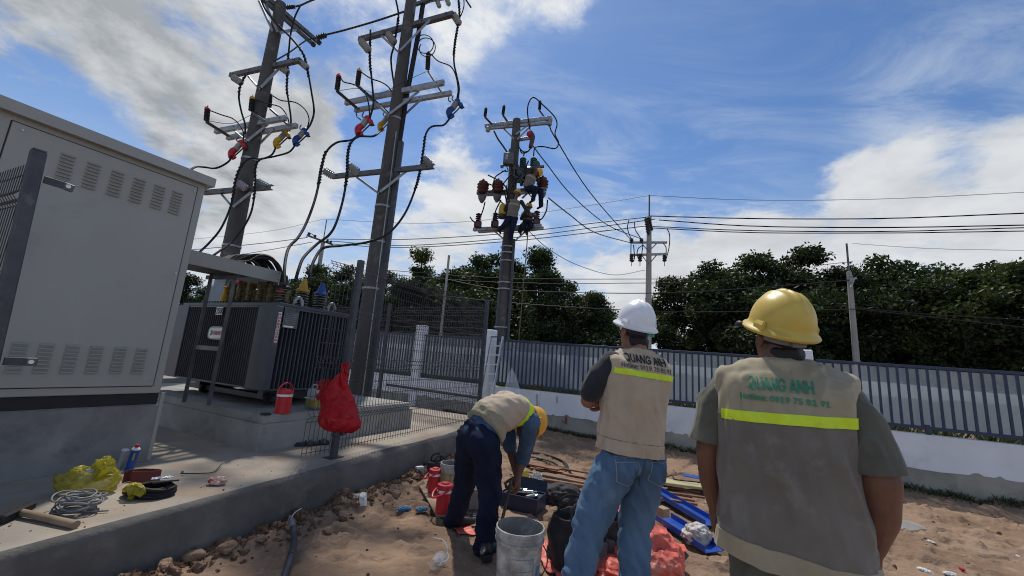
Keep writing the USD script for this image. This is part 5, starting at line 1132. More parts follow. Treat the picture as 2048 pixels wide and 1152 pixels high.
def helmet(par, c, R, m_shell, s=1.0, strap='strap_grey', strap2=None, ridges=True):
    n, k = 26, 72; a = np.linspace(0, 2 * pi, k, endpoint=False); V = []
    prof = [(.018, -.020, 1), (.021, -.013, 1), (.015, -.004, .9), (.004, .004, .2), (.0, .014, 0)]
    sn, cs = np.sin(a), np.cos(a); front = np.maximum(0, sn) ** 5
    for ex, z, pk in prof: V.append(np.stack([(.106 + ex) * cs, (.132 + ex + .035 * pk * front) * sn, z - .010 * pk * front + 0 * a], 1))
    for i in range(1, n):
        t = i / (n - 1) * pi / 2; V.append(np.stack([.106 * cs * math.cos(t) ** .86, .132 * sn * math.cos(t) ** .86, .014 + .135 * math.sin(t) + 0 * a], 1))
    V = np.array(V); V[-1] = V[-1].mean(0)
    if ridges:
        x, y, z = V[..., 0], V[..., 1], V[..., 2]
        for x0, hgt in ((0, .009), (.036, .006), (-.036, .006)): V[..., 2] += hgt * np.exp(-((x - x0) / .009) ** 2) * np.clip((z - .06) / .05, 0, 1)
    inner = V.copy(); inner[..., :2] *= .965; inner[..., 2] -= .004
    rows = np.concatenate([inner[::-1], V]); m = rows.shape[0]; P = rows.reshape(-1, 3) * s @ R.T + np.asarray(c); F = []
    for i in range(m - 1):
        for j in range(k):
            p, q = i * k + j, i * k + (j + 1) % k; F += [(p, q, q + k), (p, q + k, p + k)]
    h = part(par, 'helmet', trimesh.Trimesh(P, F), m_shell, 50)
    q = lambda x, y, z: np.asarray(c) + R @ (np.array([x, y, z]) * s)
    part(h, 'brim_slot', hull(box(q(-.110, -.03, .004), (.016 * s, .05 * s, .022 * s), R), box(q(-.107, -.03, .022), (.010 * s, .04 * s, .01 * s), R)), m_shell)
    part(h, 'brim_slot', hull(box(q(.110, -.03, .004), (.016 * s, .05 * s, .022 * s), R), box(q(.107, -.03, .022), (.010 * s, .04 * s, .01 * s), R)), m_shell)
    aa = np.linspace(pi * 1.02, pi * 1.98, 18)
    def ringband(z0, z1, ex): 
        V = []; 
        for t in aa: V += [q((.088 + ex) * math.cos(t), (.108 + ex) * math.sin(t), z0), q((.090 + ex) * math.cos(t), (.112 + ex) * math.sin(t), z1), q((.086 + ex) * math.cos(t), (.106 + ex) * math.sin(t), z1), q((.084 + ex) * math.cos(t), (.103 + ex) * math.sin(t), z0)]
        F = []
        for i in range(len(aa) - 1):
            for j in range(4): a_, b_ = i * 4 + j, i * 4 + (j + 1) % 4; F += [(a_, b_, b_ + 4), (a_, b_ + 4, a_ + 4)]
        return trimesh.Trimesh(V, F)
    part(h, 'headband', ringband(-.048, -.008, .0), strap, 40)
    if strap2: part(h, 'ratchet', hull(box(q(.028, -.112, -.030), (.05 * s, .02 * s, .034 * s), R), box(q(.06, -.095, -.026), (.02 * s, .02 * s, .024 * s), R)), strap2)
    else: part(h, 'ratchet', box(q(.0, -.112, -.034), (.055 * s, .018 * s, .03 * s), R, .005), strap)
    return h
def hair(par, c, R, s=1.0):
    q = lambda x, y, z: np.asarray(c) + R @ (np.array([x, y, z]) * s)
    m = mell(q(0, -.016, .034), np.array([.079, .096, .09]) * s, R, 28)
    m = cut(m, R @ np.array([0, -1, .15]), q(0, .045, 0)); m = cut(m, R @ np.array([0, -.35, 1]), q(0, -.08, -.048)) + Manifold.batch_hull([msphere(q(x, y, z), .026 * s) for x, y, z in ((-.042, -.052, -.045), (.042, -.052, -.045), (0, -.078, -.040), (-.034, -.062, -.075), (.034, -.062, -.075), (0, -.074, -.082))])
    part(par, 'hair', noisy(fin(m, .012, 2), .003, 60), 'hair', True)
def yawR(bearing): return rotz(-bearing)
def person(name, label, base): return thing(name, label, 'person', base)
def shoe(par, ankle, d, s=1.0):
    d = nrm([d[0], d[1], 0]); a = np.asarray(ankle, float); z0 = a[2] - .075 * s
    g = lambda f, z: np.array([a[0], a[1], z0]) + d * f * s + np.array([0, 0, z * s])
    m = chain([(g(-.055, .035), .034 * s), (g(.05, .042), .040 * s), (g(.15, .032), .036 * s), (g(.19, .028), .026 * s)]) + chain([(g(-.03, .045), .036 * s), (g(0, .10), .040 * s)])
    m = cut(m, (0, 0, 1), (0, 0, z0)); sh = part(par, 'shoe', fin(m, .02, 2), 'shoe', 50)
    side = np.cross([0, 0, 1], d); V = []
    return sh

# ---------------------------------------------------------------- foreground worker: yellow helmet, seen from behind
def worker_near():
    g = aty(1562, 760, 1.66); O = np.array([g[0], g[1], .06]); B = math.radians(31); R = yawR(B); s = 1.0
    t = person('person', 'foreground worker seen from behind in yellow helmet and beige and grey vest', O)
    L = lambda x, y, z: O + R @ np.array([x, y, z])
    I3 = R; RL = lambda a: R @ rotz(a)
    # bare body
    Rh = R @ rotz(math.radians(34)) @ np.array([[1, 0, 0], [0, math.cos(.16), -math.sin(.16)], [0, math.sin(.16), math.cos(.16)]])
    hc = L(.0, .035, 1.606)
    skin = chain([(L(0, 0, 1.0), (.17, .12, .12), R), (L(0, 0, 1.12), (.17, .125, .12), R), (L(0, -.01, 1.34), (.175, .125, .13), R), (L(0, -.005, 1.40), (.14, .08, .06), R), (L(0, .0, 1.49), .064), (L(0, .012, 1.57), .058)]) + head_man(hc, Rh, 1.03)
    armL = [(L(-.19, 0, 1.38), .052), (L(-.25, -.01, 1.28), .056), (L(-.272, -.01, 1.12), .049), (L(-.270, .03, 1.0), .043), (L(-.255, .07, .89), .030)]
    armR = [(L(.19, 0, 1.38), .052), (L(.245, -.03, 1.28), .060), (L(.272, -.05, 1.12), .060), (L(.270, -.025, .99), .052), (L(.248, .02, .87), .034)]
    skin = skin + chain(armL) + chain(armR) + hand(armL[-1][0], R @ np.array([.02, .15, -1]), R @ np.array([1, 0, 0]), -1, .19, .55) + hand(armR[-1][0], R @ np.array([-.08, .10, -1]), R @ np.array([-1, 0, 0]), 1, .19, .5)
    for x in (-1, 1): skin = skin + chain([(L(.095 * x, 0, .95), .10), (L(.105 * x, .01, .52), .062), (L(.11 * x, -.01, .10), .045)]) 
    part(t, 'body', fin(skin, .014, 6), 'skin', True)
    hair(t, hc, Rh, 1.04)
    # shirt with wide short sleeves, then trousers
    sh = chain([(L(0, .0, .60), (.235, .165, .06), R), (L(0, 0, 1.0), (.205, .145, .10), R), (L(0, -.005, 1.33), (.19, .135, .12), R), (L(0, -.005, 1.40), (.15, .085, .05), R)])
    sh = sh + chain([(L(-.185, 0, 1.388), .074), (L(-.238, -.005, 1.31), .078), (L(-.268, -.01, 1.17), .078)]) + chain([(L(.185, 0, 1.388), .074), (L(.236, -.02, 1.30), .078), (L(.270, -.045, 1.16), .084)])
    sh = cut(sh, R @ np.array([.12, .0, 1]) , L(-.262, -.01, 1.215)) if False else sh
    bot = lambda m: m
    a_ = wrinkle(fin(sh, .016, 8), .008, 8, 5, 3, lean=1.3)
    mm = to_man(a_)
    # cut sleeve ends square
    for x, z, y, tilt in ((-.268, 1.165, -.01, -.10), (.283, 1.150, -.045, .14)):
        n = R @ nrm([-tilt, 0, 1]); halfm = cut(mm, R @ np.array([np.sign(x), 0, 0]), L(np.sign(x) * .20, 0, 0)); rest = cut(mm, R @ np.array([-np.sign(x), 0, 0]), L(np.sign(x) * .20, 0, 0))
        halfm = cut(halfm, n, L(x, y, z)); mm = rest + halfm
    part(t, 'shirt', from_man(mm), 'shirt_olive', 60)
    tr = chain([(L(0, 0, .96), (.175, .13, .06), R), (L(0, 0, .88), (.18, .135, .08), R)])
    for x in (-1, 1): tr = tr + chain([(L(.09 * x, 0, .86), .115), (L(.105 * x, .01, .50), .088), (L(.11 * x, -.01, .10), .075)])
    part(t, 'trousers', wrinkle(fin(tr, .025, 6), .006, 7, 5, 5), 'denim_dark', True)
    for x in (-1, 1): shoe(t, L(.11 * x, -.01, .085), R @ np.array([.12 * x, 1, 0]))
    # vest: one shell cut into yoke, strip, grey back and hem
    rg = [(L(.008, .005, .66), R, .252, .180, 2.7), (L(.006, .005, .80), R, .246, .175, 2.7), (L(.003, .0, 1.0), R, .232, .165, 2.8), (L(0, -.005, 1.24), R, .224, .158, 2.9), (L(0, -.008, 1.37), R, .226, .146, 3.2), (L(0, -.008, 1.435), R, .229, .120, 3.4), (L(0, -.004, 1.464), R, .224, .096, 3.2), (L(0, .0, 1.492), R, .165, .082, 2.6), (L(0, .0, 1.515), R, .100, .074, 2.2)]
    ve = mfine(loft(rg, 64), .014)
    ve = wrinkle(ve, .015, 8.0, 1.9, 12, lean=1.0, fine_amp=.3); vm = to_man(ve)
    tiltn = R @ nrm([-.035, 0, 1]); zt = lambda z: L(0, 0, z)
    strip = wrinkle(mfine(loft([(c, r_, a + .0035, b + .0035, e) for c, r_, a, b, e in rg], 64), .014), .015, 8.0, 1.9, 12, lean=1.0, fine_amp=.3); sm = to_man(strip)
    yoke = cut(vm, tiltn, zt(1.300)); hemn = R @ nrm([.07, 0, 1])
    part(t, 'vest_yoke', from_man(yoke), 'vest_beige', 60, label='beige shoulder yoke with green lettering')
    part(t, 'vest_back', from_man(cut(cut(vm, tiltn, zt(1.300), -1), hemn, zt(.845))), 'vest_grey', 60, label='grey mesh back of the vest')
    part(t, 'vest_hem', from_man(cut(cut(cut(sm, hemn, zt(.845), -1), hemn, zt(.772)), tiltn, zt(1.2), -1)), 'vest_beige', 60, label='beige hem band')
    st = cut(cut(sm, tiltn, zt(1.282)), tiltn, zt(1.320), -1); st = cut(cut(st, R @ np.array([1, 0, 0]), L(-.214, 0, 0)), R @ np.array([-1, 0, 0]), L(.218, 0, 0))
    part(t, 'reflective_strip', from_man(st), 'reflective', 60)
    r_ = R @ nrm([1, 0, -.015]); u_ = R @ np.array([0, 0, 1])
    def line(txt, h, x0, z, sx, m, bold): 
        f = meshkit.text_mesh(txt, h, .0012, bold); f.vertices[:, 0] *= sx; w = f.vertices[:, 0].max()
        part(t, 'lettering', decal(f, L(x0 - w / 2, 0, z), r_, u_, ve, .0035, .007), m, label=f'"{txt}" in green on the yoke')
    line('QUANG ANH', .046, -.014, 1.402, .545, 'print_green', True); line('Hotline: 0919 75 81 91', .0205, -.006, 1.362, .90, 'print_green', True)
    # piping along the armholes and the hem
    helmet(t, hc + Rh @ np.array([0, -.006, .055]), Rh @ np.array([[1, 0, 0], [0, math.cos(.19), -math.sin(.19)], [0, math.sin(.19), math.cos(.19)]]), 'helmet_yellow', 1.04, 'strap_grey')
    part(t, 'headlamp_strap', ell(hc + Rh @ np.array([-.11, .10, .055]), (.012, .024, .014), Rh), 'rubber_dark', True)
worker_near()

# ---------------------------------------------------------------- worker with white helmet
def worker_white():
    g = aty(1266, 740, 2.46); O = np.array([g[0], g[1], .09]); R = yawR(math.radians(-11)); roll = .085
    Rt = R @ np.array([[math.cos(roll), 0, math.sin(roll)], [0, 1, 0], [-math.sin(roll), 0, math.cos(roll)]])
    t = person('person', 'worker in white helmet, sand vest and light blue jeans with folded arms', O)
    L = lambda x, y, z: O + R @ np.array([x, y, z])
    P0 = L(-.02, 0, .93); T = lambda x, y, z: P0 + Rt @ np.array([x, y, z - .93])
    Rh = R @ rotz(math.radians(12)) @ np.array([[1, 0, 0], [0, math.cos(.16), -math.sin(.16)], [0, math.sin(.16), math.cos(.16)]])
    hc = T(-.01, .05, 1.645)
    skin = chain([(T(0, 0, .98), (.15, .11, .11), Rt), (T(0, 0, 1.12), (.15, .11, .11), Rt), (T(0, -.01, 1.34), (.165, .115, .12), Rt), (T(0, -.005, 1.42), (.15, .08, .06), Rt), (T(0, .0, 1.50), .060), (T(0, .025, 1.58), .058)]) + head_man(hc, Rh, 1.0)
    aL = [(T(-.19, 0, 1.42), .055), (T(-.245, .02, 1.29), .050), (T(-.26, .06, 1.19), .044), (T(-.14, .17, 1.20), .038), (T(.0, .20, 1.22), .028)]
    aR = [(T(.19, .02, 1.42), .055), (T(.215, .10, 1.28), .050), (T(.20, .15, 1.18), .042), (T(.06, .20, 1.17), .036), (T(-.08, .21, 1.18), .028)]
    aL[0] = (T(-.175, 0, 1.40), .05); skin = skin + chain(aL) + chain(aR) + hand(aL[-1][0], Rt @ np.array([1, .1, .1]), Rt @ np.array([0, -1, 0]), 1) + hand(aR[-1][0], Rt @ np.array([-1, .1, .1]), Rt @ np.array([0, -1, 0]), -1)
    legs = {-1: [(L(-.095, 0, .92), .085), (L(-.245, .03, .50), .05), (L(-.355, .0, .10), .045)], 1: [(L(.085, 0, .92), .085), (L(.055, .05, .50), .05), (L(.04, .03, .10), .045)]}
    for k in legs: skin = skin + chain(legs[k])
    part(t, 'body', fin(skin, .016, 6), 'skin_light', True); hair(t, hc, Rh, 1.02)
    sl = chain([(T(0, 0, 1.10), (.15, .115, .1), Rt), (T(0, -.005, 1.42), (.16, .10, .06), Rt)]) + chain([(T(-.16, 0, 1.43), .070), (T(-.225, .012, 1.34), .069), (T(-.258, .035, 1.245), .066)]) + chain([(T(.16, 0, 1.43), .068), (T(.205, .07, 1.34), .066), (T(.213, .12, 1.24), .064)])
    part(t, 'shirt', wrinkle(fin(sl, .016, 6), .004, 9, 5, 7), 'shirt_dark', True)
    # jeans
    j = chain([(L(0, 0, .99), (.165, .125, .05), R), (L(-.01, -.01, .90), (.178, .14, .08), R)])
    for k, x in ((-1, -.1), (1, .09)):
        q = legs[k]; j = j + chain([(L(x, -.02, .88), (.105, .13, .10), R), (q[0][0] * .5 + q[1][0] * .5, .106), (q[1][0], .088), (q[1][0] * .3 + q[2][0] * .7, .080), (q[2][0] + [0, 0, -.02], .080)])
    jm = wrinkle(fin(j, .016, 7), .013, 6, 7, 9, lean=1.6, fine_amp=.4); part(t, 'jeans', jm, 'denim_light', True)
    back, rt = R @ np.array([0, -1, 0]), R @ np.array([1, 0, 0]); up = np.array([0, 0, 1.0])
    def pocket(x, z, tilt, w=.13, h=.15):
        c, s_ = math.cos(tilt), math.sin(tilt); r_ = rt * c + up * s_; u_ = np.cross(back, r_) if False else up * c - rt * s_
        pts = [(-w / 2, h / 2), (w / 2, h / 2), (w / 2, -h * .32), (0, -h / 2), (-w / 2, -h * .32), (-w / 2, h / 2)]
        V = np.array(spline(pts, 1) if False else pts); ms = []
        for a, b in zip(V[:-1], V[1:]):
            d = nrm([*(b - a), 0]); ms.append(box([*(a + b) / 2, .0006], (np.linalg.norm(b - a), .004, .0012), np.stack([d, np.cross([0, 0, 1], d), [0, 0, 1]], 1)))
        part(t, 'pocket_seam', decal(cat_(ms), L(x, 0, z), r_, u_, jm, .0015, .02), 'stitch')
        ms = [box((0, h / 2 - .025, .0006), (w, .003, .0012))]; part(t, 'pocket_seam', decal(cat_(ms), L(x, 0, z), r_, u_, jm, .0015, .02), 'stitch')
    pocket(-.095, .865, .05); pocket(.105, .865, -.05)
    part(t, 'centre_seam', decal(cat_([box((0, -.02 * i, .0008), (.006, .02, .0016)) for i in range(9)]), L(0, 0, .95), rt, up, jm, .001, .02), 'stitch_dark')
    shoe(t, L(-.355, .0, .085), R @ np.array([-.3, 1, 0])); shoe(t, L(.04, .03, .085), R @ np.array([.25, 1, 0]))
    rg = [(T(.0, .0, .935), Rt, .185, .150, 2.4), (T(0, .0, 1.0), Rt, .182, .148, 2.4), (T(.0, .0, 1.14), Rt, .184, .142, 2.4), (T(0, -.005, 1.28), Rt, .196, .140, 2.6), (T(0, -.008, 1.38), Rt, .200, .132, 2.7), (T(0, -.008, 1.44), Rt, .197, .112, 2.8), (T(0, -.004, 1.475), Rt, .182, .090, 2.6), (T(0, .004, 1.507), Rt, .120, .074, 2.3), (T(0, .006, 1.53), Rt, .080, .066, 2.2)]
    ve = mfine(loft(rg, 56), .015); ve = wrinkle(ve, .014, 8.5, 2.6, 21, lean=1.6, fine_amp=.3); vm = to_man(ve)
    sm = to_man(wrinkle(mfine(loft([(c, r_, a + .003, b + .003, e) for c, r_, a, b, e in rg], 56), .015), .014, 8.5, 2.6, 21, lean=1.6, fine_amp=.3))
    n = Rt @ np.array([0, 0, 1.0])
    part(t, 'vest', from_man(cut(vm, n, T(0, 0, 1.01))), 'vest_sand', 60); part(t, 'vest_hem', from_man(cut(cut(sm, n, T(0, 0, 1.01), -1), n, T(0, 0, .94))), 'vest_sand', 60)
    st = cut(cut(sm, n, T(0, 0, 1.372)), n, T(0, 0, 1.405), -1); st = cut(cut(st, Rt @ np.array([1, 0, 0]), T(-.185, 0, 1)), Rt @ np.array([0, -1, 0]), T(0, .02, 1)); part(t, 'reflective_strip', from_man(st), 'reflective', 60)
    r_, u_ = Rt @ np.array([1, 0, 0]), Rt @ np.array([0, 0, 1.0])
    for txt, h, x0, z, sx, b in (('QUANG ANH', .046, .0, 1.452, .66, True), ('Hotline: 0919 75 81 91', .025, .0, 1.415, .84, False)):
        f = meshkit.text_mesh(txt, h, .0012, b); f.vertices[:, 0] *= sx; w = f.vertices[:, 0].max()
        part(t, 'lettering', decal(f, T(x0 - w / 2, 0, z), r_, u_, ve, .0035, .007), 'print_black', label=f'"{txt}" in black across the shoulders')
    helmet(t, hc + Rh @ np.array([0, -.006, .05]), Rh @ np.array([[1, 0, 0], [0, math.cos(.12), -math.sin(.12)], [0, math.sin(.12), math.cos(.12)]]), 'helmet_white', 1.0, 'strap_navy', 'strap_teal')
worker_white()

# ---------------------------------------------------------------- bending worker
def worker_bent():
    fl, fr = onground(905, 1052), onground(968, 1108)
    O = (fl + fr) / 2; t = person('person', 'worker in amber helmet and dark jeans bending over the tool boxes', O)
    hip = aty(957, 872, 3.30); F = nrm([.80, .60, 0]); Rr = np.array([F[1], -F[0], 0])      # facing right and away; Rr = his right
    hl, hr = hip - Rr * .09, hip + Rr * .09
    sp = [hip, hip + F * .12 + [0, 0, .15], hip + F * .27 + [0, 0, .20], hip + F * .385 + [0, 0, .165], hip + F * .44 + [0, 0, .12]]
    def fr_(i):
        z = nrm(sp[min(i + 1, 4)] - sp[max(i - 1, 0)]); return np.stack([Rr, np.cross(z, Rr), z], 1)
    shl, shr = sp[3] - Rr * .18 + [0, 0, -.03], sp[3] + Rr * .18 + [0, 0, -.04]
    hd = sp[4] + F * .055 - np.array([0, 0, .045]); zh = nrm(F * .80 + np.array([0, 0, .12])); Rh = np.stack([Rr, np.cross(zh, Rr), zh], 1)
    kl, kr = (fl * .5 + hl * .5) + F * .03, (fr * .5 + hr * .5) + F * .05
    el = aty(1046, 915, 3.62); wl = aty(1036, 952, 3.55); er = shr + np.array([.02, 0, -.28]); wr = er + np.array([-.03, .05, -.22])
    skin = chain([(sp[0], (.15, .11, .11), fr_(0)), (sp[1], (.14, .10, .10), fr_(1)), (sp[2], (.155, .11, .10), fr_(2)), (sp[3], (.165, .10, .07), fr_(3)), (sp[4], .06), (hd - F * .05, .056)]) + head_man(hd, Rh, 1.0)
    # the arm nearer the picture's right reaches down to the tool
    near, far = (shr, shl)
    arm1 = [(near, .056), (el, .046), (wl, .030)]; arm2 = [(far, .056), (far + F * .08 + [0, 0, -.28], .045), (far + F * .10 + Rr * .10 + [0, 0, -.50], .030)]
    skin = skin + chain(arm1) + chain(arm2) + hand(wl, wl - el + np.array([-.03, 0, 0]), -F, 1, .19, .9) + hand(arm2[-1][0], np.array([0, 0, -1.0]), -F, -1, .19, .9)
    skin = skin + chain([(hl, .08), (kl, .05), (fl + [0, 0, .10], .04)]) + chain([(hr, .08), (kr, .05), (fr + [0, 0, .10], .04)])
    part(t, 'body', fin(skin, .018, 6), 'skin', True); hair(t, hd, Rh, 1.02)
    s_ = chain([(sp[0], (.165, .12, .08), fr_(0)), (sp[1], (.155, .115, .11), fr_(1)), (sp[2], (.165, .12, .11), fr_(2)), (sp[3], (.17, .105, .07), fr_(3))]) + chain([(near, .072), (near * .55 + el * .45, .068), (el + (wl - el) * .02, .062)]) + chain([(far, .07), (far + F * .08 + [0, 0, -.28], .06)])
    part(t, 'denim_shirt', wrinkle(fin(s_, .02, 6), .006, 9, 6, 14), 'denim_shirt', True)
    part(t, 'cuff', fin(chain([(el + (wl - el) * -.10, .066), (el + (wl - el) * .12, .064)]), .02, 2), 'denim_shirt', True)
    j = chain([(sp[0] + (sp[1] - sp[0]) * .15, (.17, .135, .08), fr_(0)), (hip + [0, 0, -.06], (.175, .14, .08), fr_(0))])
    for h, k, f in ((hl, kl, fl), (hr, kr, fr)): j = j + chain([(h + [0, 0, -.03], .125), (h * .5 + k * .5, .104), (k, .088), (k * .4 + f * .6, .082), (f + [0, 0, .06], .084)])
    part(t, 'jeans', wrinkle(fin(j, .02, 7), .014, 7, 7, 15, lean=1.5, fine_amp=.4), 'denim_dark', True)
    shoe(t, fl + [0, 0, .075], F + Rr * .3); shoe(t, fr + [0, 0, .075], F * .6 + Rr * .2)
    rg = [(sp[0] + (sp[1] - sp[0]) * .42, fr_(1), .190, .150, 2.4), (sp[1], fr_(1), .182, .142, 2.4), ((sp[1] + sp[2]) / 2, fr_(2), .186, .140, 2.5), (sp[2], fr_(2), .192, .137, 2.6), ((sp[2] + sp[3]) / 2, fr_(3), .196, .125, 2.6), (sp[3], fr_(3), .185, .10, 2.6), (sp[3] * .6 + sp[4] * .4, fr_(3), .11, .075, 2.3)]
    ve = wrinkle(mfine(loft(rg, 52), .024), .013, 7, 3, 31, axis=F, fine_amp=.4); vm = to_man(ve); sm = to_man(wrinkle(mfine(loft([(c, r_, a + .003, b + .003, e) for c, r_, a, b, e in rg], 52), .024), .013, 7, 3, 31, axis=F, fine_amp=.4))
    n1 = fr_(1)[:, 2]; p1 = rg[0][0] + n1 * .085
    part(t, 'vest_hem', from_man(cut(sm, n1, p1, -1)), 'vest_beige', 60); n3 = fr_(3)[:, 2]; p3 = sp[3] - n3 * .075
    mid = cut(vm, n1, p1); part(t, 'vest_back', from_man(mid), 'vest_sand', 60)
    part(t, 'reflective_strip', from_man(cut(cut(sm, n3, p3), n3, p3 + n3 * .05, -1)), 'reflective', 60)
    helmet(t, hd + Rh @ np.array([0, -.006, .05]), Rh, 'helmet_amber', 1.0, 'rubber_dark')
    m = solo('pry_bar', tube([aty(1022, 962, 3.5), aty(1014, 1000, 3.4), aty(1003, 1045, 3.3)], .013, 8), 'bark', 'thin wooden pry bar held by the bending worker', 'stick')
worker_bent()

# ---------------------------------------------------------------- linemen on the far pole
def lineman(label, J, vest, shirt, trou, helm, hb):
    """J: pixel joints at distance: pelvis, chest, neck, head, sl, el, wl, sr, er, wr, hl, kl, al, hr, kr, ar."""
    q = {k: aty(*v) for k, v in J.items()}; t = person('person', label, q['pelvis'])
    z = nrm(q['neck'] - q['pelvis']); x = nrm(q['sr'] - q['sl']); y = np.cross(z, x); Rt = np.stack([nrm(np.cross(y, z)), nrm(y), z], 1)
    zh = nrm(q['head'] - q['neck']); Rh = np.stack([nrm(np.cross(hb, zh)), nrm(np.cross(zh, np.cross(hb, zh))), zh], 1)
    tor = lambda e: chain([(q['pelvis'], (.15 + e, .11 + e, .10), Rt), ((q['pelvis'] + q['chest']) / 2, (.14 + e, .10 + e, .1), Rt), (q['chest'], (.165 + e, .115 + e, .11), Rt), (q['neck'] - z * .07, (.14 + e, .08 + e, .05), Rt)])
    arms = lambda r: chain([(q['sl'], .055 + r), (q['el'], .045 + r), (q['wl'], .032 + r)]) + chain([(q['sr'], .055 + r), (q['er'], .045 + r), (q['wr'], .032 + r)])
    legs = lambda r: chain([(q['hl'], .095 + r), (q['kl'], .06 + r), (q['al'], .045 + r)]) + chain([(q['hr'], .095 + r), (q['kr'], .06 + r), (q['ar'], .045 + r)])
    skin = tor(0) + chain([(q['neck'] - z * .05, .06), (q['head'], .055)]) + head_man(q['head'], Rh) + arms(0) + legs(0) + hand(q['wl'], q['wl'] - q['el'], Rt[:, 1], 1) + hand(q['wr'], q['wr'] - q['er'], Rt[:, 1], -1)
    part(t, 'body', fin(skin, .04, 4), 'skin', True); part(t, 'shirt', wrinkle(fin(tor(.01) + arms(.014), .04, 4), .006, 8, 5, 2), shirt, True)
    part(t, 'trousers', wrinkle(fin(chain([(q['pelvis'], (.165, .125, .1), Rt), ((q['hl'] + q['hr']) / 2, (.17, .13, .1), Rt)]) + legs(.022), .04, 4), .008, 7, 6, 3), trou, True)
    for k in ('al', 'ar'): shoe(t, q[k] + [0, 0, .0], Rt[:, 1] + np.array([.2, -.2, 0]))
    if vest:
        v = fin(tor(.028), .04, 4); m = to_man(v); s_ = to_man(fin(tor(.033), .04, 4)); c = q['chest'] + z * .02
        part(t, 'vest', v, vest, 60); part(t, 'reflective_strip', from_man(cut(cut(s_, z, c), z, c + z * .05, -1)), 'reflective' if vest == 'vest_beige' else 'vest_beige', 60)
    part(t, 'safety_belt', fin(chain([(q['pelvis'] + z * .10, (.19, .15, .03), Rt), (q['pelvis'] + z * .12, (.19, .15, .03), Rt)]), .05, 2), 'strap_grey', True)
    helmet(t, q['head'] + Rh @ np.array([0, 0, .05]), Rh, helm, 1.0, 'strap_grey')
lineman('lineman in beige vest standing with his back to the camera below the middle crossarm', dict(pelvis=(1024, 433, 12.0), chest=(1028, 413, 11.95), neck=(1031, 398, 11.95), head=(1034, 389, 11.97), sl=(1018, 404, 11.95), el=(1010, 420, 12.05), wl=(1012, 432, 12.2), sr=(1043, 404, 11.95), er=(1050, 416, 11.9), wr=(1058, 425, 11.9),
    hl=(1018, 438, 12.0), kl=(1008, 452, 11.85), al=(998, 459, 12.1), hr=(1029, 438, 12.0), kr=(1024, 458, 11.85), ar=(1020, 479, 12.0)), 'vest_grey', 'shirt_dark', 'denim_dark', 'helmet_yellow', np.array([.1, 1, 0]))
lineman('lineman in grey blue vest perched high on the right of the switchgear', dict(pelvis=(1056, 374, 12.1), chest=(1061, 358, 12.05), neck=(1066, 349, 12.05), head=(1074, 346, 12.05), sl=(1056, 351, 12.0), el=(1058, 340, 12.0), wl=(1066, 336, 12.1), sr=(1070, 353, 12.15), er=(1076, 362, 12.2), wr=(1072, 352, 12.3),
    hl=(1057, 378, 12.05), kl=(1071, 377, 11.7), al=(1066, 399, 11.75), hr=(1063, 377, 12.2), kr=(1082, 382, 12.0), ar=(1082, 411, 12.0)), 'vest_grey', 'shirt_dark', 'denim_dark', 'helmet_amber', np.array([1, .25, -.1]))
lineman('lineman in dark clothes sitting low on the crossarm behind the standing one', dict(pelvis=(1055, 446, 12.4), chest=(1056, 431, 12.4), neck=(1056, 423, 12.4), head=(1057, 416, 12.4), sl=(1047, 428, 12.4), el=(1043, 437, 12.2), wl=(1048, 428, 12.1), sr=(1067, 429, 12.4), er=(1072, 433, 12.3), wr=(1062, 430, 12.1),
    hl=(1050, 449, 12.4), kl=(1044, 452, 12.0), al=(1040, 463, 12.2), hr=(1060, 449, 12.4), kr=(1062, 452, 12.0), ar=(1052, 463, 12.2)), None, 'shirt_dark', 'denim_dark', 'helmet_yellow', np.array([-.3, .6, -.1]))
# ================================================================== loose things
mat('bag_yellow', (.52, .46, .03), .3, col2=(.36, .31, .02), scale=9, bump=.5, bscale=30, bdist=.01, alpha=.62, transl=.45, space='world', spec=.6, crease=13)
mat('bag_red', (.62, .012, .025), .38, col2=(.50, .008, .018), scale=7, bump=.35, bscale=26, bdist=.01, transl=.35, space='world', spec=.5, crease=8)
mat('bag_clear', (.62, .63, .62), .25, col2=(.45, .46, .46), scale=14, bump=.6, bscale=40, bdist=.01, alpha=.55, space='world', spec=.7, crease=17)
mat('bag_pink', (.62, .42, .37), .4, col2=(.5, .3, .25), scale=30, bump=.4, bscale=60, bdist=.005, space='world')
mat('cable_grey', (.19, .19, .195), .5, var=.25, scale=20, space='world')
mat('wood', (.26, .19, .125), .8, col2=(.17, .12, .08), scale=5, stretch=(1, 1, .3), bump=.3, bscale=60, space='world', speck=((.12, .09, .07), 8, .3))
mat('wood_pale', (.34, .24, .16), .8, col2=(.25, .17, .11), scale=5, bump=.25, bscale=60, space='world', speck=((.2, .15, .11), 6, .3))
mat('wood_red', (.24, .105, .05), .65, col2=(.15, .065, .035), scale=8, bump=.3, bscale=50, space='world')
mat('board_yellow', (.42, .38, .20), .75, col2=(.34, .30, .17), scale=4, bump=.2, space='world')
mat('panel_blue', (.012, .065, .36), .4, col2=(.02, .07, .28), scale=5, space='world', speck=((.12, .12, .14), 7, .25), rvar=.1)
mat('tarp', (.66, .135, .095), .5, col2=(.50, .085, .06), scale=6, bump=.4, bscale=30, bdist=.01, space='world', speck=((.45, .25, .18), 5, .25), crease=9)
mat('canvas_black', (.020, .020, .022), .8, col2=(.032, .031, .032), scale=12, bump=.4, bscale=260, bdist=.002, space='world')
mat('canvas_grey', (.10, .10, .105), .8, col2=(.07, .07, .074), scale=12, bump=.4, bscale=260, bdist=.002, space='world')
mat('bucket_white', (.50, .50, .48), .55, col2=(.27, .26, .24), scale=9, dist=1.5, bump=.15, bscale=60, space='world', speck=((.19, .175, .15), 7, .75), rvar=.1)
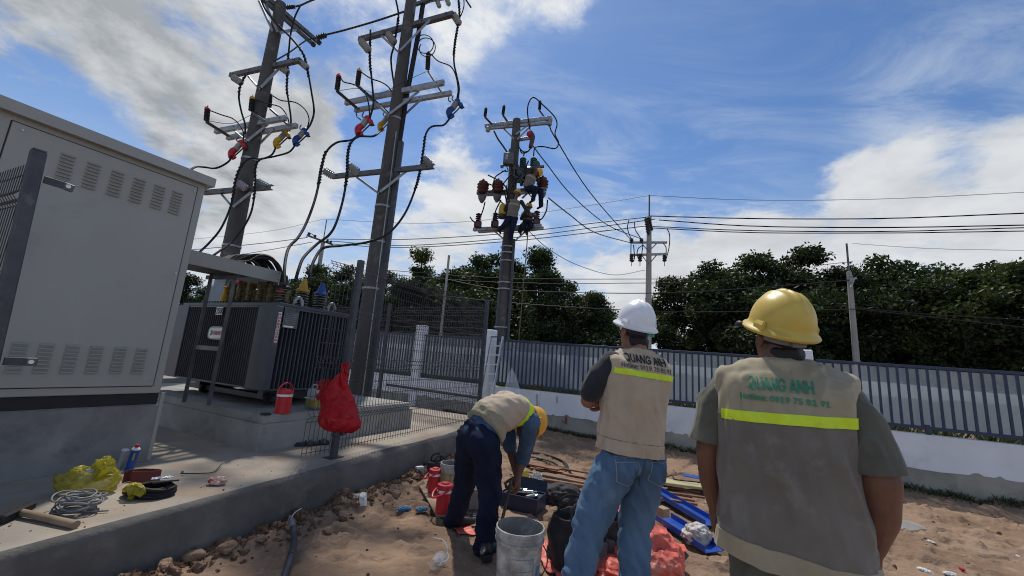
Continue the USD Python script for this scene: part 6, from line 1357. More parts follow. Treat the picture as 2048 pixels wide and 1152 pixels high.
mat('bucket_inside', (.24, .235, .225), .85, col2=(.15, .148, .14), scale=7, bump=.4, bscale=30, space='world', speck=((.35, .34, .33), 9, .4))
mat('label_tan', (.36, .29, .15), .7, col2=(.18, .12, .05), scale=16, space='world')
mat('label_blue', (.05, .20, .36), .7, col2=(.12, .25, .36), scale=20, space='world')
mat('jug_red', (.52, .018, .030), .4, col2=(.43, .014, .024), scale=6, space='world', spec=.5, rvar=.06)
mat('oil', (.46, .40, .13), .25, col2=(.40, .34, .10), scale=4, transl=.3, space='world')
mat('jerrycan', (.60, .64, .66), .3, var=.1, transl=.35, alpha=.85, space='world')
mat('navy_box', (.010, .018, .045), .5, var=.3, scale=8, space='world')
mat('teal_tool', (.02, .13, .15), .45, var=.3, scale=20, space='world')
mat('leather_red', (.14, .03, .024), .5, col2=(.10, .022, .018), scale=9, bump=.15, space='world')
mat('foil', (.45, .47, .5), .3, metallic=.7, col2=(.2, .25, .4), scale=22, bump=.5, bscale=50, space='world')
mat('paper', (.72, .72, .70), .7, var=.2, scale=9, space='world')
mat('sack', (.52, .50, .47), .85, col2=(.40, .385, .36), scale=6, bump=.4, bscale=60, space='world', crease=12)
mat('clear_plastic', (.75, .77, .78), .12, var=.1, alpha=.30, spec=.8)
mat('paint_red', (.34, .05, .04), .8, var=.3, scale=12, space='world')
mat('block_grey', (.22, .21, .19), .9, col2=(.15, .14, .13), scale=7, bump=.4, bscale=40, space='world')

def crumple(c, r, amp=.25, sc=6.0, seed=0, R=np.eye(3), flat=None, sub=4, sharp=1.0):
    m = trimesh.creation.icosphere(sub); d = m.vertices.copy()
    n = meshkit.fbm(d * sc * .5 + 9, 4, seed); rid = 1 - np.abs(2 * meshkit.fbm(d * sc * .42 + 3, 3, seed + 5) - 1) * 2.4
    f = 1 + amp * (n - .5) * 1.6 + amp * (rid - .4) * .45 * sharp
    v = d * f[:, None] * np.asarray(r, float)
    if flat is not None: v[:, 2] = np.maximum(v[:, 2], -flat)
    m.vertices = v @ np.asarray(R).T + np.asarray(c, float); return m
def onslab(x, y, z=.38): return atz(x, y, z)
X_ = np.array([1.0, 0, 0]); Z_ = np.array([0, 0, 1.0])

# ---- on the platform -------------------------------------------------------------------------
p = onslab(160, 990)
t = thing('plastic_bag', 'crumpled see-through yellow plastic bag against the pedestal', 'plastic bag', p)
part(t, 'bag', crumple(p + [.01, .03, .075], (.16, .085, .105), .40, 4.5, 3, rotz(.6), .075), 'bag_yellow', True)
part(t, 'bag_mouth', crumple(p + [.05, .07, .165], (.055, .05, .07), .6, 6, 8, rotz(.3)), 'bag_yellow', True)
part(t, 'handle', tube([p + [.08, .0, .09], p + [.145, -.005, .17], p + [.185, .02, .165], p + [.19, .03, .10], p + [.16, .03, .06]], [.012, .03, .033, .028, .02], 8, 6, ell=(1, .4)), 'bag_yellow', True)
part(t, 'tissue', crumple(p + [.0, .02, .12], (.05, .04, .05), .5, 6, 12), 'bag_clear', True)
p = onslab(263, 1000)
t = thing('plastic_bag', 'twisted yellow plastic bag end lying over the black cable coil', 'plastic bag', p)
part(t, 'bag', noisy(fine(tube([p + [-.075, .03, .05], p + [-.03, .02, .085], p + [.005, 0, .075], p + [.005, -.02, .015]], [.03, .035, .035, .018], 10, 5, ell=(1, .7)), .015), .016, 40, 3), 'bag_yellow', True)
part(t, 'bag_tail', noisy(fine(tube([p + [.0, 0, .075], p + [.05, .0, .06], p + [.07, .0, .03]], [.03, .03, .02], 10, 5), .015), .014, 40, 7), 'bag_yellow', True)
def coil(name, label, c, rx, ry, n, r, m, seed, spread=.018, lift=.010):
    rng = np.random.default_rng(seed); c = np.asarray(c, float); t = thing(name, label, 'cable coil', c)
    for i in range(n):
        a0 = rng.uniform(0, 6.28); ox, oy = rng.normal(0, spread, 2); k = rng.uniform(.78, 1.08); ph = rng.uniform(0, 6.28); z0 = r + i * lift * .8
        a = np.linspace(a0, a0 + 2 * pi * 1.02, 34)
        P = np.stack([c[0] + ox + rx * k * np.cos(a) + .006 * np.sin(3 * a + ph), c[1] + oy + ry * k * np.sin(a), c[2] + z0 + lift * np.sin(2 * a + ph)], 1)
        part(t, 'turn', tube(P, r, 7), m, True)
    return t
c = onslab(150, 1022); t = coil('cable_coil', 'loose coil of grey cable on the platform beside the hammer', c, .115, .085, 13, .0052, 'cable_grey', 2)
part(t, 'tail', tube([c + [.08, -.05, .02], c + [.15, -.01, .012], c + [.20, .01, .012]], .005, 7, 6), 'cable_grey', True); part(t, 'tail', tube([c + [-.04, -.075, .03], c + [.02, -.10, .012], c + [.09, -.095, .01]], .005, 7, 6), 'cable_grey', True)
part(t, 'white_strip', noisy(fine(bar(c + [-.02, -.01, .045], c + [.09, .02, .05], .03, .006), .02), .008, 30), 'paper', True)
c = onslab(303, 990); t = coil('cable_coil', 'thick black cable coil with bare ends beside the red brown strap', c, .145, .10, 10, .010, 'cable', 5, .008, .008)
for k in range(5): part(t, 'straight_end', bar(c + [-.03 + .012 * k, .02 - .014 * k, .075 + .004 * k], c + [.125, .065 - .018 * k, .09 + .004 * k], .016, .010, bev=.002), 'rubber_dark')
part(t, 'red_tape', box(c + [.025, -.082, .04], (.018, .012, .03), rotz(.3), .003), 'print_red'); part(t, 'red_tape', box(c + [.075, -.07, .05], (.012, .012, .018), rotz(.6), .003), 'print_red')
solo('foil_wrapper', noisy(fine(bar(c + [-.01, -.02, .112], c + [.09, .05, .118], .045, .004), .012), .008, 40), 'foil', 'crumpled shiny blue foil wrapper on the black cable coil', 'wrapper', smooth=True)
# sledge hammer
a, b = onslab(30, 1033) + [0, 0, .03], onslab(150, 1058) + [0, 0, .022]
t = thing('hammer', 'short handled sledge hammer lying at the left edge of the platform', 'hammer', (a + b) / 2 - [0, 0, .02])
part(t, 'handle', cyl(a, b, .019, 16, .022), 'wood', 40); h0, h1 = onslab(-5, 1052) + [0, 0, .03], onslab(62, 1022) + [0, 0, .035]; part(t, 'head', bar(h0, h1, .045, .045, bev=.008), 'black_trim')
# spray cans
def can(name, label, x, y, h, r, body, top, tilt, cap=None, lab=None):
    p = onslab(x, y); ax = nrm(tilt); t = thing(name, label, 'spray can', p); Rc = frame(ax)
    part(t, 'body', lathe([(0, 0), (r, 0), (r, h * .86)], 22, p, ax), body, 40)
    part(t, 'shoulder', lathe([(r, h * .86), (r * 1.04, h * .865), (r * 1.04, h * .88), (r * .8, h * .94), (r * .5, h * .96), (0, h * .96)], 22, p, ax), top, 40)
    if cap: part(t, 'cap', lathe([(0, h * .95), (r * .5, h * .95), (r * .45, h * 1.08), (0, h * 1.09)], 16, p, ax), cap, 40)
    if lab: part(t, 'label_patch', lathe([(r * 1.015, h * .45), (r * 1.015, h * .75)], 22, p, ax).submesh([[i for i in range(44) if 16 <= (i // 2) < 22]], append=True) if False else hull(box(p + ax * h * .6 + Rc @ np.array([.6 * r, -.82 * r, 0]), (r * .7, r * .1, h * .3), Rc)), lab)
    return t
can('spray_can', 'grey spray can leaning on the concrete pedestal', 236, 938, .17, .027, 'galv', 'paper', [.08, .10, 1])
can('spray_can', 'blue spray can with red cap and yellow label by the pedestal', 258, 940, .19, .029, 'blue_plastic', 'paper', [.10, .02, 1], 'red_plastic', 'yellow_plastic')
# red brown strap bent to an open loop
c = onslab(272, 968); t = thing('bent_strap', 'red brown flat strap bent into an open loop behind the black coil', 'strap', c); pts = [c + q for q in ([-.08, -.03, .05], [-.10, .04, .045], [-.04, .09, .045], [.07, .10, .045], [.115, .07, .05], [.10, .0, .055], [.0, -.05, .06], [-.01, -.035, .06])]
for a, b in zip(pts[:-1], pts[1:]): part(t, 'strip', bar(a, b + (b - a) * .02, .005, .085, bev=.001), 'leather_red')
t = thing('steel_rod', 'thin bent steel rod sticking out past the black cable coil', 'rod', onslab(375, 948)); part(t, 'rod', tube([onslab(360, 950) + [0, 0, .012], onslab(405, 949) + [0, 0, .01], onslab(426, 947) + [0, 0, .012], onslab(436, 940) + [0, 0, .02], onslab(443, 934) + [0, 0, .03]], .0045, 6, 5), 'wire_steel', True)
p = onslab(432, 970); t = thing('tissue_pack', 'clear pouch with pink rolls lying alone on the platform', 'packet', p)
part(t, 'pouch', crumple(p + [0, .01, .028], (.062, .035, .03), .5, 6, 6, rotz(.2), .028), 'bag_pink', True); part(t, 'roll', cyl(p + [-.02, -.03, .022], p + [.04, -.02, .022], .014, 12), 'bag_pink', True); part(t, 'ring', lathe([(.010, 0), (.016, 0), (.016, .006), (.010, .006)], 16, p + [-.03, -.028, .035], (0, -1, .3)), 'print_red', True)
t = thing('rubber_pad', 'round black pad on the corner ledge of the transformer plinth', 'pad', S(.99, 1.075, .745)); part(t, 'pad', lathe([(0, 0), (.05, 0), (.055, .008), (.045, .016), (0, .018)], 18, S(1.03, 1.12, .745)), 'rubber_dark', 40)
for i, (x, y, lab) in enumerate(((612, 892, 'black sandal on the platform behind the mesh, left one of the pair'), (640, 890, 'black sandal on the platform behind the mesh, right one of the pair'))):
    p = onslab(x, y); t = thing('sandal', lab, 'sandal', p); R = rotz(.5 + .3 * i); q = lambda a, b, c_: p + R @ np.array([a, b, c_])
    part(t, 'sole', fin(chain([(q(-.09, 0, .016), .026), (q(-.02, 0, .016), .028), (q(.07, .0, .016), .036)]), .02, 2), 'shoe', True); part(t, 'strap', tube([q(.03, -.04, .02), q(.04, -.02, .06), q(.04, .02, .06), q(.03, .04, .02)], .014, 8, 5, ell=(1, .4)), 'canvas_grey', True); part(t, 'strap', tube([q(.0, -.035, .02), q(-.01, .0, .055), q(.0, .035, .02)], .010, 8, 5), 'shoe', True)

# ---- red drinking jugs -------------------------------------------------------------------------
def jug(label, p, ht, rr, hdir, handle_up):
    p = np.asarray(p, float); t = thing('water_jug', label, 'water jug', p); f = lambda a: [(r * rr, z * ht) for r, z in a]
    part(t, 'body', lathe(f([(0, 0), (.95, 0), (1, .02), (1, .70)]), 26, p), 'jug_red', 40); part(t, 'white_band', lathe(f([(1, .70), (1.03, .705), (1.03, .80), (1, .805)]), 26, p), 'white_plastic', 40)
    part(t, 'lid', lathe(f([(1, .805), (1.06, .81), (1.06, .93), (1.0, .97), (.5, .985), (.48, 1.03), (.3, 1.04), (0, 1.04)]), 26, p), 'jug_red', 40)
    d = nrm(hdir); s_ = np.cross(Z_, d)
    if handle_up: pts = [p + s_ * rr * 1.08 + Z_ * ht * .82, p + s_ * rr * .9 + Z_ * ht * 1.1, p + Z_ * ht * 1.28, p - s_ * rr * .9 + Z_ * ht * 1.1, p - s_ * rr * 1.08 + Z_ * ht * .82]
    else: pts = [p + s_ * rr * 1.08 + Z_ * ht * .85, p + s_ * rr * .9 + d * rr * 1.1 + Z_ * ht * .70, p + d * rr * 1.75 + Z_ * ht * .58, p - s_ * rr * .9 + d * rr * 1.1 + Z_ * ht * .70, p - s_ * rr * 1.08 + Z_ * ht * .85]
    part(t, 'handle', tube(pts, .013, 8, 6, ell=(1, .55)), 'jug_red', True); part(t, 'spout', cyl(p + d * rr + Z_ * ht * .78, p + d * rr * 1.2 + Z_ * ht * .76, .012, 10), 'jug_red')
    return t
jug('red drinking water jug with white band standing on the plinth', atz(564, 826, .745), .262, .080, sv, True)
p = atz(626, 818, .745); t = thing('jerrycan', 'translucent jerrycan half full of yellow oil behind the red jug', 'jerrycan', p)
Rj = SR; part(t, 'body', box(p + [0, 0, .125], (.13, .19, .25), Rj, .03), 'jerrycan'); part(t, 'oil_fill', box(p + [0, 0, .075], (.134, .194, .145), Rj, .03), 'oil'); part(t, 'cap', cyl(p - sv * .06 + [0, 0, .24], p - sv * .06 + [0, 0, .275], .022, 14), 'blue_plastic', 40); part(t, 'handle', tube([p - sv * .02 + [0, 0, .24], p - sv * .01 + [0, 0, .285], p + sv * .06 + [0, 0, .285], p + sv * .075 + [0, 0, .24]], .014, 8, 4), 'jerrycan', True)
# ---- red bag hanging on the fence post ---------------------------------------------------------------
def red_bag():
    top = aty(690, 728, (S(1.335, .345)[1]) - .06); D = np.cross(UP, np.cross(top - EYE, UP)); r_ = nrm([RT[0], RT[1], 0]); n_ = nrm(np.cross(r_, Z_))  # n_ points away
    k = (top - EYE) @ FW / FPX
    def Q(x, y, off=0): return top + r_ * (x + 7 - 690 - (y - 728) * -.13) * k * .98 + Z_ * -(y - 728) * k + n_ * off
    outl = [(688, 728, .012), (691, 742, .018), (684, 760, .036), (680, 790, .058), (679, 820, .075), (679, 840, .072), (680, 855, .028)]
    wid = [4, 7, 17, 31, 38, 41, 24]; rings = []
    for (x, y, th), w in zip(outl, wid):
        x = x + {728: 0, 742: -1, 760: -4, 790: -4, 820: 1, 840: 3, 855: 3}[y]; c = Q(x, y, .09); rings.append((c, np.stack([r_, n_, Z_], 1), w * k, th, 2.2))
    m = loft(rings[::-1], 56); m = fine(trimesh.Trimesh(m.vertices, m.faces), .014)
    s = m.vertices @ Z_; hgt = (top[2] - s); lat = (m.vertices - top) @ r_
    ang = np.arctan2(lat, hgt + .02); fold = np.sin(ang * 16 + 1.2 * np.sin(hgt * 14)) * .012 * np.exp(-hgt * 3.5) + (meshkit.fbm(m.vertices * 11 + 3, 3, 3) - .5) * .026 * np.clip(hgt / .15, .1, 1)
    m.vertices += m.vertex_normals * fold[:, None]
    t = thing('carrier_bag', 'bright red plastic bag hung by its knot on the dark fence post', 'plastic bag', top - [0, 0, .6]); part(t, 'bag', m, 'bag_red', True)
    a = Q(650, 772, .10); part(t, 'torn_handle', crumple(a, (.055, .02, .06), .8, 7, 4, np.stack([r_, n_, Z_], 1)), 'bag_red', True)
    a = Q(641, 792, .10); part(t, 'torn_handle', crumple(a, (.03, .018, .035), .8, 7, 9, np.stack([r_, n_, Z_], 1)), 'bag_red', True)
    part(t, 'handle_loop', tube([Q(686, 742, .08), Q(688, 730, .06), Q(693, 724, .04), Q(694, 735, .06), Q(690, 745, .08)], .010, 7, 5), 'bag_red', True)
red_bag()

# ---- around the bending worker -------------------------------------------------------------------------
def plank(a, b, w, h, m, bev=.003): return bar(a, b, w, h, bev=bev)
G = onground
a, b, c, d = G(829, 960), G(874, 1037), G(935, 1030), G(905, 948); zb = max(q[2] for q in (a, b, c, d)) + .004
V = [np.array([q[0], q[1], z]) for z in (zb, zb + .014) for q in (a, b, c, d)]; solo('plywood_board', trimesh.convex.convex_hull(np.array(V)), 'wood_pale', 'thin plywood board under the red jugs', 'board')
zt = zb + .014
def onb(x, y, z=zt): return atz(x, y, z)
p = onb(838, 948, .06); t = thing('switch_box', 'small grey metal box with a round knockout beside the black bag', 'box', p - [0, 0, .06]); part(t, 'case', box(p + [0, 0, .03], (.10, .08, .10), rotz(.5), .006), 'galv'); part(t, 'knockout', cyl(p + rotz(.5) @ np.array([0, -.041, .03]), p + rotz(.5) @ np.array([0, -.043, .03]), .014, 12), 'rubber_dark'); part(t, 'flap', box(p + [0, 0, .085], (.09, .05, .006), rotz(.5)), 'paper')
def toolbag(name, label, c, size, R, m, m2, seed, pockets=True):
    t = thing(name, label, 'tool bag', c); w, d_, h = np.asarray(size) / 2; rings = []
    for k, (z, s) in enumerate(((0, .92), (.06, 1.0), (.5, 1.02), (.85, .97), (1.0, .93))): rings.append((np.asarray(c) + [0, 0, z * 2 * h], R, w * s, d_ * s, 2.6))
    for k, (z, s) in enumerate(((1.0, .88), (.75, .86), (.4, .84))): rings.append((np.asarray(c) + [0, 0, z * 2 * h], R, w * s, d_ * s, 2.6))
    m_ = fine(loft(rings, 48), .03); part(t, 'bag_body', noisy(m_, .055, 5.5, seed), m, True)
    for s in (-1, 1): part(t, 'handle', tube([np.asarray(c) + R @ np.array([-w * .5, s * d_ * .9, 2 * h * .9]), np.asarray(c) + R @ np.array([-w * .45, s * d_ * .7, 2 * h * 1.25]), np.asarray(c) + R @ np.array([0, s * d_ * .6, 2 * h * 1.36]), np.asarray(c) + R @ np.array([w * .45, s * d_ * .7, 2 * h * 1.22]), np.asarray(c) + R @ np.array([w * .5, s * d_ * .9, 2 * h * .9])], .013, 8, 6, ell=(1, .5)), m, True)
    if pockets:
        for x in (-.5, .1, .62): part(t, 'pocket', noisy(fine(box(np.asarray(c) + R @ np.array([w * x, -d_ * 1.0, h * .75]), (w * .55, .03, h * .95), R, .01), .04), .008, 20, seed + int(x * 10)), m2, 40)
    return t
toolbag('tool_bag', 'black tool bag standing behind the farther red jug', onb(872, 968), (.24, .18, .24), rotz(.55), 'canvas_black', 'canvas_grey', 3, False)
jug('red water jug standing beside the paint bucket, farther one of two', onb(867, 984), .245, .066, [-1, -.35, 0], False)
jug('red water jug with hanging handle by the trouser leg, nearer one of two', onb(886, 1024), .26, .075, [-.8, -.7, 0], False)
def bucket(label, p, h, r0, r1, body, handle, lab=None, k=34):
    t = thing('bucket', label, 'bucket', p); P = np.asarray(p, float)
    prof = [(0, .0), (r0 * .96, 0), (r0, .012), (r0 + (r1 - r0) * .80, h * .80), (r1 * 1.035, h * .805), (r1 * 1.035, h * .835), (r1 * .99, h * .85), (r1 * 1.0, h * .90), (r1 * 1.045, h * .905), (r1 * 1.045, h * .93), (r1 * 1.01, h * .945), (r1 * 1.03, h * .99), (r1 * 1.015, h), (r1 * .97, h)]
    part(t, 'wall', lathe(prof, k, P), body, 35); part(t, 'inside', lathe([(r1 * .972, h * .999), (r0 * .93, .03), (0, .028)], k, P), 'bucket_inside', 40)
    if handle is not None: part(t, 'handle', tube([P + q for q in handle], .004, 6, 6), 'wire_steel', True)
    return t
pb = onb(898, 985); bucket('white paint bucket with stained label between red jug and worker', pb, .31, .100, .118, 'bucket_white', None)
t_ = part('/World/bucket', 'label', lathe([(.1125, .06), (.1165, .22)], 30, pb), 'label_tan', 40)
p = G(940, 1020); t = thing('concrete_block', 'grey rubble block and bag standing between the jeans legs', 'block', p); part(t, 'block', noisy(fine(box(p + [.0, .02, .11], (.16, .14, .22), rotz(.3), .02), .04), .02, 12), 'block_grey', 40)
p2 = G(953, 1000); solo('plastic_wrap', crumple(p2 + [.02, .06, .24], (.09, .07, .08), .6, 6, 5), 'bag_clear', 'crumpled clear plastic wrap seen between the jeans legs', 'plastic wrap', smooth=True)
t = thing('fittings_pile', 'small pile of shiny bolts and fittings on the ground between the legs', 'fittings', G(948, 1040)); rng = np.random.default_rng(6)
for i in range(22):
    q = G(935 + rng.uniform(0, 30), 1030 + rng.uniform(-6, 16)); d_ = nrm([rng.normal(), rng.normal(), .15]); part(t, 'bolt', cyl(q + [0, 0, .012], q + d_ * rng.uniform(.02, .05) + [0, 0, .012], .006, 7), 'steel' if i % 2 else 'black_trim')
p = G(972, 1118); t = thing('cordless_drill', 'black and teal cordless drill on the ground beside the bucket', 'power drill', p)
part(t, 'motor', cyl(p + [-.02, -.05, .09], p + [.03, .10, .10], .038, 16), 'rubber_dark', 40); part(t, 'casing', cyl(p + [.02, .02, .09], p + [.035, .12, .10], .043, 16), 'teal_tool', 40); part(t, 'grip', bar(p + [.02, .04, .08], p + [.01, .0, .02], .045, .04, bev=.01), 'rubber_dark'); part(t, 'battery', box(p + [0, -.01, .025], (.08, .11, .05), rotz(.3), .01), 'black_trim'); part(t, 'chuck', cyl(p + [-.02, -.05, .09], p + [-.035, -.10, .086], .022, 14, .014), 'steel')
for i, (x, y, lab) in enumerate(((806, 1020, 'blue and clear wrapper on the tan soil, left of two'), (843, 1021, 'blue and clear wrapper on the tan soil, next to the board'))):
    p = G(x, y); t = thing('wrapper', lab, 'wrapper', p); part(t, 'film', crumple(p + [0, 0, .012], (.055, .03, .02), .7, 8, i + 2, rotz(.5 * i)), 'label_blue', True); part(t, 'clear_end', crumple(p + [.03, .02, .014], (.04, .02, .018), .7, 8, i + 9), 'bag_clear', True)
p = G(710, 1016); t = thing('plastic_tray', 'clear plastic egg tray lying on the clods by the platform', 'tray', p); R = np.stack([nrm([.9, .35, .1]), nrm([-.3, .7, .6]), nrm(np.cross([.9, .35, .1], [-.3, .7, .6]))], 1); q = lambda a, b, c_: p + R @ np.array([a, b, c_]) + [0, 0, .07]
part(t, 'sheet', box(q(0, 0, 0), (.20, .14, .004), R, .001), 'clear_plastic')
for i in range(6):
    for j in range(2): part(t, 'cell', lathe([(.014, 0), (.013, .012), (.007, .020), (0, .022)], 10, q(-.078 + .029 * i, -.032 + .055 * j, .002), R=R), 'clear_plastic', 40)
part(t, 'sticker', lathe([(0, 0), (.028, 0), (.028, .001), (0, .001)], 18, q(.06, .045, .004), R=R), 'paper')
p = G(872, 1140); t = thing('plastic_cup', 'clear drinking cup with white straw lying at the bottom edge', 'cup', p); ax = nrm([-.25, -1, .12]); part(t, 'cup', lathe([(.032, -.07), (.045, .05), (.047, .052)], 22, p + [0, .02, .045], -ax), 'clear_plastic', 40); part(t, 'lid', lathe([(.048, .05), (.05, .056), (.03, .066), (.028, .07), (0, .07)], 22, p + [0, .02, .045], -ax), 'clear_plastic', 40)
part(t, 'lid_ring', lathe([(.022, .07), (.026, .07), (.026, .076), (.022, .076)], 18, p + [0, .02, .045], -ax), 'paper'); part(t, 'straw', tube([p + [.02, .03, .02], p + [.06, .06, .10], p + [.02, .10, .15], p + [-.06, .13, .15]], .004, 6, 6), 'paper', True); part(t, 'bag_handle', tube([p + [.04, .02, .04], p + [.075, .04, .06], p + [.06, .07, .09]], .004, 6, 5), 'paper', True)
t = thing('cable_end', 'thick dark cable end sticking up out of the soil at the bottom', 'cable', G(575, 1145)); e = [G(560, 1175) + [0, 0, .0], G(572, 1150) + [0, 0, .035], G(584, 1112) + [0, 0, .075], G(582, 1080) + [0, 0, .09], G(578, 1068) + [0, 0, .10]]
part(t, 'sheath', tube(e, .024, 12, 6), 'gate_steel', True); part(t, 'taped_tip', tube([e[3], e[4], e[4] + (e[4] - e[3]) * .6], [.026, .024, .012], 12, 4), 'cable_grey', True); part(t, 'tie_wire', tube([e[4] + [-.01, 0, 0], e[4] + [.01, .02, .05], e[4] + [.05, .04, .08]], .004, 5, 5), 'paper', True); part(t, 'tape_ring', lathe([(.025, -.004), (.027, 0), (.025, .004)], 14, (e[1] + e[2]) / 2, e[2] - e[1]), 'black_trim')
# big bucket in front
zb_ = .085
pB = atz(1033, 1186, zb_); bucket('dirty white plastic bucket with cement dried inside, in front of the bending worker', pB, .385, .128, .152, 'bucket_white', [[.146, -.05, .30], [.165, -.09, .275], [.165, -.12, .22], [.12, -.16, .16]])
bk = '/World/bucket_001'
def on_bucket(ang0, ang1, z0, z1, m, name):
    aa = np.linspace(ang0, ang1, 9); V = []
    rad = lambda z: .128 + (.152 - .128) * z / .385 + .0012
    for a in aa: V += [pB + [rad(z0) * math.cos(a), rad(z0) * math.sin(a), z0], pB + [rad(z1) * math.cos(a), rad(z1) * math.sin(a), z1]]
    part(bk, name, trimesh.Trimesh(V, [f for i in range(8) for f in ((2 * i, 2 * i + 2, 2 * i + 3), (2 * i, 2 * i + 3, 2 * i + 1))]), m)
on_bucket(-.75, -.45, .05, .20, 'label_blue', 'blue_print')
for z in (.245, .18, .12): on_bucket(-1.9, -.95, z, z + .003, 'cable_grey', 'printed_line')
for a_ in (-.95,): on_bucket(a_, a_ + .02, .03, .245, 'cable_grey', 'printed_line')

# open tool box and what lies in it
cB = G(1045, 1015); Rb = rotz(-.45); t = thing('toolbox', 'open dark navy plastic tool box behind the white bucket', 'tool box', cB); q = lambda a, b, z: cB + Rb @ np.array([a, b, 0]) + [0, 0, z]
part(t, 'base', box(q(0, 0, .012), (.40, .26, .02), Rb), 'navy_box')
for (x, y, w, d_) in ((0, -.13, .42, .012), (0, .13, .42, .012), (-.205, 0, .012, .26), (.205, 0, .012, .26)): part(t, 'side', box(q(x, y, .075), (w, d_, .15), Rb, .003), 'navy_box')
part(t, 'lid', bar(q(-.2, .145, .15), q(.2, .145, .15), .01, .22, up=nrm(np.array([0, .45, .9]))), 'navy_box'); part(t, 'tray', box(q(0, .04, .13), (.38, .12, .01), Rb), 'navy_box')
for i, (x, y, L_, m, an) in enumerate(((-.08, .03, .20, 'teal_tool', .4), (.05, .05, .16, 'steel', .2), (.10, .0, .14, 'teal_tool', -.2), (-.02, -.05, .24, 'rubber_dark', .1), (.12, -.06, .12, 'porcelain_grey', .6), (-.12, -.06, .15, 'rubber_dark', .9))):
    a_ = q(x, y, .15); d_ = Rb @ np.array([math.cos(an), math.sin(an), .1]); t2 = thing('hand_tool', ['teal handled tool lying across the tool box', 'steel spanner lying in the tool box', 'short teal gripped pliers in the tool box', 'long black tool at the front of the tool box', 'pale tube lying in the tool box', 'dark grip sticking out of the tool box'][i], 'tool', a_); part(t2, 'handle', tube([a_ - d_ * L_ / 2, a_, a_ + d_ * L_ * .3], [.014, .018, .014], 8, 3), m, True); part(t2, 'head', cyl(a_ + d_ * L_ * .3, a_ + d_ * L_ * .5, .009, 8, .014), 'steel' if i != 3 else 'rubber_dark', 40)
solo('plastic_bag', crumple(G(1043, 985) + [.0, .12, .10], (.10, .08, .10), .5, 6, 21), 'bag_yellow', 'pale yellow plastic bag behind the worker\'s hand', 'plastic bag', smooth=True)
solo('plastic_bag', crumple(G(1062, 985) + [.06, .10, .09], (.075, .07, .10), .5, 6, 22), 'bag_clear', 'clear white plastic bag right of the yellow one, behind the tool box', 'plastic bag', smooth=True)
for i, (x, y, lean) in enumerate(((1067, 985, -.1), (1077, 986, -.35))): p = G(x, y); solo('wooden_stake', bar(p, p + [lean * .12, .02, .12], .02, .012), 'wood_pale', ['short upright wooden stake behind the tool box, left', 'short wooden stake leaning behind the tool box, right'][i], 'stake')
solo('rag_bag', crumple(G(1118, 1005) + [0, .0, .06], (.26, .18, .13), .42, 5, 31, rotz(.2)), 'canvas_black', 'limp black cloth bag spread out behind the big tool bag', 'bag', smooth=True)
toolbag('tool_bag', 'big open black canvas tool bag between bucket and blue jeans', G(1150, 1128), (.40, .32, .34), rotz(.25), 'canvas_black', 'canvas_grey', 11)
toolbag('tool_bag', 'black canvas tool bag with grey base seen between the jeans legs', G(1208, 1118) + [.02, .02, 0], (.30, .26, .30), rotz(-.15), 'canvas_black', 'canvas_grey', 17)
# red tarpaulin: spread sheet and heap
def sheet(name, label, corner_px, m, seed, amp, z=.02, n=26, sag=0):
    A_, B_, C_, D_ = [G(*c_) for c_ in corner_px]; V = []
    for i in range(n + 1):
        for j in range(n + 1):
            s_, r_ = i / n, j / n; P = (A_ * (1 - s_) + B_ * s_) * (1 - r_) + (D_ * (1 - s_) + C_ * s_) * r_
            w = (meshkit.fbm(np.array([[P[0] * 6, P[1] * 6, seed]]), 4, seed)[0] - .5) * .05; P = P + np.array([w, w, 0])
            rid = 1 - abs(2 * meshkit.fbm(np.array([[P[0] * 5, P[1] * 9, seed + 4]]), 3, seed)[0] - 1) * 2.2
            V.append([P[0], P[1], gz(P[0], P[1]) + z + amp * max(0, rid)])
    F = []
    for i in range(n):
        for j in range(n): a_ = i * (n + 1) + j; F += [(a_, a_ + n + 1, a_ + n + 2), (a_, a_ + n + 2, a_ + 1)]
    return trimesh.Trimesh(V, F)
t = thing('tarpaulin', 'crumpled red orange tarpaulin heaped right of the blue jeans', 'tarpaulin', G(1290, 1150)); part(t, 'spread_sheet', sheet('', '', [(1060, 1110), (1250, 1000), (1375, 1110), (1180, 1240)], 'tarp', 3, .035), 'tarp', 50)
c = G(1295, 1150); part(t, 'heap', crumple(c + [.03, .10, .09], (.27, .28, .21), .30, 3.2, 14, rotz(.4), .12, 5), 'tarp', 60); part(t, 'heap', crumple(c + [-.14, .22, .07], (.19, .18, .14), .36, 3.6, 24, rotz(.9), .09, 5), 'tarp', 60); part(t, 'heap', crumple(c + [-.22, -.05, .03], (.18, .18, .09), .36, 3.6, 34, rotz(.9), .05, 5), 'tarp', 60)
solo('tarpaulin', sheet('', '', [(893, 1046), (925, 1036), (960, 1078), (918, 1072)], 'tarp', 5, .01, .012, 10), 'tarp', 'small red tarpaulin corner showing under the worker\'s shoes', 'tarpaulin', smooth=50)
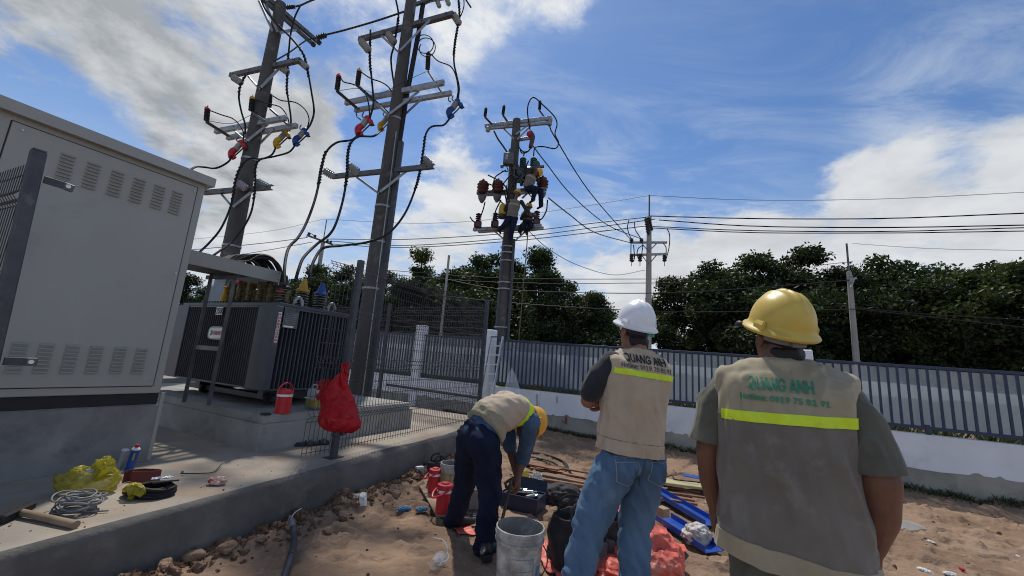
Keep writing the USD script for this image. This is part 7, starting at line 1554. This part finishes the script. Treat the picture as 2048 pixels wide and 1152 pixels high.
# boards, timber and blue panels right of the jeans
def lies(x0, y0, x1, y1, z0=.02, z1=.02): return G(x0, y0) + [0, 0, z0], G(x1, y1) + [0, 0, z1]
def chan(name, label, px, w, h, m, cat):
    a, b = lies(*px); x = nrm(b - a); y = nrm(np.cross(Z_, x)); t = thing(name, label, cat, (a + b) / 2); part(t, 'web', bar(a, b, w, .006), m)
    for s in (-1, 1): part(t, 'flange', bar(a + y * s * w / 2 + Z_ * h / 2, b + y * s * w / 2 + Z_ * h / 2, .006, h), m)
chan('steel_channel', 'long blue painted steel channel lying under the timber, farther one', (1285, 985, 1425, 1062, .10, .05), .16, .05, 'panel_blue', 'steel channel')
chan('steel_channel', 'blue painted steel channel beside the tarpaulin and white sack, nearer one', (1325, 1050, 1430, 1112, .06, .03), .20, .05, 'panel_blue', 'steel channel')
rng = np.random.default_rng(12)
labs = ['reddish timber lath uppermost of the stack by the jeans', 'reddish timber lath second in the stack by the jeans', 'reddish timber lath lowest in the stack by the jeans', 'split brown plank with a torn end behind the worker\'s arm', 'long thin reddish batten running behind the blue jeans', 'long brown batten lying nearest the tool box', 'thin batten right of the jeans below the yellow board']
for i, (x0, y0, x1, y1, w, m) in enumerate(((1060, 940, 1385, 1000, .05, 'wood_red'), (1055, 950, 1390, 1010, .06, 'wood_red'), (1050, 962, 1395, 1020, .05, 'wood_red'), (1052, 930, 1120, 950, .14, 'wood_red'), (1090, 938, 1400, 990, .03, 'wood_red'), (1065, 955, 1250, 990, .05, 'wood'), (1300, 985, 1410, 1006, .04, 'wood_red'))):
    a, b = lies(x0, y0, x1, y1, .03 + .014 * (i % 3), .035 + .012 * (i % 4)); solo('timber_batten', bar(a, b, w, .022, bev=.003), m, labs[i], 'batten')
a, b = lies(1290, 972, 1420, 988, .09, .08); solo('yellow_board', bar(a, b, .24, .03, bev=.004), 'board_yellow', 'pale yellow board on top of the timber stack', 'board')
a, b = lies(1366, 967, 1412, 974, .115, .10); solo('blue_offcut', bar(a, b, .16, .008), 'panel_blue', 'small bright blue offcut lying on the yellow board', 'sheet')
t = thing('binding_wire', 'dark bent wire lying across the yellow board', 'wire', G(1340, 978)); part(t, 'wire', tube([G(1318, 970) + [0, 0, .12], G(1335, 973) + [0, 0, .125], G(1345, 974) + [0, 0, .15], G(1350, 978) + [0, 0, .12], G(1385, 982) + [0, 0, .115], G(1400, 983) + [0, 0, .11]], .008, 6, 5), 'cable', True)
p = G(1326, 1042); solo('wood_block', box(p + [0, 0, .07], (.09, .10, .12), rotz(.5) , .004), 'wood_pale', 'sawn wooden block standing beside the tarpaulin', 'block')
solo('white_sack', crumple(G(1384, 1086) + [.04, .0, .07], (.12, .10, .085), .35, 5, 41, rotz(.3), .07), 'sack', 'off-white cloth sack lying on the blue channel', 'sack', smooth=True)
for i, (pts, lab) in enumerate((([(1020, 915), (1060, 905), (1100, 913), (1125, 925), (1130, 938), (1118, 935), (1095, 922), (1050, 912)], 'loop of black cable on the soil behind the timber'), ([(1020, 950), (1050, 958), (1085, 965), (1115, 962), (1095, 955), (1050, 950)], 'grey cable loops lying in front of the timber stack'))):
    t = thing('ground_cable', lab, 'cable', G(*pts[0]));
    for k in range(4): part(t, 'turn', tube([G(x + k * 2.0, y + k * 1.6) + [0, 0, .012 + .006 * k] for x, y in pts], .010, 6, 5), 'cable' if i == 0 else 'cable_grey', True)
for i, (x, y, s, m, lab) in enumerate(((236, 1146, .05, 'paper', 'white paper scrap on the soil at the bottom left edge'), (1924, 1140, .03, 'red_plastic', 'bright red scrap on the soil at the bottom right'), (1850, 1143, .04, 'paper', 'white scrap on the soil left of the red scrap'), (1900, 1150, .04, 'paper', 'white strip on the soil just below the red scrap'), (2036, 1113, .02, 'paper', 'tiny white scrap at the right edge'), (1862, 1085, .03, 'paper', 'pale scrap near the grey sheet'), (1078, 920, .05, 'paper', 'white plastic fitting by the torn plank'), (1960, 993, .04, 'paper', 'white scrap in the weeds at the wall foot, right'), (1888, 983, .05, 'paper', 'white scrap in the weeds at the wall foot, left'), (630, 1015, .05, 'bag_clear', 'clear plastic scrap against the platform foot'))):
    p = G(x, y); solo('litter', crumple(p + [0, 0, s * .25], (s, s * .6, s * .3), .7, 8, i, rotz(i)), m, lab, 'litter', smooth=40)
solo('grey_sheet', sheet('', '', [(1775, 1050), (1815, 1043), (1865, 1062), (1790, 1064)], 'foil', 8, .006, .012, 10), 'film', 'flat grey plastic sheet lying on the soil right of the foreground worker', 'plastic sheet', smooth=True)
# wall trimmings
def onwall(x, y, n=-.012): return onw_(x, y, n)
t = thing('rope_tangle', 'tangle of old rope lying on the wall coping behind the bending worker', 'rope', onwall(1075, 775)); rng = np.random.default_rng(3)
for i in range(6): c = onwall(1066 + 4 * i, 777, .05); part(t, 'strand', tube([c + rng.normal(0, .07, 3) * [1, .4, .45] + [0, 0, .04] for _ in range(6)], .009, 5, 5), 'wrap_olive', True)
for i, (x, y0, y1) in enumerate(((1074, 788, 822), (1114, 793, 806))): part('/World/boundary_wall', 'drip_stain_groove', bar(onwall(x, y0, -.008), onwall(x, y1, -.008), .02, .008, up=wd), 'galv_dark')
part('/World/boundary_wall', 'red_brush_mark', cat_([tube([onwall(x, y, -.004) for x, y in q], .016, 6, 5, ell=(1, .3)) for q in ([(1124, 840), (1130, 846), (1131, 832)], [(1134, 833), (1133, 848)])]), 'paint_red', kind='stuff')
t = thing('plastic_sheet', 'thin clear plastic sheet hanging over the wall beside the ladder', 'plastic sheet', onwall(1022, 800)); V, F = [], []
for i in range(13):
    for j in range(13):
        a_, b_ = i / 12, j / 12; x = 1000 + 55 * a_ + (1 - abs(2 * a_ - 1)) * 0; y = 735 + 95 * b_ + 40 * abs(a_ - .45) * (1 - b_); V.append(onwall(1024 + (x - 1026) * (.35 + .65 * b_), y, -.03 - .05 * b_ + .05 * meshkit.fbm(np.array([[a_ * 5, b_ * 2, 1]]), 3, 2)[0]))
for i in range(12):
    for j in range(12): a_ = i * 13 + j; F += [(a_, a_ + 13, a_ + 14), (a_, a_ + 14, a_ + 1)]
part(t, 'sheet', trimesh.Trimesh(V, F), 'clear_plastic', True)
